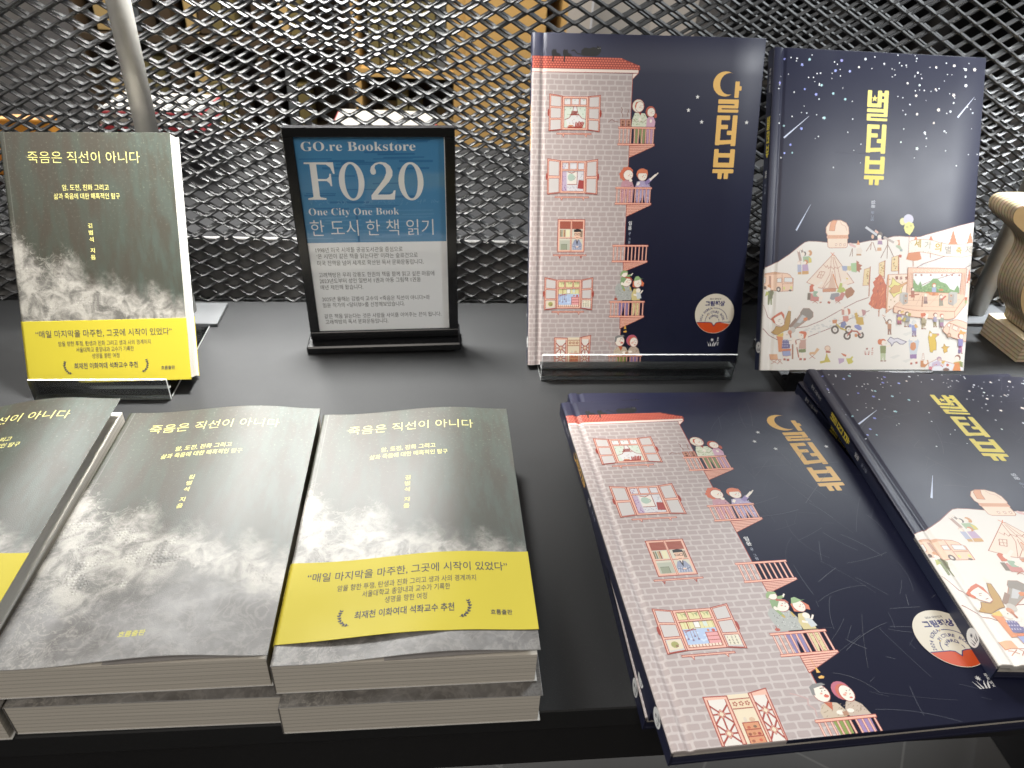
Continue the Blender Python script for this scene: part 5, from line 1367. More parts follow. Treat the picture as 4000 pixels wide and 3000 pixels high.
557f45;0;161.1 77.1 160.7 76.5 159.8 76.5 159.3 77.1 159.7 77.8 160.6 77.8
93b87c;0;167.7 82.9 167.3 82.3 166.4 82.3 165.9 82.9 166.3 83.5 167.2 83.5
86ad70;0;181 82.4 180.6 81.8 179.7 81.8 179.2 82.4 179.6 83 180.5 83.1
557f45;0;167.2 76.9 166.8 76.3 165.9 76.3 165.4 76.9 165.8 77.5 166.7 77.6
93b87c;0;167.8 83.2 167.4 82.6 166.5 82.6 166 83.2 166.4 83.8 167.3 83.8
557f45;0;160.2 80.7 159.8 80.1 158.9 80.1 158.4 80.7 158.8 81.3 159.7 81.3
93b87c;0;164.7 82.4 164.3 81.7 163.4 81.7 162.9 82.4 163.3 83 164.2 83.0
86ad70;0;164.9 78.4 164.5 77.8 163.6 77.8 163.1 78.4 163.5 79 164.4 79.0
557f45;0;173 81.5 172.6 80.9 171.7 80.9 171.2 81.5 171.6 82.2 172.5 82.2
93b87c;0;173.2 78.8 172.8 78.2 171.9 78.2 171.4 78.8 171.8 79.5 172.7 79.5
86ad70;0;166.4 80.5 166 79.8 165.1 79.8 164.6 80.4 165 81.1 165.9 81.1
86ad70;0;171.1 83.2 170.7 82.6 169.8 82.6 169.3 83.2 169.7 83.8 170.6 83.8
86ad70;0;155.7 79.8 155.3 79.2 154.4 79.1 153.9 79.8 154.4 80.4 155.3 80.4
557f45;0;179.1 81.7 178.7 81 177.8 81 177.3 81.6 177.7 82.3 178.6 82.3
557f45;0;176.8 77.7 176.4 77.1 175.5 77.1 175 77.7 175.4 78.3 176.3 78.3
557f45;0;179 77.8 178.6 77.2 177.7 77.2 177.2 77.8 177.6 78.4 178.5 78.4
86ad70;0;188.2 78.8 187.8 78.2 186.9 78.2 186.4 78.8 186.8 79.4 187.7 79.4
93b87c;0;168 81.1 167.5 80.5 166.6 80.4 166.1 81.1 166.6 81.7 167.5 81.7
93b87c;0;160.3 81.8 159.9 81.2 159 81.2 158.5 81.8 158.9 82.4 159.8 82.4
86ad70;0;167.7 81.3 167.3 80.7 166.4 80.6 165.9 81.3 166.3 81.9 167.2 81.9
93b87c;0;153.5 77.8 153.1 77.1 152.2 77.1 151.7 77.7 152.1 78.4 153 78.4
93b87c;0;177 82.7 176.6 82.1 175.7 82.1 175.2 82.7 175.6 83.3 176.5 83.3
93b87c;0;169.5 81.3 169.1 80.7 168.2 80.6 167.7 81.3 168.1 81.9 169 81.9
557f45;0;167.5 80 167.1 79.3 166.2 79.3 165.7 80 166.1 80.6 167 80.6
557f45;0;176.7 77.9 176.3 77.3 175.4 77.3 174.9 77.9 175.3 78.5 176.2 78.5
93b87c;0;152.5 79.7 152.1 79.1 151.2 79.1 150.7 79.7 151.1 80.3 152 80.3
93b87c;0;165.3 78.5 164.9 77.8 164 77.8 163.5 78.5 163.9 79.1 164.8 79.1
557f45;0;159.2 80.6 158.8 79.9 157.9 79.9 157.4 80.5 157.8 81.2 158.7 81.2
93b87c;0;162 77.2 161.6 76.5 160.7 76.5 160.2 77.1 160.6 77.8 161.5 77.8
557f45;0;185.9 78.5 185.5 77.8 184.6 77.8 184.1 78.4 184.5 79.1 185.4 79.1
557f45;0;181.3 77.5 180.9 76.8 180 76.8 179.5 77.5 179.9 78.1 180.8 78.1
557f45;0;179.4 79.6 178.9 78.9 178 78.9 177.5 79.6 178 80.2 178.9 80.2
86ad70;0;182.3 78.7 181.9 78.1 181 78.1 180.5 78.7 180.9 79.3 181.8 79.3
557f45;0;176.7 79.8 176.2 79.2 175.3 79.2 174.8 79.8 175.2 80.5 176.2 80.5
93b87c;0;177.6 80.2 177.2 79.6 176.2 79.6 175.7 80.2 176.2 80.8 177.1 80.8
557f45;0;183.4 77.3 183 76.7 182 76.7 181.5 77.3 182 77.9 182.9 77.9
557f45;0;183.9 82.6 183.5 81.9 182.6 81.9 182.1 82.6 182.5 83.2 183.4 83.2
86ad70;0;152.3 77.9 151.9 77.3 151 77.3 150.5 77.9 150.9 78.6 151.8 78.6
557f45;0;157.9 77.7 157.5 77.1 156.6 77.1 156.1 77.7 156.5 78.3 157.4 78.4
557f45;0;173.3 78.4 172.9 77.8 171.9 77.8 171.4 78.4 171.9 79 172.8 79.0
86ad70;0;176.6 80.9 176.1 80.3 175.2 80.3 174.7 80.9 175.1 81.5 176.1 81.5
93b87c;0;178.4 82.2 178 81.6 177.1 81.6 176.6 82.2 177 82.8 177.9 82.8
ecc9ae;0;144.7 76.2 199.7 76.1 205 74.1 204.9 70.4 196.8 59.5 189.4 58.9 166.7 59.3 132.1 62.7 137.9 67.9
f0dcc8;0;151.8 97.4 151.4 96.5 150.4 96.1 149.2 96.5 148.7 97.3 149.1 98.2 150.2 98.6 151.3 98.2
b5603c;0.25;149.4 98.1 151.3 96.4
f0dcc8;0;155.9 97.4 155.5 96.5 154.4 96.2 153.3 96.5 152.7 97.4 153.1 98.3 154.2 98.6 155.4 98.3
b5603c;0.25;153.4 98.2 155.3 96.5
f0dcc8;0;160 97.5 159.6 96.6 158.5 96.2 157.3 96.6 156.8 97.4 157.2 98.3 158.3 98.7 159.4 98.3
b5603c;0.25;157.5 98.2 159.4 96.5
f0dcc8;0;164 97.5 163.6 96.6 162.5 96.3 161.4 96.6 160.9 97.5 161.3 98.4 162.4 98.7 163.5 98.4
b5603c;0.25;161.5 98.3 163.5 96.6
f0dcc8;0;168.1 97.6 167.7 96.7 166.6 96.3 165.5 96.7 164.9 97.5 165.3 98.4 166.4 98.8 167.6 98.4
b5603c;0.25;165.6 98.3 167.5 96.6
f0dcc8;0;172.2 97.6 171.8 96.7 170.7 96.4 169.5 96.7 169 97.6 169.4 98.5 170.5 98.8 171.7 98.5
b5603c;0.25;169.7 98.4 171.6 96.7
f0dcc8;0;176.3 97.7 175.9 96.8 174.8 96.4 173.6 96.8 173.1 97.6 173.5 98.5 174.6 98.9 175.7 98.5
b5603c;0.25;173.8 98.4 175.7 96.7
f0dcc8;0;180.4 97.7 179.9 96.8 178.8 96.5 177.7 96.8 177.2 97.7 177.6 98.6 178.7 98.9 179.8 98.6
b5603c;0.25;177.9 98.5 179.8 96.8
f0dcc8;0;184.4 97.8 184 96.9 182.9 96.5 181.8 96.9 181.3 97.7 181.7 98.6 182.8 99 183.9 98.6
b5603c;0.25;181.9 98.5 183.9 96.8
f0dcc8;0;188.6 97.8 188.1 96.9 187 96.6 185.9 96.9 185.4 97.8 185.8 98.7 186.9 99 188 98.7
b5603c;0.25;186 98.6 188 96.9
f0dcc8;0;192.7 97.9 192.3 97 191.1 96.6 190 97 189.5 97.8 189.9 98.7 191 99.1 192.1 98.7
b5603c;0.25;190.2 98.6 192.1 96.9
f0dcc8;0;196.8 97.9 196.4 97 195.3 96.6 194.1 97 193.6 97.9 194 98.8 195.1 99.1 196.2 98.8
b5603c;0.25;194.3 98.7 196.2 97.0
b5603c;0.3;145.1 95.2 145.3 75.7
b5603c;0.3;146.5 95.3 146.7 75.7
b5603c;0.3;147.9 95.3 148.1 75.7
b5603c;0.3;199.8 95.9 200.1 74.6
b5603c;0.3;201.2 95.9 201.5 74.6
b5603c;0.3;202.9 95.9 203.2 74.6
b5603c;0.5;143.9 99.9 204.9 100.1 204.7 74.1
b5603c;0.5;143.9 99.9 144.2 74.1
b5603c;0.5;149.3 95 200.1 95.6 199.1 75.9
b5603c;0.5;149.3 95 150.2 76.8 199.1 75.9
b5796a;0;153.4 93 152.9 92.1 151.7 92.1 151.1 93 151.6 93.9 152.8 93.9
b5796a;0;159.3 93.1 158.8 92.2 157.7 92.2 157 93.1 157.5 94 158.7 94.0
b5796a;0;168.9 93.2 168.4 92.3 167.3 92.3 166.6 93.2 167.1 94.1 168.3 94.1
b5796a;0;180.5 93.3 180 92.4 178.9 92.4 178.3 93.3 178.8 94.2 179.9 94.2
b5796a;0;185.4 93.4 184.9 92.5 183.7 92.5 183.1 93.3 183.6 94.2 184.7 94.3
b5796a;0;191.1 93.4 190.6 92.5 189.4 92.5 188.8 93.4 189.3 94.3 190.4 94.3
b5796a;0;198.5 93.5 198 92.6 196.8 92.6 196.2 93.5 196.7 94.4 197.9 94.4
c99a7c;0.3;145.4 73.1 135.9 64.3
c99a7c;0.3;159.9 75.3 154.5 64.4
c99a7c;0.3;177 73.9 168 64.5
c99a7c;0.3;145.7 68.5 200.1 69.9
c99a7c;0.3;139.9 63.8 197.8 62.1
c99a7c;0.3;188.4 74 193.7 62.6
bdbab6;0;137.2 74.6 140.2 76.4 145.5 75.7 145.6 65.9 141.3 64.3 137.7 67.9
a6a09b;0;140.6 74.1 145.6 75.4 145.6 65.9 141 64.3
bdbab6;0;187.4 75.5 189.9 77.6 196.8 76.9 197.1 67.3 193.1 63.9 187.8 65.9
a6a09b;0;187.4 75.5 193.5 75 193.3 63.9 187.8 65.9
d9a27c;0;144.8 72.7 144.5 71.9 143.6 71.5 142.6 71.9 142.1 72.7 142.5 73.6 143.4 74 144.4 73.6
4a231c;0;144.2 72.7 143.9 72.2 143.2 72.2 142.8 72.7 143.1 73.3 143.8 73.3
d9a27c;0;144.8 68.1 144.4 67.2 143.5 66.8 142.5 67.2 142.1 68 142.4 68.9 143.3 69.3 144.3 68.9
4a231c;0;144.1 68.1 143.8 67.5 143.1 67.5 142.7 68 143 68.6 143.7 68.6
d9a27c;0;191.8 73.7 191.4 72.8 190.5 72.5 189.5 72.8 189 73.7 189.4 74.6 190.3 75 191.3 74.6
4a231c;0;191.1 73.7 190.8 73.2 190.1 73.2 189.7 73.7 190 74.2 190.7 74.2
d9a27c;0;191.6 68.3 191.2 67.4 190.3 67 189.3 67.4 188.8 68.2 189.2 69.1 190.1 69.5 191.1 69.1
4a231c;0;190.9 68.3 190.6 67.7 189.9 67.7 189.5 68.3 189.8 68.8 190.5 68.8
7a3a2a;0;151.8 79.4 151.5 78.5 150.7 77.9 149.7 77.9 148.8 78.4 148.4 79.4 148.6 80.4 149.4 81 150.5 81 151.4 80.4
f0e4d8;0;151.6 79.1 151.4 78.4 150.8 77.9 150 77.9 149.4 78.3 149.1 79.1 149.3 79.8 149.9 80.2 150.6 80.2 151.3 79.8
a5614a;0;148.4 77.8 152 77.8 152.1 74.2 148.7 74.2
b0563c;0;148.7 74.2 152.1 74.2 152.8 71.6 148.6 71.3
b0563c;1.2;146.6 73.1 157.1 74.7
b5603c;0.6;151.4 68.5 152.2 72.6
c9602f;0;173.9 83.5 173.6 82.3 172.6 81.6 171.3 81.5 170.2 82.3 169.7 83.5 170 84.7 171 85.5 172.3 85.5 173.5 84.8
f0e4d8;0;173.6 83.1 173.4 82.2 172.7 81.6 171.7 81.6 170.9 82.1 170.5 83.1 170.8 84 171.5 84.5 172.5 84.6 173.3 84.0
98a9c8;0;169.7 81.4 174.2 81.5 174.4 76.9 170.1 76.9
c06a3c;0;170.1 76.9 174.4 76.9 175.3 73.7 170 73.4
d98a50;0;171.3 75.4 170.9 74.6 169.8 74.1 168.3 74.1 167.1 74.6 166.6 75.3 167 76.1 168.2 76.6 169.6 76.6 170.8 76.1
d98a50;0;177.6 74.9 177.2 74.1 176.1 73.7 174.6 73.7 173.4 74.1 172.9 74.9 173.3 75.6 174.4 76.1 175.9 76.1 177.1 75.7
c9712f;0;182.1 79.1 181.6 78.5 180.4 78.1 178.8 78.1 177.5 78.4 176.9 79 177.4 79.7 178.6 80 180.2 80.1 181.5 79.7
c9712f;0;168.3 76.4 167.9 75.9 166.8 75.6 165.4 75.6 164.3 75.9 163.8 76.3 164.2 76.8 165.3 77.1 166.7 77.1 167.9 76.8
cdd0b0;0;165.5 74 165.2 73 164.3 72.4 163.2 72.4 162.3 73 161.9 74 162.2 75 163 75.7 164.1 75.7 165.1 75.1
f0e4d8;0;165.2 73.7 165 72.9 164.4 72.4 163.6 72.4 162.9 72.9 162.6 73.6 162.8 74.4 163.4 74.9 164.3 74.9 164.9 74.4
a9847a;0;161.9 72.3 165.7 72.3 165.8 68.5 162.3 68.5
7c5a5c;0;162.3 68.5 165.8 68.5 166.6 65.8 162.2 65.5
a05a3c;1;160.7 72.7 160.8 62.4
8a6a55;0;181.9 72.9 181.6 71.8 180.6 71.1 179.4 71.1 178.4 71.8 178 72.9 178.3 74 179.2 74.7 180.4 74.7 181.4 74.0
f0e4d8;0;181.6 72.5 181.4 71.7 180.7 71.1 179.8 71.1 179.1 71.7 178.7 72.5 179 73.3 179.6 73.9 180.5 73.9 181.3 73.4
8a8272;0;178 71 182.1 71 182.3 66.9 178.4 66.8
8f8a78;0;178.4 66.8 182.3 66.9 183.1 63.9 178.3 63.6
c0452e;1.6;180.2 69.2 185 73.4
e8e6e2;1;193.8 53.2 193.8 53.1
eecab0;0;131.8 62.9 144.1 60.1 158.2 58.6 178 58.7 195.1 58.3 204.9 71.4 207.2 66.2 195.6 51.6 190 50.5 167.2 51.7 150.2 53 141.6 55.2 132 56.5
b5603c;0.5;131.8 62.9 144.1 60.1 158.2 58.6 178 58.7 195.1 58.3 205.1 72.4
b5603c;0.5;131.8 62.9 131.7 57 141.6 55 150.2 53 167.2 51.6 190 50.5 195.6 52.1 206.7 65.7
b5603c;0.4;195.1 58.3 195.6 52.1
c8592c;0;204.8 72.4 207.4 72.4 207.3 69.3 205.1 67.7
9bb06a;0;205 69.3 207.3 69.3 207.2 66.2 205.2 66.2
cc5f30;0;207.8 99.6 208.9 96.2 208.6 96.2 209.9 92.9 209.4 92.9 210.9 89.5 210.2 89.5 211.9 86.1 205.6 86 206.8 89.4 206.2 89.4 207.2 92.8 206.7 92.8 207.5 96.2 207.3 96.2
efdac6;0;207.5 88.1 210.9 88.7 211.3 64.8 207.8 66.3
eecdb6;0;184.3 41.2 188 46.4 190.1 48.2 197.4 50.6 204.4 49 210.2 47 210.2 35 209.2 28.8 202.7 30.8 194 33.4 189.9 35 184.5 39.1
b5603c;0.5;184.3 41.2 188 46.4 190.1 48.2 197.4 50.6 204.4 49 210.2 47 210.2 35 209.2 28.8 202.7 30.8 194 33.4 189.9 35 184.5 39.1 184.3 41.2
e9e3db;0;188.1 44.3 189.6 46.9 192.2 46.4 191.1 42.8
b5603c;0.4;188.1 44.3 189.6 46.9 192.2 46.4 191.1 42.8 188.1 44.3
e9ddd0;0;193.4 41.7 194.9 45.4 200.2 43.3 199 39.1
b5603c;0.4;193.4 41.7 194.9 45.4 200.2 43.3 199 39.1 193.4 41.7
e9e3db;0;201.3 42.8 210.1 40.7 210.4 36.6 201.1 38.6
b5603c;0.4;201.3 42.8 210.1 40.7 210.4 36.6 201.1 38.6 201.3 42.8
b5603c;0.4;191 43.3 190.4 35.0
b5603c;0.4;190.2 47.4 210 41.2
b0805f;0;193.4 35.2 193 33.9 191.9 33 190.4 33 189.2 33.9 188.6 35.2 189 36.6 190.1 37.5 191.6 37.5 192.8 36.6
dcb299;0;192.2 35.2 192.1 34.5 191.5 34.1 190.7 34.1 190 34.5 189.7 35.2 189.9 36 190.5 36.4 191.3 36.4 192 36.0
8a3a22;0;140 57.1 139.7 55.9 138.6 55.1 137.3 55.1 136.1 55.9 135.6 57 136 58.2 137 59 138.4 59 139.5 58.3
f0e4d8;0;139.8 56.6 139.5 55.7 138.8 55.2 137.9 55.2 137.1 55.7 136.7 56.6 136.9 57.5 137.7 58 138.6 58 139.4 57.5
8f6f9c;0;135.4 54.9 140.5 54.9 140.5 50.4 136 50.4
b0567a;0;136.1 50.4 140.4 50.4 140.6 46.2 138.9 46.2 138.4 49 138 46.2 136.4 46.2
8a4a35;1;136.3 45.8 138.6 45.8
8a4a35;1;139.2 45.8 141.1 45.8
d9c65c;0;140.4 50.9 140 49.8 139 49.2 137.7 49.2 136.6 49.8 136.1 50.9 136.5 51.9 137.5 52.6 138.8 52.6 139.9 51.9
d9b04a;1.5;138.7 56.5 142 58.1
6b3a2a;0;148.2 55.6 147.8 54.3 146.7 53.5 145.2 53.5 143.9 54.3 143.3 55.6 143.7 56.9 144.9 57.8 146.4 57.8 147.6 57.0
f0e4d8;0;147.9 55.2 147.7 54.2 146.9 53.6 145.8 53.6 144.9 54.2 144.5 55.1 144.8 56.1 145.6 56.7 146.6 56.7 147.5 56.1
8c8f96;0;142.7 53.3 149.2 53.3 149.2 48.3 143.3 48.3
b5aaa0;0;143.5 48.3 149 48.3 149.2 43.7 146.9 43.7 146.4 46.8 145.9 43.7 143.8 43.7
8a4a35;1;143.7 43.3 146.6 43.3
8a4a35;1;147.3 43.3 149.9 43.3
b3a04a;3;147.9 53.5 148.5 56.6
b3a04a;3;144.1 51.9 142.6 48.3
c9cdd4;0;156.5 47.3 156.1 45.9 154.9 45 153.3 45 151.9 45.9 151.3 47.3 151.7 48.7 153 49.6 154.6 49.6 155.9 48.7
f0e4d8;0;156.2 46.8 155.9 45.7 155.1 45.1 154 45.1 153 45.7 152.6 46.8 152.9 47.8 153.7 48.5 154.9 48.5 155.8 47.8
8793c8;0;151.5 44.8 156.7 44.8 156.8 39.5 152.1 39.5
7f6d98;0;152.2 39.5 156.7 39.5 156.9 34.5 155.1 34.5 154.6 37.9 154.1 34.5 152.6 34.5
8a4a35;1;152.5 34 154.8 34.0
8a4a35;1;155.5 34 157.4 34.1
8793c8;3;151.3 44.2 148.8 44.0
d9a860;0;155.7 46.3 158.7 42.7 155.4 41.7 154.1 44.7
d8d8d6;0;152.1 49.4 155.5 48.9 155.7 45.8 152.6 45.8
d2602f;0;165.9 54.1 165.5 52.7 164.3 51.9 162.7 51.9 161.4 52.7 160.8 54.1 161.2 55.5 162.4 56.3 164 56.3 165.3 55.5
f0e4d8;0;165.6 53.6 165.3 52.6 164.5 52 163.4 52 162.4 52.6 162 53.6 162.3 54.6 163.2 55.2 164.2 55.2 165.2 54.6
a89a78;0;160.8 51.7 166.2 51.7 166.3 46.5 161.4 46.5
a08f6a;0;161.5 46.5 166.1 46.5 166.3 41.7 164.5 41.7 163.9 45 163.5 41.7 161.9 41.7
8a4a35;1;161.8 41.3 164.2 41.3
8a4a35;1;164.9 41.3 166.9 41.3
f0e4d8;2.4;165.8 50.4 166.9 56.1
f0e4d8;2.2;164.9 43.2 167.8 42.2
d2602f;3.5;160.2 54.6 164.7 55.1
9a4a32;0;177.5 55.1 177.1 53.9 176 53.1 174.6 53.1 173.4 53.8 172.8 55.1 173.2 56.3 174.3 57.1 175.7 57.1 177 56.3
f0e4d8;0;177.2 54.6 177 53.7 176.2 53.1 175.2 53.1 174.3 53.7 174 54.6 174.2 55.5 175 56.1 176 56.1 176.8 55.6
9a92b0;0;173.3 52.9 177.3 52.9 177.4 48.1 173.8 48.1
8a7a3a;0;173.9 48.1 177.3 48.1 177.5 43.7 176.2 43.7 175.7 46.7 175.3 43.7 174.2 43.7
8a4a35;1;174.1 43.3 175.9 43.3
8a4a35;1;176.6 43.3 178 43.3
c8592c;0;184.2 54.2 183.9 53.1 182.8 52.3 181.5 52.3 180.4 53.1 179.9 54.2 180.2 55.4 181.2 56.1 182.6 56.1 183.7 55.4
f0e4d8;0;183.9 53.8 183.7 52.9 183 52.4 182.1 52.4 181.3 52.9 180.9 53.8 181.2 54.6 181.9 55.2 182.8 55.2 183.6 54.7
9aa392;0;180 52.2 184.3 52.2 184.4 47.8 180.5 47.7
a2719b;0;180.6 47.7 184.3 47.8 184.5 43.7 183 43.7 182.6 46.4 182.2 43.7 180.9 43.7
8a4a35;1;180.8 43.3 182.8 43.3
8a4a35;1;183.3 43.3 184.9 43.3
f0e4d8;1.6;176.8 51.5 180.8 51.5
6d4a3c;0;130.8 48.1 130.4 46.8 129.3 46 127.8 46 126.5 46.8 126 48.1 126.3 49.4 127.5 50.2 129 50.2 130.2 49.4
f0e4d8;0;130.5 47.7 130.2 46.7 129.4 46.1 128.4 46.1 127.5 46.7 127.1 47.6 127.4 48.6 128.2 49.2 129.2 49.2 130.1 48.6
b37a58;0;126.4 45.8 130.6 45.8 130.8 40.8 127 40.8
8c5a48;0;127.1 40.8 130.6 40.8 130.9 36.2 129.5 36.2 129 39.4 128.5 36.2 127.4 36.2
8a4a35;1;127.3 35.8 129.2 35.8
8a4a35;1;129.8 35.8 131.3 35.8
b37a58;2.2;126.6 45.7 124.5 47.7
8a5a48;0.8;124.8 47.7 121.6 52.9
efe3d8;0;123.9 53.5 123.6 52.8 122.8 52.3 121.7 52.3 120.8 52.7 120.4 53.5 120.7 54.2 121.5 54.6 122.6 54.6 123.5 54.2
b5603c;0.4;120.4 54.4 123.9 52.6
c9602f;0;126.6 28 126.1 26 124.4 24.8 122.1 24.8 120.3 26 119.5 28 120 29.9 121.7 31.1 123.9 31.1 125.8 29.9
f0e4d8;0;126.2 27.3 125.8 25.8 124.6 24.9 123.1 24.9 121.8 25.8 121.2 27.3 121.6 28.7 122.8 29.6 124.3 29.6 125.6 28.7
7d8a4e;0;120.2 24.5 126.4 24.5 126.6 17.2 121 17.2
b4bf98;0;121.1 17.2 126.4 17.2 126.7 10.4 124.7 10.4 123.9 15 123.3 10.4 121.6 10.4
8a4a35;1;121.5 9.7 124.3 9.7
8a4a35;1;125.2 9.7 127.4 9.7
d06a34;0;121.9 28.3 121.6 26.6 120.5 25.6 119.2 25.6 118 26.6 117.5 28.3 117.8 29.9 118.8 31 120.2 31 121.4 29.9
f0e4d8;1.8;123.9 27.3 128.2 29.8
f0e4d8;1.8;126.4 23.7 131.3 24.7
d7d3dd;0;127.4 29.6 130.5 32.9 134.3 31.1 137.6 31.9 147.3 28.5 144.1 26.2 140.7 26.2 137.2 28.5 134.5 27.8 132.2 24.2 131.2 26.7
4a3a6a;0.6;127.4 29.6 130.5 32.9 134.3 31.1 137.6 31.9 147.3 28.5 144.1 26.2 140.7 26.2 137.2 28.5 134.5 27.8 132.2 24.2 131.2 26.7 127.4 29.6
c3cbd6;0;149.6 27.2 151.7 29.8 152.4 27.7 156.9 28.3 157.9 29.8 160.3 27.7 158.8 16.4 151.8 16.4
c3cbd6;4.2;150.5 27.7 152.3 30.1
c3cbd6;4.2;159.2 27.2 157.1 30.1
f0e4d8;2.2;152 29.8 151.9 31.4
f0e4d8;2.2;157.1 29.8 157 31.4
d08553;0;151.9 27.2 154.4 28.3 157 27.2 157.6 22.6 155.8 20 152.9 20.5 151.4 22.6
8d6aa3;0;151.8 16.2 158.8 16.4 159.1 12 155.7 12.3 152.1 11.8
f0e4d8;3;153.5 11.5 153.7 8.2
f0e4d8;3;157.7 11.8 158.8 8.7
b04a35;2;152.7 7.2 154.9 7.4
b04a35;2;158 7.7 160.2 8.4
d9b530;0;170.8 39.6 173.9 36.5 179 36.5 179.6 35 177 32.4 178.7 27.7 178.9 20.5 176.1 20.5 175.1 18.2 172.5 18.7 171.2 25.7 169.6 32.9
8a6a22;0.4;170.8 39.6 173.9 36.5 179 36.5 179.6 35 177 32.4 178.7 27.7 178.9 20.5 176.1 20.5 175.1 18.2 172.5 18.7 171.2 25.7 169.6 32.9 170.8 39.6
f0e4d8;0;173.6 35.5 173.4 34.4 172.8 33.8 171.9 33.8 171.1 34.4 170.8 35.5 171 36.5 171.7 37.2 172.5 37.2 173.3 36.5
c98a7a;0;180.9 35.7 180.7 35 180.1 34.6 179.2 34.6 178.5 35 178.2 35.7 178.4 36.5 179.1 36.9 179.9 36.9 180.6 36.5
d9ad3c;0;186.7 26.9 188.9 24.1 192.6 24.1 190.2 21.8 190.9 19.2 187.6 17.6 186.3 20 186.8 21.5 184.1 23.3 186.3 23.8
8a6a22;0.4;186.7 26.9 188.9 24.1 192.6 24.1 190.2 21.8 190.9 19.2 187.6 17.6 186.3 20 186.8 21.5 184.1 23.3 186.3 23.8 186.7 26.9
b0503c;0;206.7 34.9 206.2 33.1 204.6 31.9 202.4 31.9 200.7 33.1 199.9 34.9 200.4 36.7 202.1 37.8 204.2 37.8 206 36.7
f0e4d8;0;206.3 34.2 206 32.9 204.8 32 203.4 32 202.1 32.9 201.6 34.2 201.9 35.6 203.1 36.4 204.5 36.4 205.8 35.6
7f78b8;0;201 31.6 206 31.6 206.3 24.7 201.7 24.7
b0608c;0;201.9 24.7 206.1 24.7 206.4 18.3 204.9 18.3 204.1 22.6 203.5 18.3 202.3 18.3
8a4a35;1;202.2 17.6 204.5 17.6
8a4a35;1;205.4 17.6 207 17.6
dba04a;0;202.6 41.2 205 39.1 209.4 38.4 206.4 36 201.2 36.5
5d4a8a;0;202 21 204.8 21.2 204.8 17.3 201.9 18.1
8a4a30;0;205.3 13.2 204.9 11.4 203.4 10.3 201.4 10.3 199.8 11.4 199 13.2 199.5 15 201 16 203 16 204.6 14.9
f0e4d8;0;204 11.9 203.6 10.3 202.4 9.3 200.8 9.3 199.4 10.3 198.8 11.9 199.2 13.5 200.5 14.5 202 14.4 203.4 13.5
b3b04a;0;198.5 8.5 205.8 10.1 208.1 5.9 207.7 3.3 196.5 4.4
d98035;0;199.1 8.5 204.2 8.5 206.3 0 197.4 -0.0
66803c;1.4;205.9 8.5 208 8.0
66803c;1.4;205.8 6.7 207.9 6.1
66803c;1.4;205.6 4.9 207.9 4.3
dfe0e6;0;171.8 7.6 180.1 11.7 197.4 7.5 209.7 3.3 210 0 172.9 0.1
b5603c;0.4;171.8 7.6 180.1 11.7 197.4 7.5 209.7 3.3 210 0 172.9 0.1 171.8 7.6
b08aa0;0;185.2 11.9 184.8 10.6 183.5 9.7 182 9.7 180.6 10.6 180 12 180.4 13.3 181.7 14.2 183.2 14.2 184.6 13.3
d9c0b6;0;184.5 11.2 184.3 10.3 183.5 9.8 182.5 9.8 181.7 10.3 181.3 11.2 181.6 12 182.4 12.6 183.3 12.5 184.2 12.0
c3b2cd;0;175.8 8.1 181.3 10.1 184.9 8.1 183.9 5 175.4 4.5
d9b04a;0;184.8 9.1 189.2 10.6 188.3 7.5 186.1 7.0
c0604c;0;192 6.2 191.6 5.8 190.7 5.8 190.2 6.3 190.6 6.7 191.5 6.7
d99a8a;0;179 5.8 178.6 5.4 177.7 5.4 177.2 5.8 177.6 6.3 178.5 6.3
cf7a6a;0;186.2 5.8 185.8 5.4 184.9 5.4 184.4 5.8 184.8 6.3 185.7 6.3
cf7a6a;0;186 5.3 185.5 4.9 184.6 4.9 184.1 5.3 184.6 5.8 185.5 5.8
c0604c;0;187.5 4.4 187.1 4 186.2 4 185.7 4.4 186.1 4.9 187 4.9
d99a8a;0;191.3 3.2 190.9 2.7 190 2.7 189.5 3.2 189.9 3.6 190.8 3.6
d99a8a;0;188.7 6.1 188.2 5.6 187.3 5.6 186.8 6.1 187.3 6.5 188.2 6.5
c0604c;0;181 6.3 180.6 5.9 179.7 5.9 179.2 6.3 179.7 6.8 180.6 6.8
c0604c;0;194.1 6.3 193.7 5.8 192.8 5.8 192.3 6.3 192.7 6.7 193.6 6.7
c0604c;0;177.2 4 176.8 3.5 175.9 3.5 175.4 4 175.8 4.4 176.7 4.4
8a4a30;0;205.3 13.2 204.9 11.4 203.4 10.3 201.4 10.3 199.8 11.4 199 13.2 199.5 15 201 16 203 16 204.6 14.9
f0e4d8;0;204 11.9 203.6 10.3 202.4 9.3 200.8 9.3 199.4 10.3 198.8 11.9 199.2 13.5 200.5 14.5 202 14.4 203.4 13.5
d98035;0;199.7 8 204.3 8 206.2 0 197.6 -0.0
7d8a3e;0;204.2 9 207.1 8.5 208.2 4.3 206 3.8
f0e4d8;2;195.9 5.2 193 5.4
c9563f;0;193.3 6 193.1 5.1 192.4 4.6 191.5 4.6 190.7 5.1 190.3 6 190.6 6.8 191.3 7.3 192.2 7.3 193 6.8
6b3a2a;0;194.1 1.3 193.6 0.2 191.9 0 189.8 0 188 0.3 187.3 1.3 187.9 2.4 189.5 3 191.7 3 193.4 2.4
c98046;0;163.2 10.2 171.1 10.7 171.8 7.6 168.2 3.5 163.6 4.0
f0e4d8;0;170.6 8.6 170.3 7.4 169.2 6.6 167.8 6.6 166.6 7.4 166.1 8.7 166.5 9.9 167.5 10.7 168.9 10.7 170.1 9.9
efe8e0;0;164.5 11.2 165.2 17.4 166.1 17.4 167.1 11.2
b5603c;0.3;164.5 11.2 165.2 17.4 166.1 17.4 167.1 11.2 164.5 11.2
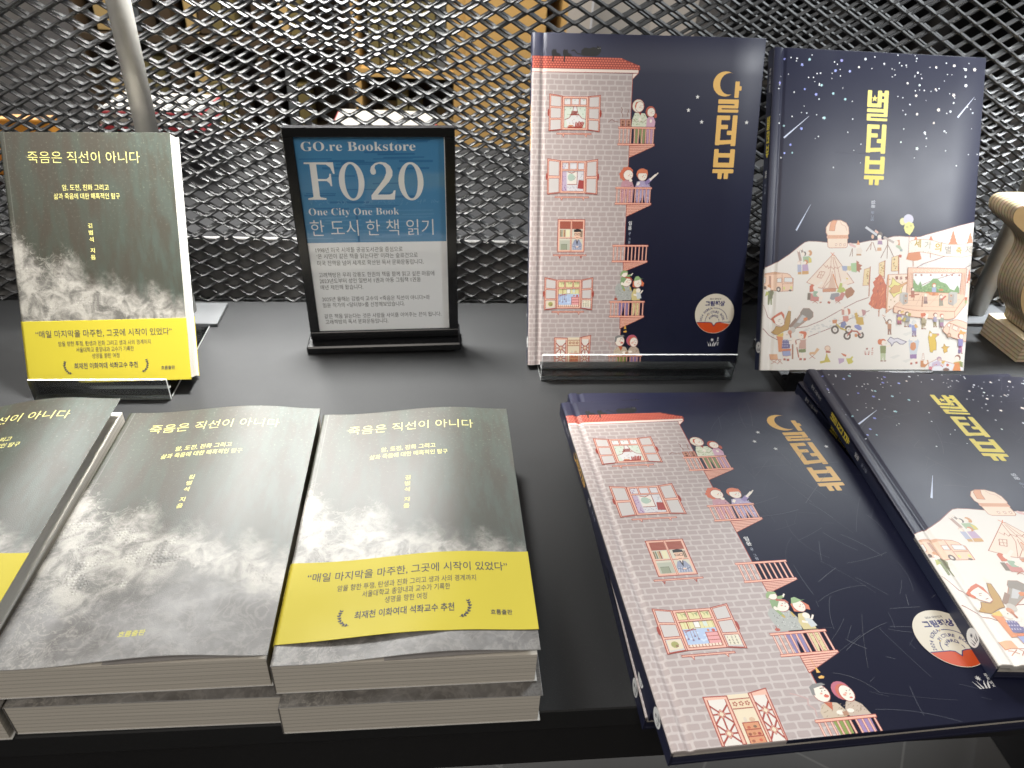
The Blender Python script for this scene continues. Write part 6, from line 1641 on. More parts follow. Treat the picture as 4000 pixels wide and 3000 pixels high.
cf6a7a;0;176.1 2.4 175.9 1.2 174.9 0.5 173.7 0.5 172.6 1.2 172.2 2.4 172.5 3.6 173.4 4.4 174.6 4.4 175.7 3.6
b5432e;0;106 15.5 105.2 15.5 103.9 20.6
b5432e;0;106.7 15.5 105.9 15.5 105.5 20.6
b5432e;0;108 15.5 108.8 15.5 108.5 20.6
b5432e;0;108.7 15.5 109.5 15.5 110.1 20.6
9c3a2c;0.4;105.7 21.4 108.2 21.4
9c3a2c;0.4;106 22.2 107.9 20.6
9c3a2c;0.4;106.9 22.5 107 20.3
9c3a2c;0.4;107.8 22.2 106.1 20.6
VTXT;b5432e;112.6 22.7 113.1 15.0;푸ㄹ비ㅊ
dcd9d3;0;131 13.4 139.2 16 142.1 14.9 135 11.6
dcd9d3;0;144.1 9.8 152.3 12.3 155.2 11.3 148.1 8.0
dcd9d3;0;142.3 36 150.6 38.6 153.5 37.5 146.4 34.2
'''
STARS = [(10.5,288.0,1.17),(34.1,288.3,1.43),(27.2,283.3,1.43),(65.5,288.8,1.56),(88.8,291.1,1.43),(60.0,279.5,1.56),(74.1,279.5,1.43),(6.6,266.3,1.43),(30.9,261.7,1.17),(47.2,265.9,1.43),(42.2,257.4,1.56),(58.9,258.9,1.43),(71.0,254.2,1.43),(51.4,236.6,1.69),(29.5,226.1,1.56),(12.4,228.0,1.17),(19.5,211.1,1.3),(14.1,203.4,1.17),(21.6,203.9,1.04),(82.8,283.6,1.17),(107.6,287.7,1.17),(141.5,281.2,1.17),(159.5,286.9,1.17),(177.8,289.0,1.56),(189.6,286.0,1.56),(198.7,286.4,1.82),(191.0,271.5,1.69),(179.2,262.2,1.82),(144.1,269.9,1.17),(160.5,266.9,1.04),(141.4,260.3,1.43),(164.8,248.2,1.95),(177.0,247.1,1.3),(143.4,243.5,1.43),(160.9,236.0,1.3),(152.3,226.7,1.43),(172.2,228.8,1.17),(145.5,211.8,1.69),(128.8,217.2,1.04),(199.8,246.6,1.04),(131.9,271.2,1.17),(189.9,279.6,1.04),(179.6,255.1,1.04),(7.9,230.4,0.78),(45.5,276.6,0.78),(154.4,221.6,0.78),(119.0,278.1,0.58),(61.5,285.2,0.68),(139.6,294.0,0.74),(199.7,232.1,0.46),(8.0,238.1,0.42),(40.3,268.7,0.41),(173.4,245.3,0.62),(62.8,191.8,0.69),(144.4,265.6,0.48),(58.6,287.2,0.67),(201.2,259.3,0.43),(20.7,258.6,0.74),(153.3,286.6,0.49),(21.5,286.5,0.68),(130.0,285.7,0.55),(44.9,266.0,0.74),(163.9,267.6,0.71),(45.3,253.3,0.7),(129.5,287.4,0.75),(44.9,267.2,0.67),(68.0,264.3,0.43),(123.1,258.8,0.56),(197.4,250.0,0.6),(176.0,280.8,0.45),(43.6,217.7,0.47),(198.3,208.0,0.55),(21.9,288.7,0.74),(50.0,236.5,0.62),(6.5,264.5,0.56),(14.4,274.3,0.53),(115.6,283.5,0.53),(186.7,197.2,0.64),(118.1,282.7,0.41),(11.2,199.2,0.74),(149.1,265.4,0.75),(19.9,236.7,0.72),(153.1,225.2,0.72),(75.3,224.4,0.7),(89.0,214.0,0.6),(128.0,257.9,0.6),(122.6,289.2,0.62),(207.3,208.5,0.54),(169.5,291.0,0.66),(5.7,261.2,0.64),(42.2,276.2,0.72),(135.6,252.0,0.71),(180.3,259.8,0.6),(64.4,280.7,0.57),(174.7,210.7,0.73),(56.8,276.9,0.56),(56.8,272.3,0.54),(129.0,246.3,0.51),(16.2,289.2,0.71),(31.1,246.5,0.41),(168.8,274.8,0.45),(130.9,229.5,0.74),(138.8,277.5,0.57),(36.4,292.3,0.57),(144.7,279.8,0.5),(79.4,236.6,0.68),(194.1,252.0,0.63),(46.5,219.6,0.62),(145.7,276.3,0.71),(161.4,265.7,0.72),(175.0,263.4,0.43),(97.8,293.4,0.68),(34.0,240.3,0.65),(174.1,227.5,0.57),(192.5,291.8,0.48),(82.2,208.1,0.47),(116.2,276.3,0.59),(199.7,246.7,0.54),(139.2,291.4,0.59),(89.5,196.8,0.49),(95.6,283.0,0.55),(65.0,275.0,0.62),(187.8,287.0,0.67),(7.2,272.1,0.48),(140.2,264.7,0.52),(125.0,286.7,0.66),(28.9,240.7,0.49),(43.7,239.2,0.55),(78.1,252.6,0.59),(34.0,272.3,0.62),(131.8,242.7,0.7),(154.6,214.1,0.51),(159.9,286.1,0.54),(137.7,296.4,0.47),(143.4,203.2,0.44),(139.0,278.5,0.42),(22.4,288.9,0.59),(38.9,272.5,0.69),(156.1,264.8,0.56),(120.6,296.0,0.65),(171.4,280.8,0.56),(151.5,256.4,0.47)]
METEORS = [[(36.4,237.6),(12.8,217.2)],[(200.4,261.5),(184.7,242.0)],[(42.3,157.2),(29.2,132.7)]]

# ------------------------------------------------------------------ the place: floor, shelf, mesh screen
M['matte_black'] = plain('matte_black_board', (0.016, 0.016, 0.017), 0.8, 0, 0.2, None, 0.2, 6)
def quad_sheet(name, x0, x1, y0, y1, z, m, n=1):
    o = mesh(name, [(x0, y0, z), (x1, y0, z), (x1, y1, z), (x0, y1, z)], [(0, 1, 2, 3)], [m])
    return o
def floor_mat():
    m, nt, p = mat('grey_floor_tiles')
    tc = node(nt, 'ShaderNodeTexCoord')
    mp = node(nt, 'ShaderNodeMapping'); mp.inputs['Rotation'].default_value = (0, 0, R(35)); mp.inputs['Scale'].default_value = (1, 1, 1)
    br = node(nt, 'ShaderNodeTexBrick', offset=0.0)
    br.inputs['Scale'].default_value = 1.0; br.inputs['Brick Width'].default_value = 0.30; br.inputs['Row Height'].default_value = 0.30; br.inputs['Mortar Size'].default_value = 0.002
    br.inputs['Color1'].default_value = (0.11, 0.108, 0.106, 1); br.inputs['Color2'].default_value = (0.125, 0.122, 0.12, 1); br.inputs['Mortar'].default_value = (0.20, 0.195, 0.19, 1)
    n = node(nt, 'ShaderNodeTexNoise', i_Scale=7.0, i_Detail=8.0)
    mx = node(nt, 'ShaderNodeMix', data_type='RGBA', blend_type='MULTIPLY'); mx.inputs[0].default_value = 0.5
    r = node(nt, 'ShaderNodeValToRGB'); r.color_ramp.elements[0].color = (.6, .6, .6, 1); r.color_ramp.elements[1].color = (1.2, 1.2, 1.2, 1)
    nt.links.new(tc.outputs['Object'], mp.inputs[0]); nt.links.new(mp.outputs[0], br.inputs['Vector']); nt.links.new(tc.outputs['Object'], n.inputs['Vector'])
    nt.links.new(n.outputs['Fac'], r.inputs[0]); nt.links.new(br.outputs['Color'], mx.inputs[6]); nt.links.new(r.outputs[0], mx.inputs[7]); nt.links.new(mx.outputs[2], p.inputs['Base Color'])
    p.inputs['Roughness'].default_value = 0.45
    return m
tag(quad_sheet('floor', -9, 9, -4, 12, -0.85, floor_mat()), kind='structure')

def shelf_unit(name, x0, x1, y0, y1, front, label, top='shelf'):
    t = empty(name, Matrix.Translation((0, y0, 0)))
    inv = -y0
    MB().box(x0, x1, 0.0, y1 - y0, -0.018, 0.0, 0.0008).build('shelf_board', M[top], t)
    s = 1 if front else -1
    ye = 0.0035 if front else y1 - y0 - 0.0035
    ya, yb = sorted((ye, ye + s * 0.012))
    MB().box(x0, x1, ya, yb, -0.060, -0.0185, 0.001).build('front_apron', M['black_metal'], t)
    for x in (x0 + .03, x1 - .06):
        MB().box(x, x + .03, (y1 - y0) * .5 - .1, (y1 - y0) * .5 + .1, -0.85, -0.0185).build('leg', M['black_metal'], t)
    tag(t, label, 'display shelf')
    return t
shelf_unit('display_shelf', -1.0, 1.25, 0.2354, 0.7970, True, 'black laminate display shelf that carries the books in front of the mesh')
shelf_unit('display_shelf', -1.0, 1.25, 0.798, 1.36, False, 'dark shelf behind the mesh screens that carries the bright boxes', 'matte_black')

def expanded_mesh(x0, x1, z0, z1):
    """expanded metal: rows of zigzag ribbons touching at the knots; the strands twist between trough and crest"""
    P = 0.0302; H = 0.0074
    prof = [(-0.0018, -0.0011), (0.0018, -0.0011), (0.0018, 0.0009), (0.0016, 0.0011), (-0.0015, 0.0011), (-0.0018, 0.0008)]   # (depth, height)
    V, F = [], []
    rows = int((z1 - z0) / H); cols = int((x1 - x0) / P)
    for r_ in range(rows):
        zc = z0 + r_ * H; ph = 0.5 if r_ % 2 else 0.0
        ring = []
        for c_ in range(cols):
            for t in (-0.15, -0.07, 0.0, 0.07, 0.15, 0.25, 0.35, 0.43, 0.5, 0.57, 0.65, 0.75):
                tri = 1 - 4 * abs(((t + 0.5) % 1.0) - 0.5)      # +1 at t=0, -1 at t=.5
                soft = max(-0.82, min(0.82, tri * 0.92))
                tw = R(38)
                ca, sa = math.cos(tw), math.sin(tw)
                x = x0 + (c_ + ph + t) * P
                z = zc + soft * H * 0.62
                y = (soft + 0.82) * 0.0016                       # crests lean away from the reader
                n = len(V)
                for a, b in prof:
                    V.append((x, y + a * ca - b * sa, z + b * ca + a * sa))
                ring.append(n)
        for a, b in zip(ring, ring[1:]):
            for k in range(6):
                j = (k + 1) % 6
                F.append((a + k, a + j, b + j, b + k))
    return V, F
V, F = expanded_mesh(-0.66, 1.02, 0.005, 0.38)
ms = mesh('mesh_screen', V, F, [M['mesh_metal']], smooth=False)
bm_fix(ms)
ms.location = (0, 0.7365, 0)
tag(ms, 'black expanded metal mesh screen directly behind the books, touching the shelf edge', 'mesh screen')
V, F = expanded_mesh(-0.66, 1.02, 0.058, 0.38)
m2 = mesh('mesh_screen', V, F, [M['mesh_metal']]); bm_fix(m2)
m2.location = (0.009, 0.792, 0.0)
MB().box(-0.669, 1.011, -0.0475, -0.0415, 0.0003, 0.070, 0.001).build('bottom_rail', plain('rail_paint', (0.20, 0.195, 0.19), 0.6), m2)
tag(m2, 'second expanded metal mesh screen, the farther of the pair behind the books', 'mesh screen')

# steel posts on square foot plates
def post(x, y, r, label, z1=0.62):
    t = empty('steel_post', Matrix.Translation((x, y, 0)))
    MB().box(-0.037, 0.037, -0.0265, 0.0195, 0.0002, 0.0046, 0.0006).build('foot_plate', M['plate_steel'], t)
    o = MB().tube((0, 0, 0.0047), (0, 0, z1), r, n=40).build('tube', M['steel'], t)
    o.data.polygons.foreach_set('use_smooth', [len(p.vertices) == 4 for p in o.data.polygons])
    tag(t, label, 'post')
post(-0.2655, 0.7045, 0.0097, 'satin steel post rising behind the standing sea-foam paperback')
post(0.6290, 0.7110, 0.0105, 'satin steel post between the starry picture book and the plywood figure')

# ------------------------------------------------------------------ hardcover picture books
T_HC = 0.0124; TB = 0.0023
def hu(u):
    """height of the front cover above the table in metres, u in mm from the spine"""
    if u < 2.4: return T_HC - 0.0011 * (1 - u / 2.4) ** 2
    if 6.2 < u < 13.0:
        t = (u - 6.2) / 6.8
        return T_HC - 0.0013 * (math.sin(math.pi * t) ** 2)
    return T_HC
UN = [0, .4, .9, 1.6, 2.4, 4.2, 6.2, 6.9, 7.6, 8.3, 9.0, 9.6, 10.2, 10.9, 11.6, 12.3, 13.0, 60.0, 120.0, 180.0, 209.3, 210.0]
HN = [hu(u) for u in UN]; HN[-1] -= 0.0006
def cover_fn(u, v, off):
    e = 0.0005 * max(0.0, 1 - v / 0.5) + 0.0005 * max(0.0, 1 - (298 - v) / 0.5)
    return (u / 1000, v / 1000, float(np.interp(u, UN, HN)) + off - (e if off == 0 else 0))
def hard_cover(name, art, base, rows, mats):
    V, F, C = [], [], []
    nv = len(rows); nu = len(UN)
    for v in rows:
        for u in UN: V.append(cover_fn(u, v, 0))
    for v in rows:
        for u in UN:
            p = cover_fn(u, v, 0); V.append((p[0], p[1], p[2] - TB))
    K = nv * nu
    for r_ in range(nv - 1):
        for c_ in range(nu - 1):
            a = r_ * nu + c_
            F.append((a, a + 1, a + nu + 1, a + nu)); C.append(base((UN[c_] + UN[c_+1]) / 2, (rows[r_] + rows[r_+1]) / 2))
            F.append((K + a, K + a + nu, K + a + nu + 1, K + a + 1)); C.append((0.5, 0.48, 0.46))
    for c_ in range(nu - 1):
        a = c_; col = base((UN[c_] + UN[c_+1]) / 2, 0.1)
        F.append((K + a, K + a + 1, a + 1, a)); C.append(col)
        a = (nv - 1) * nu + c_; col = base((UN[c_] + UN[c_+1]) / 2, 297.9)
        F.append((a, a + 1, K + a + 1, K + a)); C.append(col)
    for r_ in range(nv - 1):
        a = r_ * nu; F.append((a, a + nu, K + a + nu, K + a)); C.append(base(0, (rows[r_] + rows[r_+1]) / 2))
        a = r_ * nu + nu - 1; F.append((a + nu, a, K + a, K + a + nu)); C.append(base(210, (rows[r_] + rows[r_+1]) / 2))
    n0 = len(F)
    V2, F2, C2 = [], [], []
    art.emit(cover_fn, V2, F2, C2, slices=UN[1:-2])
    F2 = orient(V2, F2, (0, 0, 1))
    o = len(V)
    V += V2; F += [tuple(o + i for i in f) for f in F2]; C += C2
    return V, F, C, n0

SPW = T_HC * 1000
def spine_art(kind):
    A = Art(298, SPW)                      # x runs down the spine (from the top), y across
    w = 'd6d6d6'
    A.text(w, '풀빛 그림 아이', 17, 4.4, h=3.6)
    q = Art(400, 400)
    if kind == 'house': moon_title(q, GOLD, 0, 0)
    else: star_title(q, (0.78, 0.63, 0.075), 76, 0)
    k = 0.43
    for col, vs, fs in q.sh:
        # title letters stand upright on the spine, so they are turned with the reading direction
        A.raw(col, [(58 + (270 - b) * k, 10.0 - (192 - a) * 0.27) for a, b in vs], fs)
    A.text(w, '임윤', 110, 4.2, h=4.0, bold=.02); A.text('aab0c0', '글·그림', 122, 4.4, h=3.2)
    A.ell('e8e8e6', 276, 6.2, 5.4, 5.4, 28)
    E2 = Art(400, 400); emblem(E2, '20243a', 0 + 50, 50, 0.82)
    for col, vs, fs in E2.sh: A.raw(col, [(279.6 - (b - 50), 6.2 + (a - 50)) for a, b in vs], fs)
    return A
def spine_fn(u, v, off): return (-off, (298 - u) / 1000, v / 1000)

def sticker_art():
    A = Art(40, 40); N = '2a2760'
    A.ell('cfc6b4', 20, 20, 19.5, n=64, layer=0)
    pts = [(20 + 19.2 * math.cos(a), 20 + 19.2 * math.sin(a)) for a in [R(207 + t * 6.0) for t in range(21)]]
    A.poly('c2481c', pts + [(25, 11.6), (22.2, 11), (20, 7.8), (17.8, 11), (15, 11.6)])
    A.line(N, .6, [(2.7, 11.6), (15, 11.6), (17.8, 11), (20, 7.8), (22.2, 11), (25, 11.6), (37.3, 11.6)])
    A.text('3a3640', '2024 대한민국', 14.2, 33.8, 25.4, bold=.02)
    A.text(N, '그림책상', 10, 28.0, 29.6, bold=.045)
    def arc(s, cx, cy, r_, a0, a1, em):
        n = len(s)
        for i, ch in enumerate(s):
            if ch == ' ': continue
            a = R(a0 + (a1 - a0) * i / (n - 1))
            A.text(N, ch, cx + r_ * math.cos(a) - .28 * em * math.sin(a), cy + r_ * math.sin(a) + .28 * em * math.cos(a), h=em, rot=a - math.pi / 2, bold=.02)
    cx, cy = 20, 12.4
    arc('2024 KOREA', cx, cy, 12.4, 176, 108, 3.0)
    A.line(N, .55, [(cx + 13.2 * math.cos(R(t)), cy + 13.2 * math.sin(R(t))) for t in range(96, 0, -8)])
    A.ell('b08a3a', cx + 13.2 * math.cos(R(100)), cy + 13.2 * math.sin(R(100)), .5)
    arc('PICTURE BOOK', cx, cy, 8.4, 132, 12, 3.0)
    A.line(N, .55, [(cx + 9 * math.cos(R(t)), cy + 9 * math.sin(R(t))) for t in range(182, 138, -8)])
    A.ell('b08a3a', cx + 9 * math.cos(R(138)), cy + 9 * math.sin(R(138)), .5)
    arc('AWARD', cx, cy, 4.6, 148, 62, 3.0)
    A.ell(N, cx + 5 * math.cos(R(48)), cy + 5 * math.sin(R(48)), .45); A.line(N, .5, [(cx + 5 * math.cos(R(t)), cy + 5 * math.sin(R(t))) for t in (30, 20, 10, 0)])
    return A

_shared = {}
def hardcover(kind, scratch, mw, label, group, sticker, full=True):
    """local frame: x away from the spine, y up the page, z out of the front cover"""
    t = empty('picture_book', mw)
    tag(t, label, 'picture book', group)
    key = (kind, scratch)
    if key not in _shared:
        if kind == 'house':
            art = house_art(scratch); base = lambda u, v: lin(MORT) if (u < 90 and v < 266) else NAVY
            rows = [0, .5, 266, 297.5, 298]
        else:
            art = snow_art(ART_SNOW, STARS, METEORS, scratch); base = lambda u, v: lin('d8d3cc') if v < 96 else NAVY
            rows = [0, .5, 96, 297.5, 298]
        V, F, C, n0 = hard_cover('front_cover', art, base, rows, None)
        nu = len(UN) - 1
        sm = [i < n0 and (i % 2 == 0) and i < 2 * nu * (len(rows) - 1) for i in range(len(F))]
        o = mesh('front_cover', V, F, [M['cover']], None, C, smooth=sm)
        Vs, Fs, Cs = [], [], []
        b = MB().box(-0.0, 0.0012, 0, 0.298, 0, T_HC - 0.0013)
        Vs += b.v; Fs += b.f; Cs += [NAVY if kind == 'house' else (0.012, 0.017, 0.045)] * len(b.f)
        v2, f2, c2 = [], [], []
        spine_art(kind).emit(spine_fn, v2, f2, c2)
        f2 = orient(v2, f2, (-1, 0, 0))
        k = len(Vs); Vs += v2; Fs += [tuple(k + i for i in f) for f in f2]; Cs += c2
        s = mesh('spine', Vs, Fs, [M['cover']], None, Cs)
        _shared[key] = (o.data, s.data)
        bpy.data.objects.remove(o); bpy.data.objects.remove(s)
    fc, sp = _shared[key]
    for nm, me in (('front_cover', fc), ('spine', sp)):
        o = bpy.data.objects.new(nm, me); COL.objects.link(o); o.parent = t
    n = 'house_back' if kind == 'house' else 'snow_back'
    bk = MB().box(0.0013, 0.210, 0, 0.298, 0, TB, 0.0004)
    o = mesh('back_cover', bk.v, bk.f, [M['cover']], t, [NAVY] * len(bk.f)); bm_fix(o)
    MB().box(0.0014, 0.2065, 0.003, 0.295, TB + 0.0001, T_HC - TB - 0.0015, 0.0).build('page_block', M['pages'], t)
    if sticker:
        A = sticker_art()
        V, F, C = [], [], []
        N_ = 64
        f0 = lambda a, z: (0.1828 + 0.0195 * math.cos(a), 0.0500 + 0.0195 * math.sin(a), T_HC + z)
        for z in (0.00036, 0.00046):
            V += [f0(2 * math.pi * k / N_, z) for k in range(N_)]
        F.append(tuple(N_ + k for k in range(N_))); C.append(lin('cfc6b4'))
        F.append(tuple(reversed(range(N_)))); C.append(lin('cfc6b4'))
        for k in range(N_): F.append((k, (k+1) % N_, N_ + (k+1) % N_, N_ + k)); C.append(lin('cfc6b4'))
        v2, f2, c2 = [], [], []
        A.emit(lambda u, v, off: (0.1828 - 0.020 + u / 1000, 0.0500 - 0.020 + v / 1000, T_HC + 0.00047 + off), v2, f2, c2)
        f2 = orient(v2, f2, (0, 0, 1))
        k = len(V); V += v2; F += [tuple(k + i for i in f) for f in f2]; C += c2
        st = mesh('award_sticker', V, F, [M['sticker']], t, C)
    return t

def flat_m(x, y, deg, z, tilt=0.0):
    return Matrix.Translation((x, y, z)) @ Matrix.Rotation(R(deg), 4, 'Z') @ Matrix.Rotation(R(tilt), 4, 'Y')
def stand_m(x, y, z, yaw, lean, roll, t):
    return Matrix.Translation((x, y, z)) @ Matrix.Rotation(R(yaw), 4, 'Z') @ Matrix.Rotation(R(-lean), 4, 'X') @ Matrix.Rotation(R(roll), 4, 'Y') @ Matrix.Rotation(R(90), 4, 'X') @ Matrix.Translation((0, 0, -t))

GH = 'navy picture books with the brick apartment house'; GS = 'navy picture books with the snowy star festival'
hardcover('house', 0, stand_m(0.0848, 0.5948, 0.0052, -0.94, 18.69, -1.0, T_HC), 'brick-house picture book standing upright in a clear acrylic stand', GH, True)
hardcover('snow', 0, stand_m(0.3048, 0.5620, 0.0193, 0.40, 28.07, 0.53, T_HC), 'starry snow-festival picture book standing upright against the mesh', GS, False)
hardcover('house', 120, flat_m(0.1118, 0.1870, 2.466, 0.0261), 'scuffed brick-house picture book lying flat on top of its stack', GH, True)
hardcover('house', 0, flat_m(0.1120, 0.2190, 0.15, 0.0131), 'brick-house picture book lying second in the stack, under the scuffed copy', GH, True)
hardcover('house', 0, flat_m(0.1110, 0.2215, 0.0, 0.0004), 'brick-house picture book at the bottom of the stack, on the shelf', GH, True)
hardcover('snow', 80, flat_m(0.2993, 0.2176, -4.28, 0.0391), 'starry snow-festival picture book lying flat on top, overlapping the brick-house stack', GS, False)
hardcover('snow', 0, flat_m(0.3330, 0.2165, 3.1, 0.0263), 'starry snow-festival picture book lying under the flat top copy, spine corner peeking out', GS, False)
hardcover('snow', 0, flat_m(0.3345, 0.2180, 3.0, 0.0132), 'starry snow-festival picture book third from the top of the stack', GS, False)
hardcover('snow', 0, flat_m(0.3340, 0.2180, 2.9, 0.0003), 'starry snow-festival picture book at the bottom of its stack, on the shelf', GS, False)

# ------------------------------------------------------------------ sea-foam paperbacks
PW, PH, PT = 0.140, 0.2185, 0.0238
YL = (0.52, 0.435, 0.036)
def death_art(title_only=False):
    A = Art(140, 218.5)
    c = (0.80, 0.74, 0.25)
    A.text(c, '죽음은 직선이 아니다', 21, 193.5, 113, h=11.0, bold=-.010)
    A.text(c, '암, 도전, 진화 그리고', 46.5, 170.0, 85, h=5.6, bold=.0)
    A.text(c, '삶과 죽음에 대한 매혹적인 탐구', 38.9, 162.6, 93.5, h=5.6, bold=.0)
    A.vtext(c, '김범석 지음', 66.2, 141.5, 4.6, 6.0, .01)
    A.text((0.62, 0.58, 0.16), '흐름출판', 61.8, 14.0, 75.6, h=4.0, bold=.02)
    return A
def band_art():
    A = Art(140, 58); N = (0.055, 0.055, 0.075)
    A.text(N, '“매일 마지막을 마주한, 그곳에 시작이 있었다”', 11, 42.2, 127, h=7.2, bold=.004)
    A.text(N, '암을 향한 투쟁, 탄생과 진화 그리고 생과 사의 경계까지', 29, 34.0, 108, h=5.0)
    A.text(N, '서울대학교 종양내과 교수가 기록한', 43.5, 28.2, 93, h=5.0)
    A.text(N, '생명을 향한 여정', 56.5, 22.4, 80, h=5.0)
    A.text(N, '최재천 이화여대 석좌교수 추천', 40.5, 13.2, 95, h=6.0, bold=.015)
    A.text(N, '흐름출판', 115, 10.2, 127, h=3.8, bold=.01)
    for sx, x0 in ((1, 31.6), (-1, 104.2)):
        pts = [(x0 + sx * 6.4, 8.6), (x0 + sx * 3.4, 9.6), (x0 + sx * 1.2, 12.6), (x0 + sx * .4, 16.4), (x0 + sx * 1.4, 19.6)]
        A.line(N, .35, pts)
        for i in range(4):
            for t in (0.25, 0.75):
                x = pts[i][0] + (pts[i+1][0] - pts[i][0]) * t; y = pts[i][1] + (pts[i+1][1] - pts[i][1]) * t
                for s in (-1, 1):
                    d = np.array((pts[i+1][0] - pts[i][0], pts[i+1][1] - pts[i][1])); d /= np.hypot(*d); nn = np.array((-d[1], d[0])) * s
                    p = np.array((x, y)); q = p + d * 1.5 + nn * 1.1; m_ = p + d * 1.1 + nn * .2; k_ = p + d * .4 + nn * .9
                    A.poly(N, [tuple(p), tuple(m_), tuple(q), tuple(k_)])
    return A
A_COVER = death_art(); A_BAND = band_art()

def paperback(mw, label, bow, peak, band=None, open_flap=0.0, fore=0.0):
    """bow: how far the cover curls up (m), peak: where along the width (0..1), fore: lift left at the fore-edge"""
    t = empty('paperback', mw)
    tag(t, label, 'paperback book', 'copies of the sea-foam paperback')
    NU = 72
    us = [0.0, 0.3] + [140.0 * i / NU for i in range(1, NU)] + [139.7, 140.0]; NU = len(us) - 1
    def prof(u):
        s = u / 140.0; s0 = 0.10
        if s <= s0: return 0.0
        q = (s - s0) / (1 - s0); pk = (peak - s0) / (1 - s0)
        if q < pk: w = 0.5 - 0.5 * math.cos(math.pi * q / pk); return bow * w
        w = 0.5 + 0.5 * math.cos(math.pi * (q - pk) / (1 - pk)); return fore + (bow - fore) * w
    hs = [prof(u) for u in us]
    hs[0] -= 0.0009; hs[1] -= 0.0001
    zf = lambda u: PT + float(np.interp(u, us, hs))
    cf = lambda u, v, off: (u / 1000, v / 1000, zf(u) + off)
    V, F, UVs, sm = [], [], [], []
    vs = [0, 0.25, 0.5, 30, 60, 90, 120, 150, 180, 218.0, 218.25, 218.5]
    th = 0.0003
    for k in (0, 1):
        for v in vs:
            for u in us:
                p = cf(u, v, 0); V.append((p[0], p[1], p[2] - k * th)); UVs.append((u / 220, v / 220))
    nu = NU + 1; K = nu * len(vs)
    for r_ in range(len(vs) - 1):
        for c_ in range(NU):
            a = r_ * nu + c_
            F.append((a, a+1, a+nu+1, a+nu)); F.append((K+a, K+a+nu, K+a+nu+1, K+a+1)); sm += [True, True]
    mi = [0, 2] * (len(F) // 2)
    for c_ in range(NU):
        a = c_; F.append((K+a, K+a+1, a+1, a)); a = (len(vs)-1)*nu + c_; F.append((a, a+1, K+a+1, K+a)); mi += [2, 2]; sm += [False, False]
    for r_ in range(len(vs) - 1):
        a = r_ * nu; F.append((a, a+nu, K+a+nu, K+a)); a = r_*nu + NU; F.append((a+nu, a, K+a, K+a+nu)); mi += [0, 2]; sm += [False, False]
    C = [(0.6, 0.6, 0.58)] * len(F)
    v2, f2, c2 = [], [], []
    A_COVER.emit(cf, v2, f2, c2, base=0.00005)
    f2 = orient(v2, f2, (0, 0, 1))
    k = len(V); V += v2; UVs += [(0, 0)] * len(v2); F += [tuple(k + i for i in f) for f in f2]; C += c2; mi += [1] * len(f2); sm += [False] * len(f2)
    mesh('front_cover', V, F, [M['sea'], M['paperprint'], M['paper']], t, C, mi, smooth=sm, uvs=UVs)
    # flap folded in under the front cover
    fu = [58 + 80.5 * i / 30 for i in range(31)]
    fz = [PT - 0.0005 + (zf(u) - PT) * min(1.0, 0.25 + 0.74 * ((u - 58) / 80.5) ** 2) - 0.0002 for u in fu]
    V, F = [], []
    for k in (0, 1):
        for v in (0.0004, 0.2181):
            for u, z in zip(fu, fz): V.append((u / 1000, v, z - k * 0.00025))
    n = 31; K = 62
    for c_ in range(30):
        F += [(c_, c_+1, n+c_+1, n+c_), (K+c_, K+n+c_, K+n+c_+1, K+c_+1), (K+c_, K+c_+1, c_+1, c_), (n+c_, n+c_+1, K+n+c_+1, K+n+c_)]
    F += [(0, n, K+n, K), (30, K+30, K+n+30, n+30)]
    o = mesh('cover_flap', V, F, [M['flap']], t, smooth=False); bm_fix(o)
    # spine, back cover, pages
    b = MB().box(0.0, 0.0004, 0, PH, 0, PT - 0.0010)
    o = mesh('spine', b.v, b.f, [M['sea']], t, uvs=[(0.02 + z, y / 0.22) for x, y, z in b.v]); bm_fix(o)
    b = MB().box(0.0005, PW, 0, PH, 0, 0.0003)
    o = mesh('back_cover', b.v, b.f, [M['paper']], t); bm_fix(o)
    MB().box(0.0005, PW - 0.0014, 0.0005, PH - 0.0006, 0.0004, PT - 0.0010, 0.0).build('page_block', M['pages'], t)
    if band is not None:
        b0 = band; BH = 56.5
        bu = [-0.4] + us + [140.5]
        def bf(u, v, off):
            lift = 0.0004 + 0.0020 * max(0, math.sin(math.pi * min(1, max(0, (u - 2) / 90)))) * max(0, 1 - v / 22.0) ** 1.5 if b0 > 5 else 0.0004
            e = 0.0008 if (u < 0) else 0.0
            return (u / 1000, (b0 + v) / 1000, zf(min(140, max(0, u))) + lift + off - e)
        V, F = [], []
        bv = [0, 0.2, 0.4, 4, 9, 14, 20, 28, 40, BH - 0.4, BH - 0.2, BH]
        nu2 = len(bu)
        for k in (0, 1):
            for v in bv:
                for u in bu:
                    p = bf(u, v, 0); V.append((p[0], p[1], p[2] - k * 0.00015))
        K = nu2 * len(bv)
        for r_ in range(len(bv) - 1):
            for c_ in range(nu2 - 1):
                a = r_ * nu2 + c_; F += [(a, a+1, a+nu2+1, a+nu2), (K+a, K+a+nu2, K+a+nu2+1, K+a+1)]
        for c_ in range(nu2 - 1):
            a = c_; F.append((K+a, K+a+1, a+1, a)); a = (len(bv)-1)*nu2 + c_; F.append((a, a+1, K+a+1, K+a))
        sm = [True] * len(F)
        # wraps: over the spine, under the flap side, across the back
        for (x0, x1, z0, z1) in ((-0.0006, -0.00035, -0.0002, PT - 0.0006), (-0.0006, 0.1406, -0.00045, -0.0001)):
            b = MB().box(x0, x1, b0 / 1000, (b0 + BH) / 1000, z0, z1); k = len(V); V += b.v; F += [tuple(k + i for i in f) for f in b.f]; sm += [False] * 6
        C = [YL] * len(F)
        v2, f2, c2 = [], [], []
        A_BAND.emit(bf, v2, f2, c2, base=0.00008)
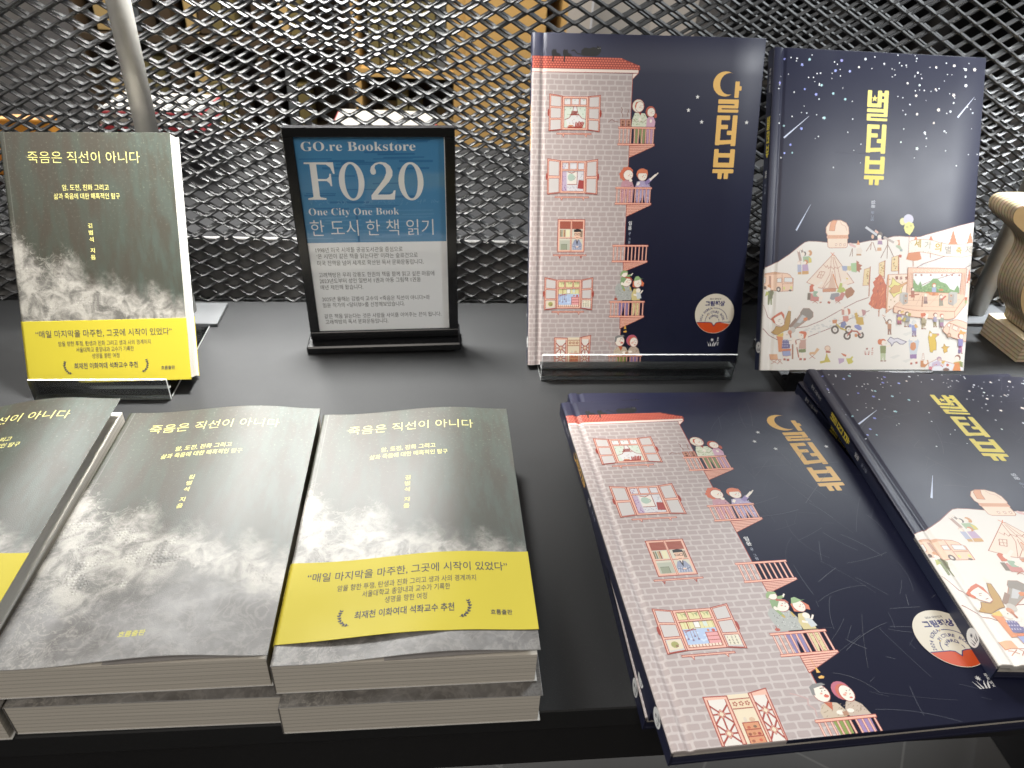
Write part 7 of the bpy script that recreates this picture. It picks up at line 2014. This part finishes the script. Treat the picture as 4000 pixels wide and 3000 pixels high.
        f2 = orient(v2, f2, (0, 0, 1)); k = len(V); V += v2; F += [tuple(k + i for i in f) for f in f2]; C += c2; sm += [False] * len(f2)
        mesh('paper_band', V, F, [M['band']], t, C, smooth=sm)
    return t

s_ = 0.961
mj = stand_m(-0.3548, 0.5545, 0.0122, 1.53, 25.14, -0.94, 0.0242 * s_) @ Matrix.Diagonal((s_, s_, s_, 1))
paperback(mj, 'yellow-banded paperback standing upright in a clear acrylic stand', 0.0003, 0.6, band=-0.2)
paperback(flat_m(-0.0879, 0.2378, 0.30, PT + 0.0008), 'yellow-banded paperback lying nearest the brick-house books, on top of its stack', 0.0062, 0.68, band=12.6, fore=0.0038)
paperback(flat_m(-0.0855, 0.2299, 0.08, 0.0004), 'paperback lying under the yellow-banded copy beside the bare shelf', 0.0006, 0.6)
paperback(flat_m(-0.2296, 0.2417, 0.42, PT + 0.0010), 'paperback without a band, full sea-foam cover showing, on top of the middle stack', 0.0058, 0.66, fore=0.0024)
paperback(flat_m(-0.2243, 0.2372, -0.35, 0.0004), 'paperback at the bottom of the middle stack, under the copy without a band', 0.0006, 0.6)
paperback(flat_m(-0.3712, 0.2420, 1.3, PT + 0.0010), 'yellow-banded paperback with a curled cover, cut off by the left picture edge', 0.0130, 0.74, band=8.4, fore=0.0112)
paperback(flat_m(-0.3652, 0.2354, -0.4, 0.0004), 'paperback at the bottom of the stack cut off by the left picture edge', 0.0006, 0.6)

# ------------------------------------------------------------------ clear stands and the black ledge
def acrylic_stand(x0, x1, yf, lip, ledge, depth, lean, label):
    t = empty('acrylic_stand', Matrix.Translation((0, yf, 0)))
    def sheet(name, y0, z0, y1, z1, w=0.0019):
        d = Vector((0, y1 - y0, z1 - z0)).normalized(); n = Vector((0, -d.z, d.y)) * w
        V = []
        for x in (x0, x1):
            V += [(x, y0, z0), (x, y1, z1), (x, y1 + n.y, z1 + n.z), (x, y0 + n.y, z0 + n.z)]
        F = [(0, 1, 2, 3), (7, 6, 5, 4), (0, 4, 5, 1), (3, 2, 6, 7), (1, 5, 6, 2), (0, 3, 7, 4)]
        o = mesh(name, V, F, [M['acrylic'], M['acrylic_edge']], t, mi=[1, 1, 0, 0, 1, 1]); bm_fix(o)
    sheet('front_lip', 0.0, 0.0004, -0.0004, lip)
    sheet('ledge', 0.0002, ledge, depth, ledge - 0.001, 0.0016)
    sheet('foot', 0.0025, 0.0004, 0.13, 0.0004)
    ly = math.tan(R(lean))
    sheet('back_rest', 0.060, 0.0030, 0.060 + 0.11 * ly, 0.113)
    tag(t, label, 'acrylic stand', 'clear acrylic book stands')
acrylic_stand(0.0955, 0.2850, 0.5770, 0.0290, 0.0118, 0.0125, 18.7, 'clear acrylic stand with a low lip under the brick-house picture book')
acrylic_stand(-0.3500, -0.2365, 0.5490, 0.0215, 0.0108, 0.0040, 25.0, 'clear acrylic stand with a low lip under the yellow-banded paperback')
t = empty('book_stand', Matrix.Translation((0, 0.55, 0)))
MB().box(0.330, 0.4735, 0.0012, 0.0062, 0.0003, 0.0242, 0.0008).build('front_lip', M['black_gloss'], t)
MB().box(0.330, 0.4735, 0.0064, 0.090, 0.0003, 0.0105, 0.0008).build('foot', M['black_gloss'], t)
tag(t, 'glossy black book stand whose lip holds the starry picture book', 'book stand')

# ------------------------------------------------------------------ sign in a black frame
def sign():
    t = empty('sign_holder', stand_m(-0.1269, 0.6352, 0.0098, 0.89, 0.11, -1.40, 0.0))
    w, h = 0.1452, 0.2050
    # local: x right, y up, z towards the reader
    def bar(x0, x1, y0, y1): return MB().box(x0, x1, y0, y1, -0.0070, 0.0, 0.0006)
    fr = MB()
    for q in ((0, w, h - 0.0085, h), (0, w, 0, 0.0082), (0, 0.0088, 0.0083, h - 0.0086), (w - 0.0090, w, 0.0083, h - 0.0086)):
        b = bar(*q); k = len(fr.v); fr.v += b.v; fr.f += [tuple(k + i for i in f) for f in b.f]
    fr.build('frame', M['black_gloss'], t)
    MB().box(0.002, w - 0.002, 0.002, h - 0.002, -0.0082, -0.0072).build('back_panel', M['black_metal'], t)
    MB().box(-0.0035, w + 0.002, -0.0098, -0.0012, -0.030, 0.0125, 0.0014).build('foot', M['black_gloss'], t)
    A = Art(128, 189); x0, y0 = 8.4, 7.4          # poster in mm, lettered below
    WH = 'c9c7c4'; W2 = 'e6e6e4'
    A.rect('eceeef', .35, .35, 127.6, 93.2, 1)
    A.rect('4784b0', .35, 93.2, 127.6, 188.6, 1)
    rnd = random.Random(5)
    for i in range(26):
        y = rnd.uniform(94, 124); x = rnd.uniform(0, 90); A.line('5b93bd', rnd.uniform(.4, 1.2), [(x, y), (x + rnd.uniform(20, 38), y + rnd.uniform(-.6, .6))], layer=2)
    for i in range(24):
        y = rnd.uniform(126, 187); x = rnd.uniform(0, 90); A.line('336f9e', rnd.uniform(.6, 2.0), [(x, y), (x + rnd.uniform(20, 38), y + rnd.uniform(-.6, .6))], layer=2)
    for i in range(46):
        x = rnd.uniform(4, 122); A.line('6a9cc0', .4, [(x, 131 + rnd.uniform(-3, 3)), (x + rnd.uniform(.6, 2), 131.6 + rnd.uniform(-2, 3))], layer=3)
    A.rect('326c9a', 46, 93.4, 48, 124, 3)
    T = lambda s, xa, ya, xb, h, col, b=0.0: A.text(col, s, xa - x0, ya - y0, xb - x0, h=h, bold=b)
    T(serif('GO.re Bookstore'), 14, 184.4, 111, 11.2, W2, -.004)
    # F020 drawn in a roman face
    def P(pts, col=W2): A.poly(col, [(a - x0, b - y0) for a, b in pts])
    P([(19.4, 142.8), (19.4, 173.2), (25.0, 173.2), (25.0, 142.8)])
    P([(14.6, 174.6), (39.4, 174.6), (39.9, 164.6), (38.6, 164.6), (36.6, 170.0), (33.4, 172.6), (14.6, 173.2)])
    P([(25, 158.2), (32.4, 158.2), (34.6, 156.2), (35.4, 153.6), (36.6, 153.6), (36.6, 164.6), (35.4, 164.6), (34.6, 161.6), (32.4, 160.0), (25, 160.0)])
    P([(14.6, 141.4), (30.4, 141.4), (30.4, 142.8), (26, 143.6), (25, 144.4), (19.4, 144.4), (18.6, 143.6), (14.6, 142.8)])
    def zero(cx, cy):
        o = [(cx + 11.0 * math.cos(R(a)), cy + 17.2 * math.sin(R(a))) for a in range(0, 360, 8)]
        i_ = [(cx + 5.9 * math.cos(R(a)), cy + 15.4 * math.sin(R(a))) for a in range(0, 360, 8)]
        n = len(o); A.raw(W2, [(a - x0, b - y0) for a, b in o + i_], [(k, (k+1) % n, n + (k+1) % n, n + k) for k in range(n)])
    zero(53.9, 157.6); zero(105.7, 157.3)
    P([(70.0, 141.0), (90.4, 141.0), (91.6, 149.4), (90.2, 149.4), (88.6, 146.6), (86.0, 145.6), (75.6, 145.6), (81.0, 151.6), (86.4, 157.2), (89.6, 162.4), (90.0, 166.8), (88.2, 171.2), (84.6, 174.0), (80.2, 174.8), (75.4, 173.8), (71.8, 170.8), (70.6, 167.0), (71.4, 164.2), (73.4, 163.4), (75.4, 164.6), (75.6, 167.2), (74.6, 169.4), (75.4, 171.8), (78.6, 173.2), (81.8, 172.4), (84.2, 169.4), (84.4, 165.2), (82.4, 160.4), (78.0, 154.6), (70.0, 145.0)])
    T(serif('One City One Book'), 13.4, 127.0, 93.6, 9.6, W2, -.011)
    T('한 도시 한 책 읽기', 13, 108.4, 124, 17.0, W2, -.006)
    K = '1e1c1c'
    for s, xa, ya, xb in (('1998년 미국 시애틀 공공도서관을 중심으로', 15, 92.4, 94.6), ('‘온 시민이 같은 책을 읽는다면’ 이라는 슬로건으로', 15.2, 86.2, 108.4), ('미국 전역을 넘어 세계로 확산된 독서 문화운동입니다.', 15, 79.4, 113.6),
        ('고래책방은 우리 강릉도 한권의 책을 함께 읽고 싶은 마음에', 15, 67.2, 123.2), ('2023년도부터 성인 일반서 1권과 아동 그림책 1권을', 15, 61.0, 110), ('매년 제안해 왔습니다.', 15, 54.4, 55.0),
        ('2025년 올해는 김범석 교수의 <죽음은 직선이 아니다>와', 15, 41.8, 118), ('임윤 작가의 <달터뷰>를 선정해보았습니다.', 15, 35.4, 93.4),
        ('같은 책을 읽는다는 것은 사람들 사이를 이어주는 끈이 됩니다.', 15.2, 23.2, 128.6), ('고래책방의 독서 문화운동입니다.', 15.4, 17.0, 76.4)):
        T(s, xa, ya - 1.0, xb, 5.6, K)
    V, F, C = [], [], []
    b = MB().box(0.0055, w - 0.0055, 0.0050, h - 0.0050, -0.0038, -0.0032); V += b.v; F += b.f; C += [lin('eceeef')] * 6
    v2, f2, c2 = [], [], []
    A.emit(lambda u, v, off: ((u + x0) / 1000, (v + y0) / 1000, -0.0032 + off), v2, f2, c2)
    f2 = orient(v2, f2, (0, 0, 1)); k = len(V); V += v2; F += [tuple(k + i for i in f) for f in f2]; C += c2
    mesh('poster', V, F, [M['poster']], t, C)
    tag(t, 'black framed sign holder with a blue and white notice about one city one book', 'sign')
sign()

# ------------------------------------------------------------------ plywood whale-tail figure at the right
def ply_mat():
    m, nt, p = mat('birch_plywood')
    tc = node(nt, 'ShaderNodeTexCoord'); geo = node(nt, 'ShaderNodeNewGeometry')
    sx = node(nt, 'ShaderNodeSeparateXYZ'); nt.links.new(tc.outputs['Object'], sx.inputs[0])
    return m, nt, p, tc, sx
def ply(axis, name):
    m, nt, p, tc, sx = ply_mat(); m.name = name
    w = node(nt, 'ShaderNodeMath', operation='MULTIPLY'); w.inputs[1].default_value = 1 / 0.0042
    nt.links.new(sx.outputs[axis], w.inputs[0])
    fr = node(nt, 'ShaderNodeMath', operation='FRACT'); nt.links.new(w.outputs[0], fr.inputs[0])
    r = node(nt, 'ShaderNodeValToRGB'); r.color_ramp.interpolation = 'EASE'
    e = r.color_ramp.elements; e[0].position = 0.0; e[0].color = (0.30, 0.20, 0.11, 1); e[1].position = 0.30; e[1].color = (0.78, 0.62, 0.40, 1)
    q = e.new(0.85); q.color = (0.70, 0.54, 0.34, 1); q = e.new(1.0); q.color = (0.30, 0.20, 0.11, 1)
    nt.links.new(fr.outputs[0], r.inputs[0])
    n = node(nt, 'ShaderNodeTexNoise', i_Scale=220.0, i_Detail=4.0); nt.links.new(tc.outputs['Object'], n.inputs['Vector'])
    mx = node(nt, 'ShaderNodeMix', data_type='RGBA', blend_type='MULTIPLY'); mx.inputs[0].default_value = 0.5
    nt.links.new(r.outputs[0], mx.inputs[6]); nt.links.new(n.outputs['Color'], mx.inputs[7]); nt.links.new(mx.outputs[2], p.inputs['Base Color'])
    p.inputs['Roughness'].default_value = 0.65
    return m
def face_wood(name, c1, c2):
    m, nt, p = mat(name)
    tc = node(nt, 'ShaderNodeTexCoord'); mp = node(nt, 'ShaderNodeMapping'); mp.inputs['Scale'].default_value = (14, 90, 90)
    n = node(nt, 'ShaderNodeTexNoise', i_Scale=1.0, i_Detail=5.0, i_Distortion=0.6)
    mx = node(nt, 'ShaderNodeMix', data_type='RGBA'); mx.inputs[6].default_value = (*c1, 1); mx.inputs[7].default_value = (*c2, 1)
    nt.links.new(tc.outputs['Object'], mp.inputs[0]); nt.links.new(mp.outputs[0], n.inputs['Vector']); nt.links.new(n.outputs['Fac'], mx.inputs[0]); nt.links.new(mx.outputs[2], p.inputs['Base Color'])
    p.inputs['Roughness'].default_value = 0.55
    return m
M['ply_y'] = ply(1, 'plywood_edge_upright'); M['ply_z'] = ply(2, 'plywood_edge_flat')
M['wood'] = face_wood('birch_face', (0.44, 0.28, 0.12), (0.56, 0.39, 0.19)); M['wood_pale'] = face_wood('pale_birch_face', (0.56, 0.46, 0.30), (0.64, 0.54, 0.37))
t = empty('plywood_figure', Matrix.Translation((0.608, 0.606, 0)))
b = MB().box(0.0, 0.13, 0.0, 0.062, 0.0003, 0.0262, 0.0006)
o = mesh('base', b.v, b.f, [M['ply_z'], M['wood_pale']], t); bm_fix(o)
o.data.polygons.foreach_set('material_index', [1 if abs(p.normal.z) > .8 else 0 for p in o.data.polygons])
half = [(0.5515, 0.146), (0.5440, 0.152), (0.5415, 0.160), (0.5450, 0.1655), (0.556, 0.1672), (0.585, 0.1668), (0.615, 0.1600), (0.640, 0.1490)]
low = [(0.648, 0.0264), (0.622, 0.0264), (0.614, 0.040), (0.600, 0.054), (0.5895, 0.072), (0.5865, 0.090), (0.5885, 0.108), (0.5870, 0.119), (0.579, 0.1285), (0.566, 0.137)]
mir = lambda q: [(1.296 - a, b) for a, b in reversed(q)]
def smooth_outline(P, k=4):
    out = []; n = len(P)
    for i in range(n):
        p0, p1, p2, p3 = (np.array(P[(i + j - 1) % n]) for j in range(4))
        for s in range(k):
            u = s / k; out.append(tuple(0.5 * ((2*p1) + (-p0+p2)*u + (2*p0-5*p1+4*p2-p3)*u*u + (-p0+3*p1-3*p2+p3)*u**3)))
    return out
outline = smooth_outline(low[1:] + half + [(0.648, 0.1462)] + mir(half) + mir(low[1:]))
outline = [(a - 0.608, max(b, 0.0264)) for a, b in outline]
pr = MB().prism(outline, lambda a, b: (a, 0.012, b), lambda a, b: (a, 0.050, b))
o = mesh('tail', pr.v, pr.f, [M['ply_y'], M['wood']], t); bm_fix(o)
o.data.polygons.foreach_set('material_index', [1 if abs(p.normal.y) > .8 else 0 for p in o.data.polygons])
tag(t, 'layered plywood figure with spread fins on a plywood base', 'wooden figure')

# ------------------------------------------------------------------ what shows through the mesh
M['red'] = plain('red_card', 'b3323a', 0.6); M['cream'] = plain('cream_card', 'b9b3a8', 0.6); M['orange'] = plain('orange_card', 'e59a35', 0.6); M['magenta'] = plain('magenta_card', 'b02ab0', 0.6)
M['far_wood'] = face_wood('far_plywood', (0.52, 0.33, 0.12), (0.62, 0.42, 0.17)); M['dark_wood'] = plain('dark_brown_board', (0.06, 0.042, 0.026), 0.6, var=.3, vscale=4)
M['charcoal'] = plain('charcoal_board', (0.022, 0.022, 0.025), 0.6); M['pale_grey'] = plain('pale_grey_board', (0.30, 0.31, 0.34), 0.6); M['olive'] = plain('olive_cloth', (0.16, 0.14, 0.06), 0.8); M['tan'] = plain('tan_card', (0.50, 0.38, 0.18), 0.7); M['grey_wall'] = plain('grey_plaster', (0.34, 0.325, 0.32), 0.8, var=.08, vscale=3)
M['blue_grey'] = plain('blue_grey_card', (0.10, 0.12, 0.15), 0.6)
def boxed(name, x0, x1, y, z0, z1, d, label, cat):
    t = empty(name, Matrix.Translation(((x0 + x1) / 2, y, 0)))
    w = (x1 - x0) / 2
    MB().box(-w, w, 0, d, z0, z1 - 0.012, 0.001).build('box_body', M['charcoal'], t)
    lid = MB().box(-w - 0.003, w + 0.003, -0.003, d + 0.003, z1 - 0.0245, z1, 0.002).build('box_lid', M['cream'], t)
    MB().box(-w - 0.006, w + 0.006, -0.006, d + 0.006, z1 - 0.0075, z1 - 0.0025, 0.002).build('top_trim', M['red'], lid)
    MB().box(-w - 0.006, w + 0.006, -0.006, d + 0.006, z1 - 0.031, z1 - 0.0248, 0.002).build('bottom_trim', M['red'], lid)
    tag(t, label, cat, 'red-trimmed boxes behind the mesh')
boxed('gift_box', -0.511, -0.368, 1.19, 0.0004, 0.090, 0.11, 'red-trimmed cream box behind the steel post and the mesh', 'box')
boxed('gift_box', -0.165, -0.010, 1.19, 0.0004, 0.074, 0.11, 'red-trimmed cream box behind the blue and white sign', 'box')
t = MB().box(-0.72, -0.565, 1.14, 1.17, 0.0004, 0.083, 0.002).build('toy_card', M['orange']); tag(t, 'orange card standing behind the mesh near the standing paperback', 'card')
t = MB().box(-0.70, -0.668, 1.10, 1.13, 0.0004, 0.072, 0.004).build('toy_card', M['magenta']); tag(t, 'small magenta card standing in front of the orange one', 'card')

def bookcase(name, x0, x1, y, z0, z1, n, body, panel, label, depth=0.32):
    t = empty(name, Matrix.Translation((x0, y, -0.85)))
    w = x1 - x0; H0 = z0 + 0.85; H = z1 + 0.85
    MB().box(0, w, depth - .02, depth, H0, H).build('back_panel', M[body], t)
    for i in range(n + 1):
        x = w * i / n; MB().box(max(0, x - .02), min(w, x + .02), -0.002, depth - .021, H0, H).build('upright', M[panel], t)
    zz = H0
    while zz < H:
        for i in range(n):
            MB().box(w * i / n + .0205, w * (i + 1) / n - .0205, 0, depth - .021, zz, zz + .025).build('shelf', M[panel], t)
        zz += 0.36
    tag(t, label, 'bookcase')
    return t
bookcase('bookcase', -0.28, 0.42, 2.62, -0.85, 0.55, 2, 'dark_wood', 'far_wood', 'birch bookcase glimpsed through the mesh between sign and brick-house book')
bookcase('bookcase', -1.35, -0.34, 3.10, -0.85, 0.55, 3, 'dark_wood', 'dark_wood', 'dark brown bookcase far behind the sign and the mesh')
bookcase('bookcase', 0.95, 2.1, 2.60, -0.85, 0.75, 3, 'charcoal', 'charcoal', 'charcoal bookcase far behind the starry picture book')
# wide birch boards leaning in the open bookcase, cards and books on the far shelves
def slab(name, x0, x1, y, z0, z1, m, label, cat, d=.03, group=None):
    o = MB().box(x0, x1, y, y + d, z0, z1, 0.002).build(name, M[m]); tag(o, label, cat, group)
slab('birch_board', 0.085, 0.345, 2.57, -0.85, 0.30, 'far_wood', 'broad birch board standing left of the brick-house picture book, far behind', 'board')
slab('poster_board', 0.575, 0.80, 3.0, -0.85, 0.40, 'pale_grey', 'pale grey board far behind the top of the brick-house picture book', 'board')
rb = random.Random(8)
x = -0.23
for i in range(7):
    w = rb.uniform(.03, .055); hgt = rb.uniform(.17, .26)
    for zb in (-.46, -.10):
        slab('far_book', x, x + w * .9, 2.645, zb + .001, zb + .001 + rb.uniform(.17, .28), rb.choice(['tan', 'olive', 'tan', 'olive', 'blue_grey']), 'blurred tan, olive or grey book on the birch bookcase', 'book', .16, 'books on the birch bookcase')
    x += w
x = -1.28
for i in range(15):
    w = rb.uniform(.04, .07)
    if not any(abs(x + w / 2 - q) < .07 for q in (-1.013, -.677)):
        for zb in (-.46, -.10):
            slab('far_book', x, x + w * .85, 3.14, zb + .001, zb + .001 + rb.uniform(.16, .28), rb.choice(['olive', 'dark_wood', 'blue_grey', 'olive', 'tan']), 'blurred dark book on the dark brown bookcase', 'book', .14, 'books on the dark bookcase')
    x += w
slab('storage_crate', 1.0, 1.4, 0.50, -0.85, -0.60, 'charcoal', 'dark crate on the floor below the corner of the shelf', 'crate', .20)
o = quad_sheet('wall', -9, 9, -4, 12, 0, M['grey_wall']); o.data.clear_geometry(); o.data.from_pydata([(-9, 4.0, -.85), (9, 4.0, -.85), (9, 4.0, 2.6), (-9, 4.0, 2.6)], [], [(0, 1, 2, 3)]); tag(o, kind='structure')
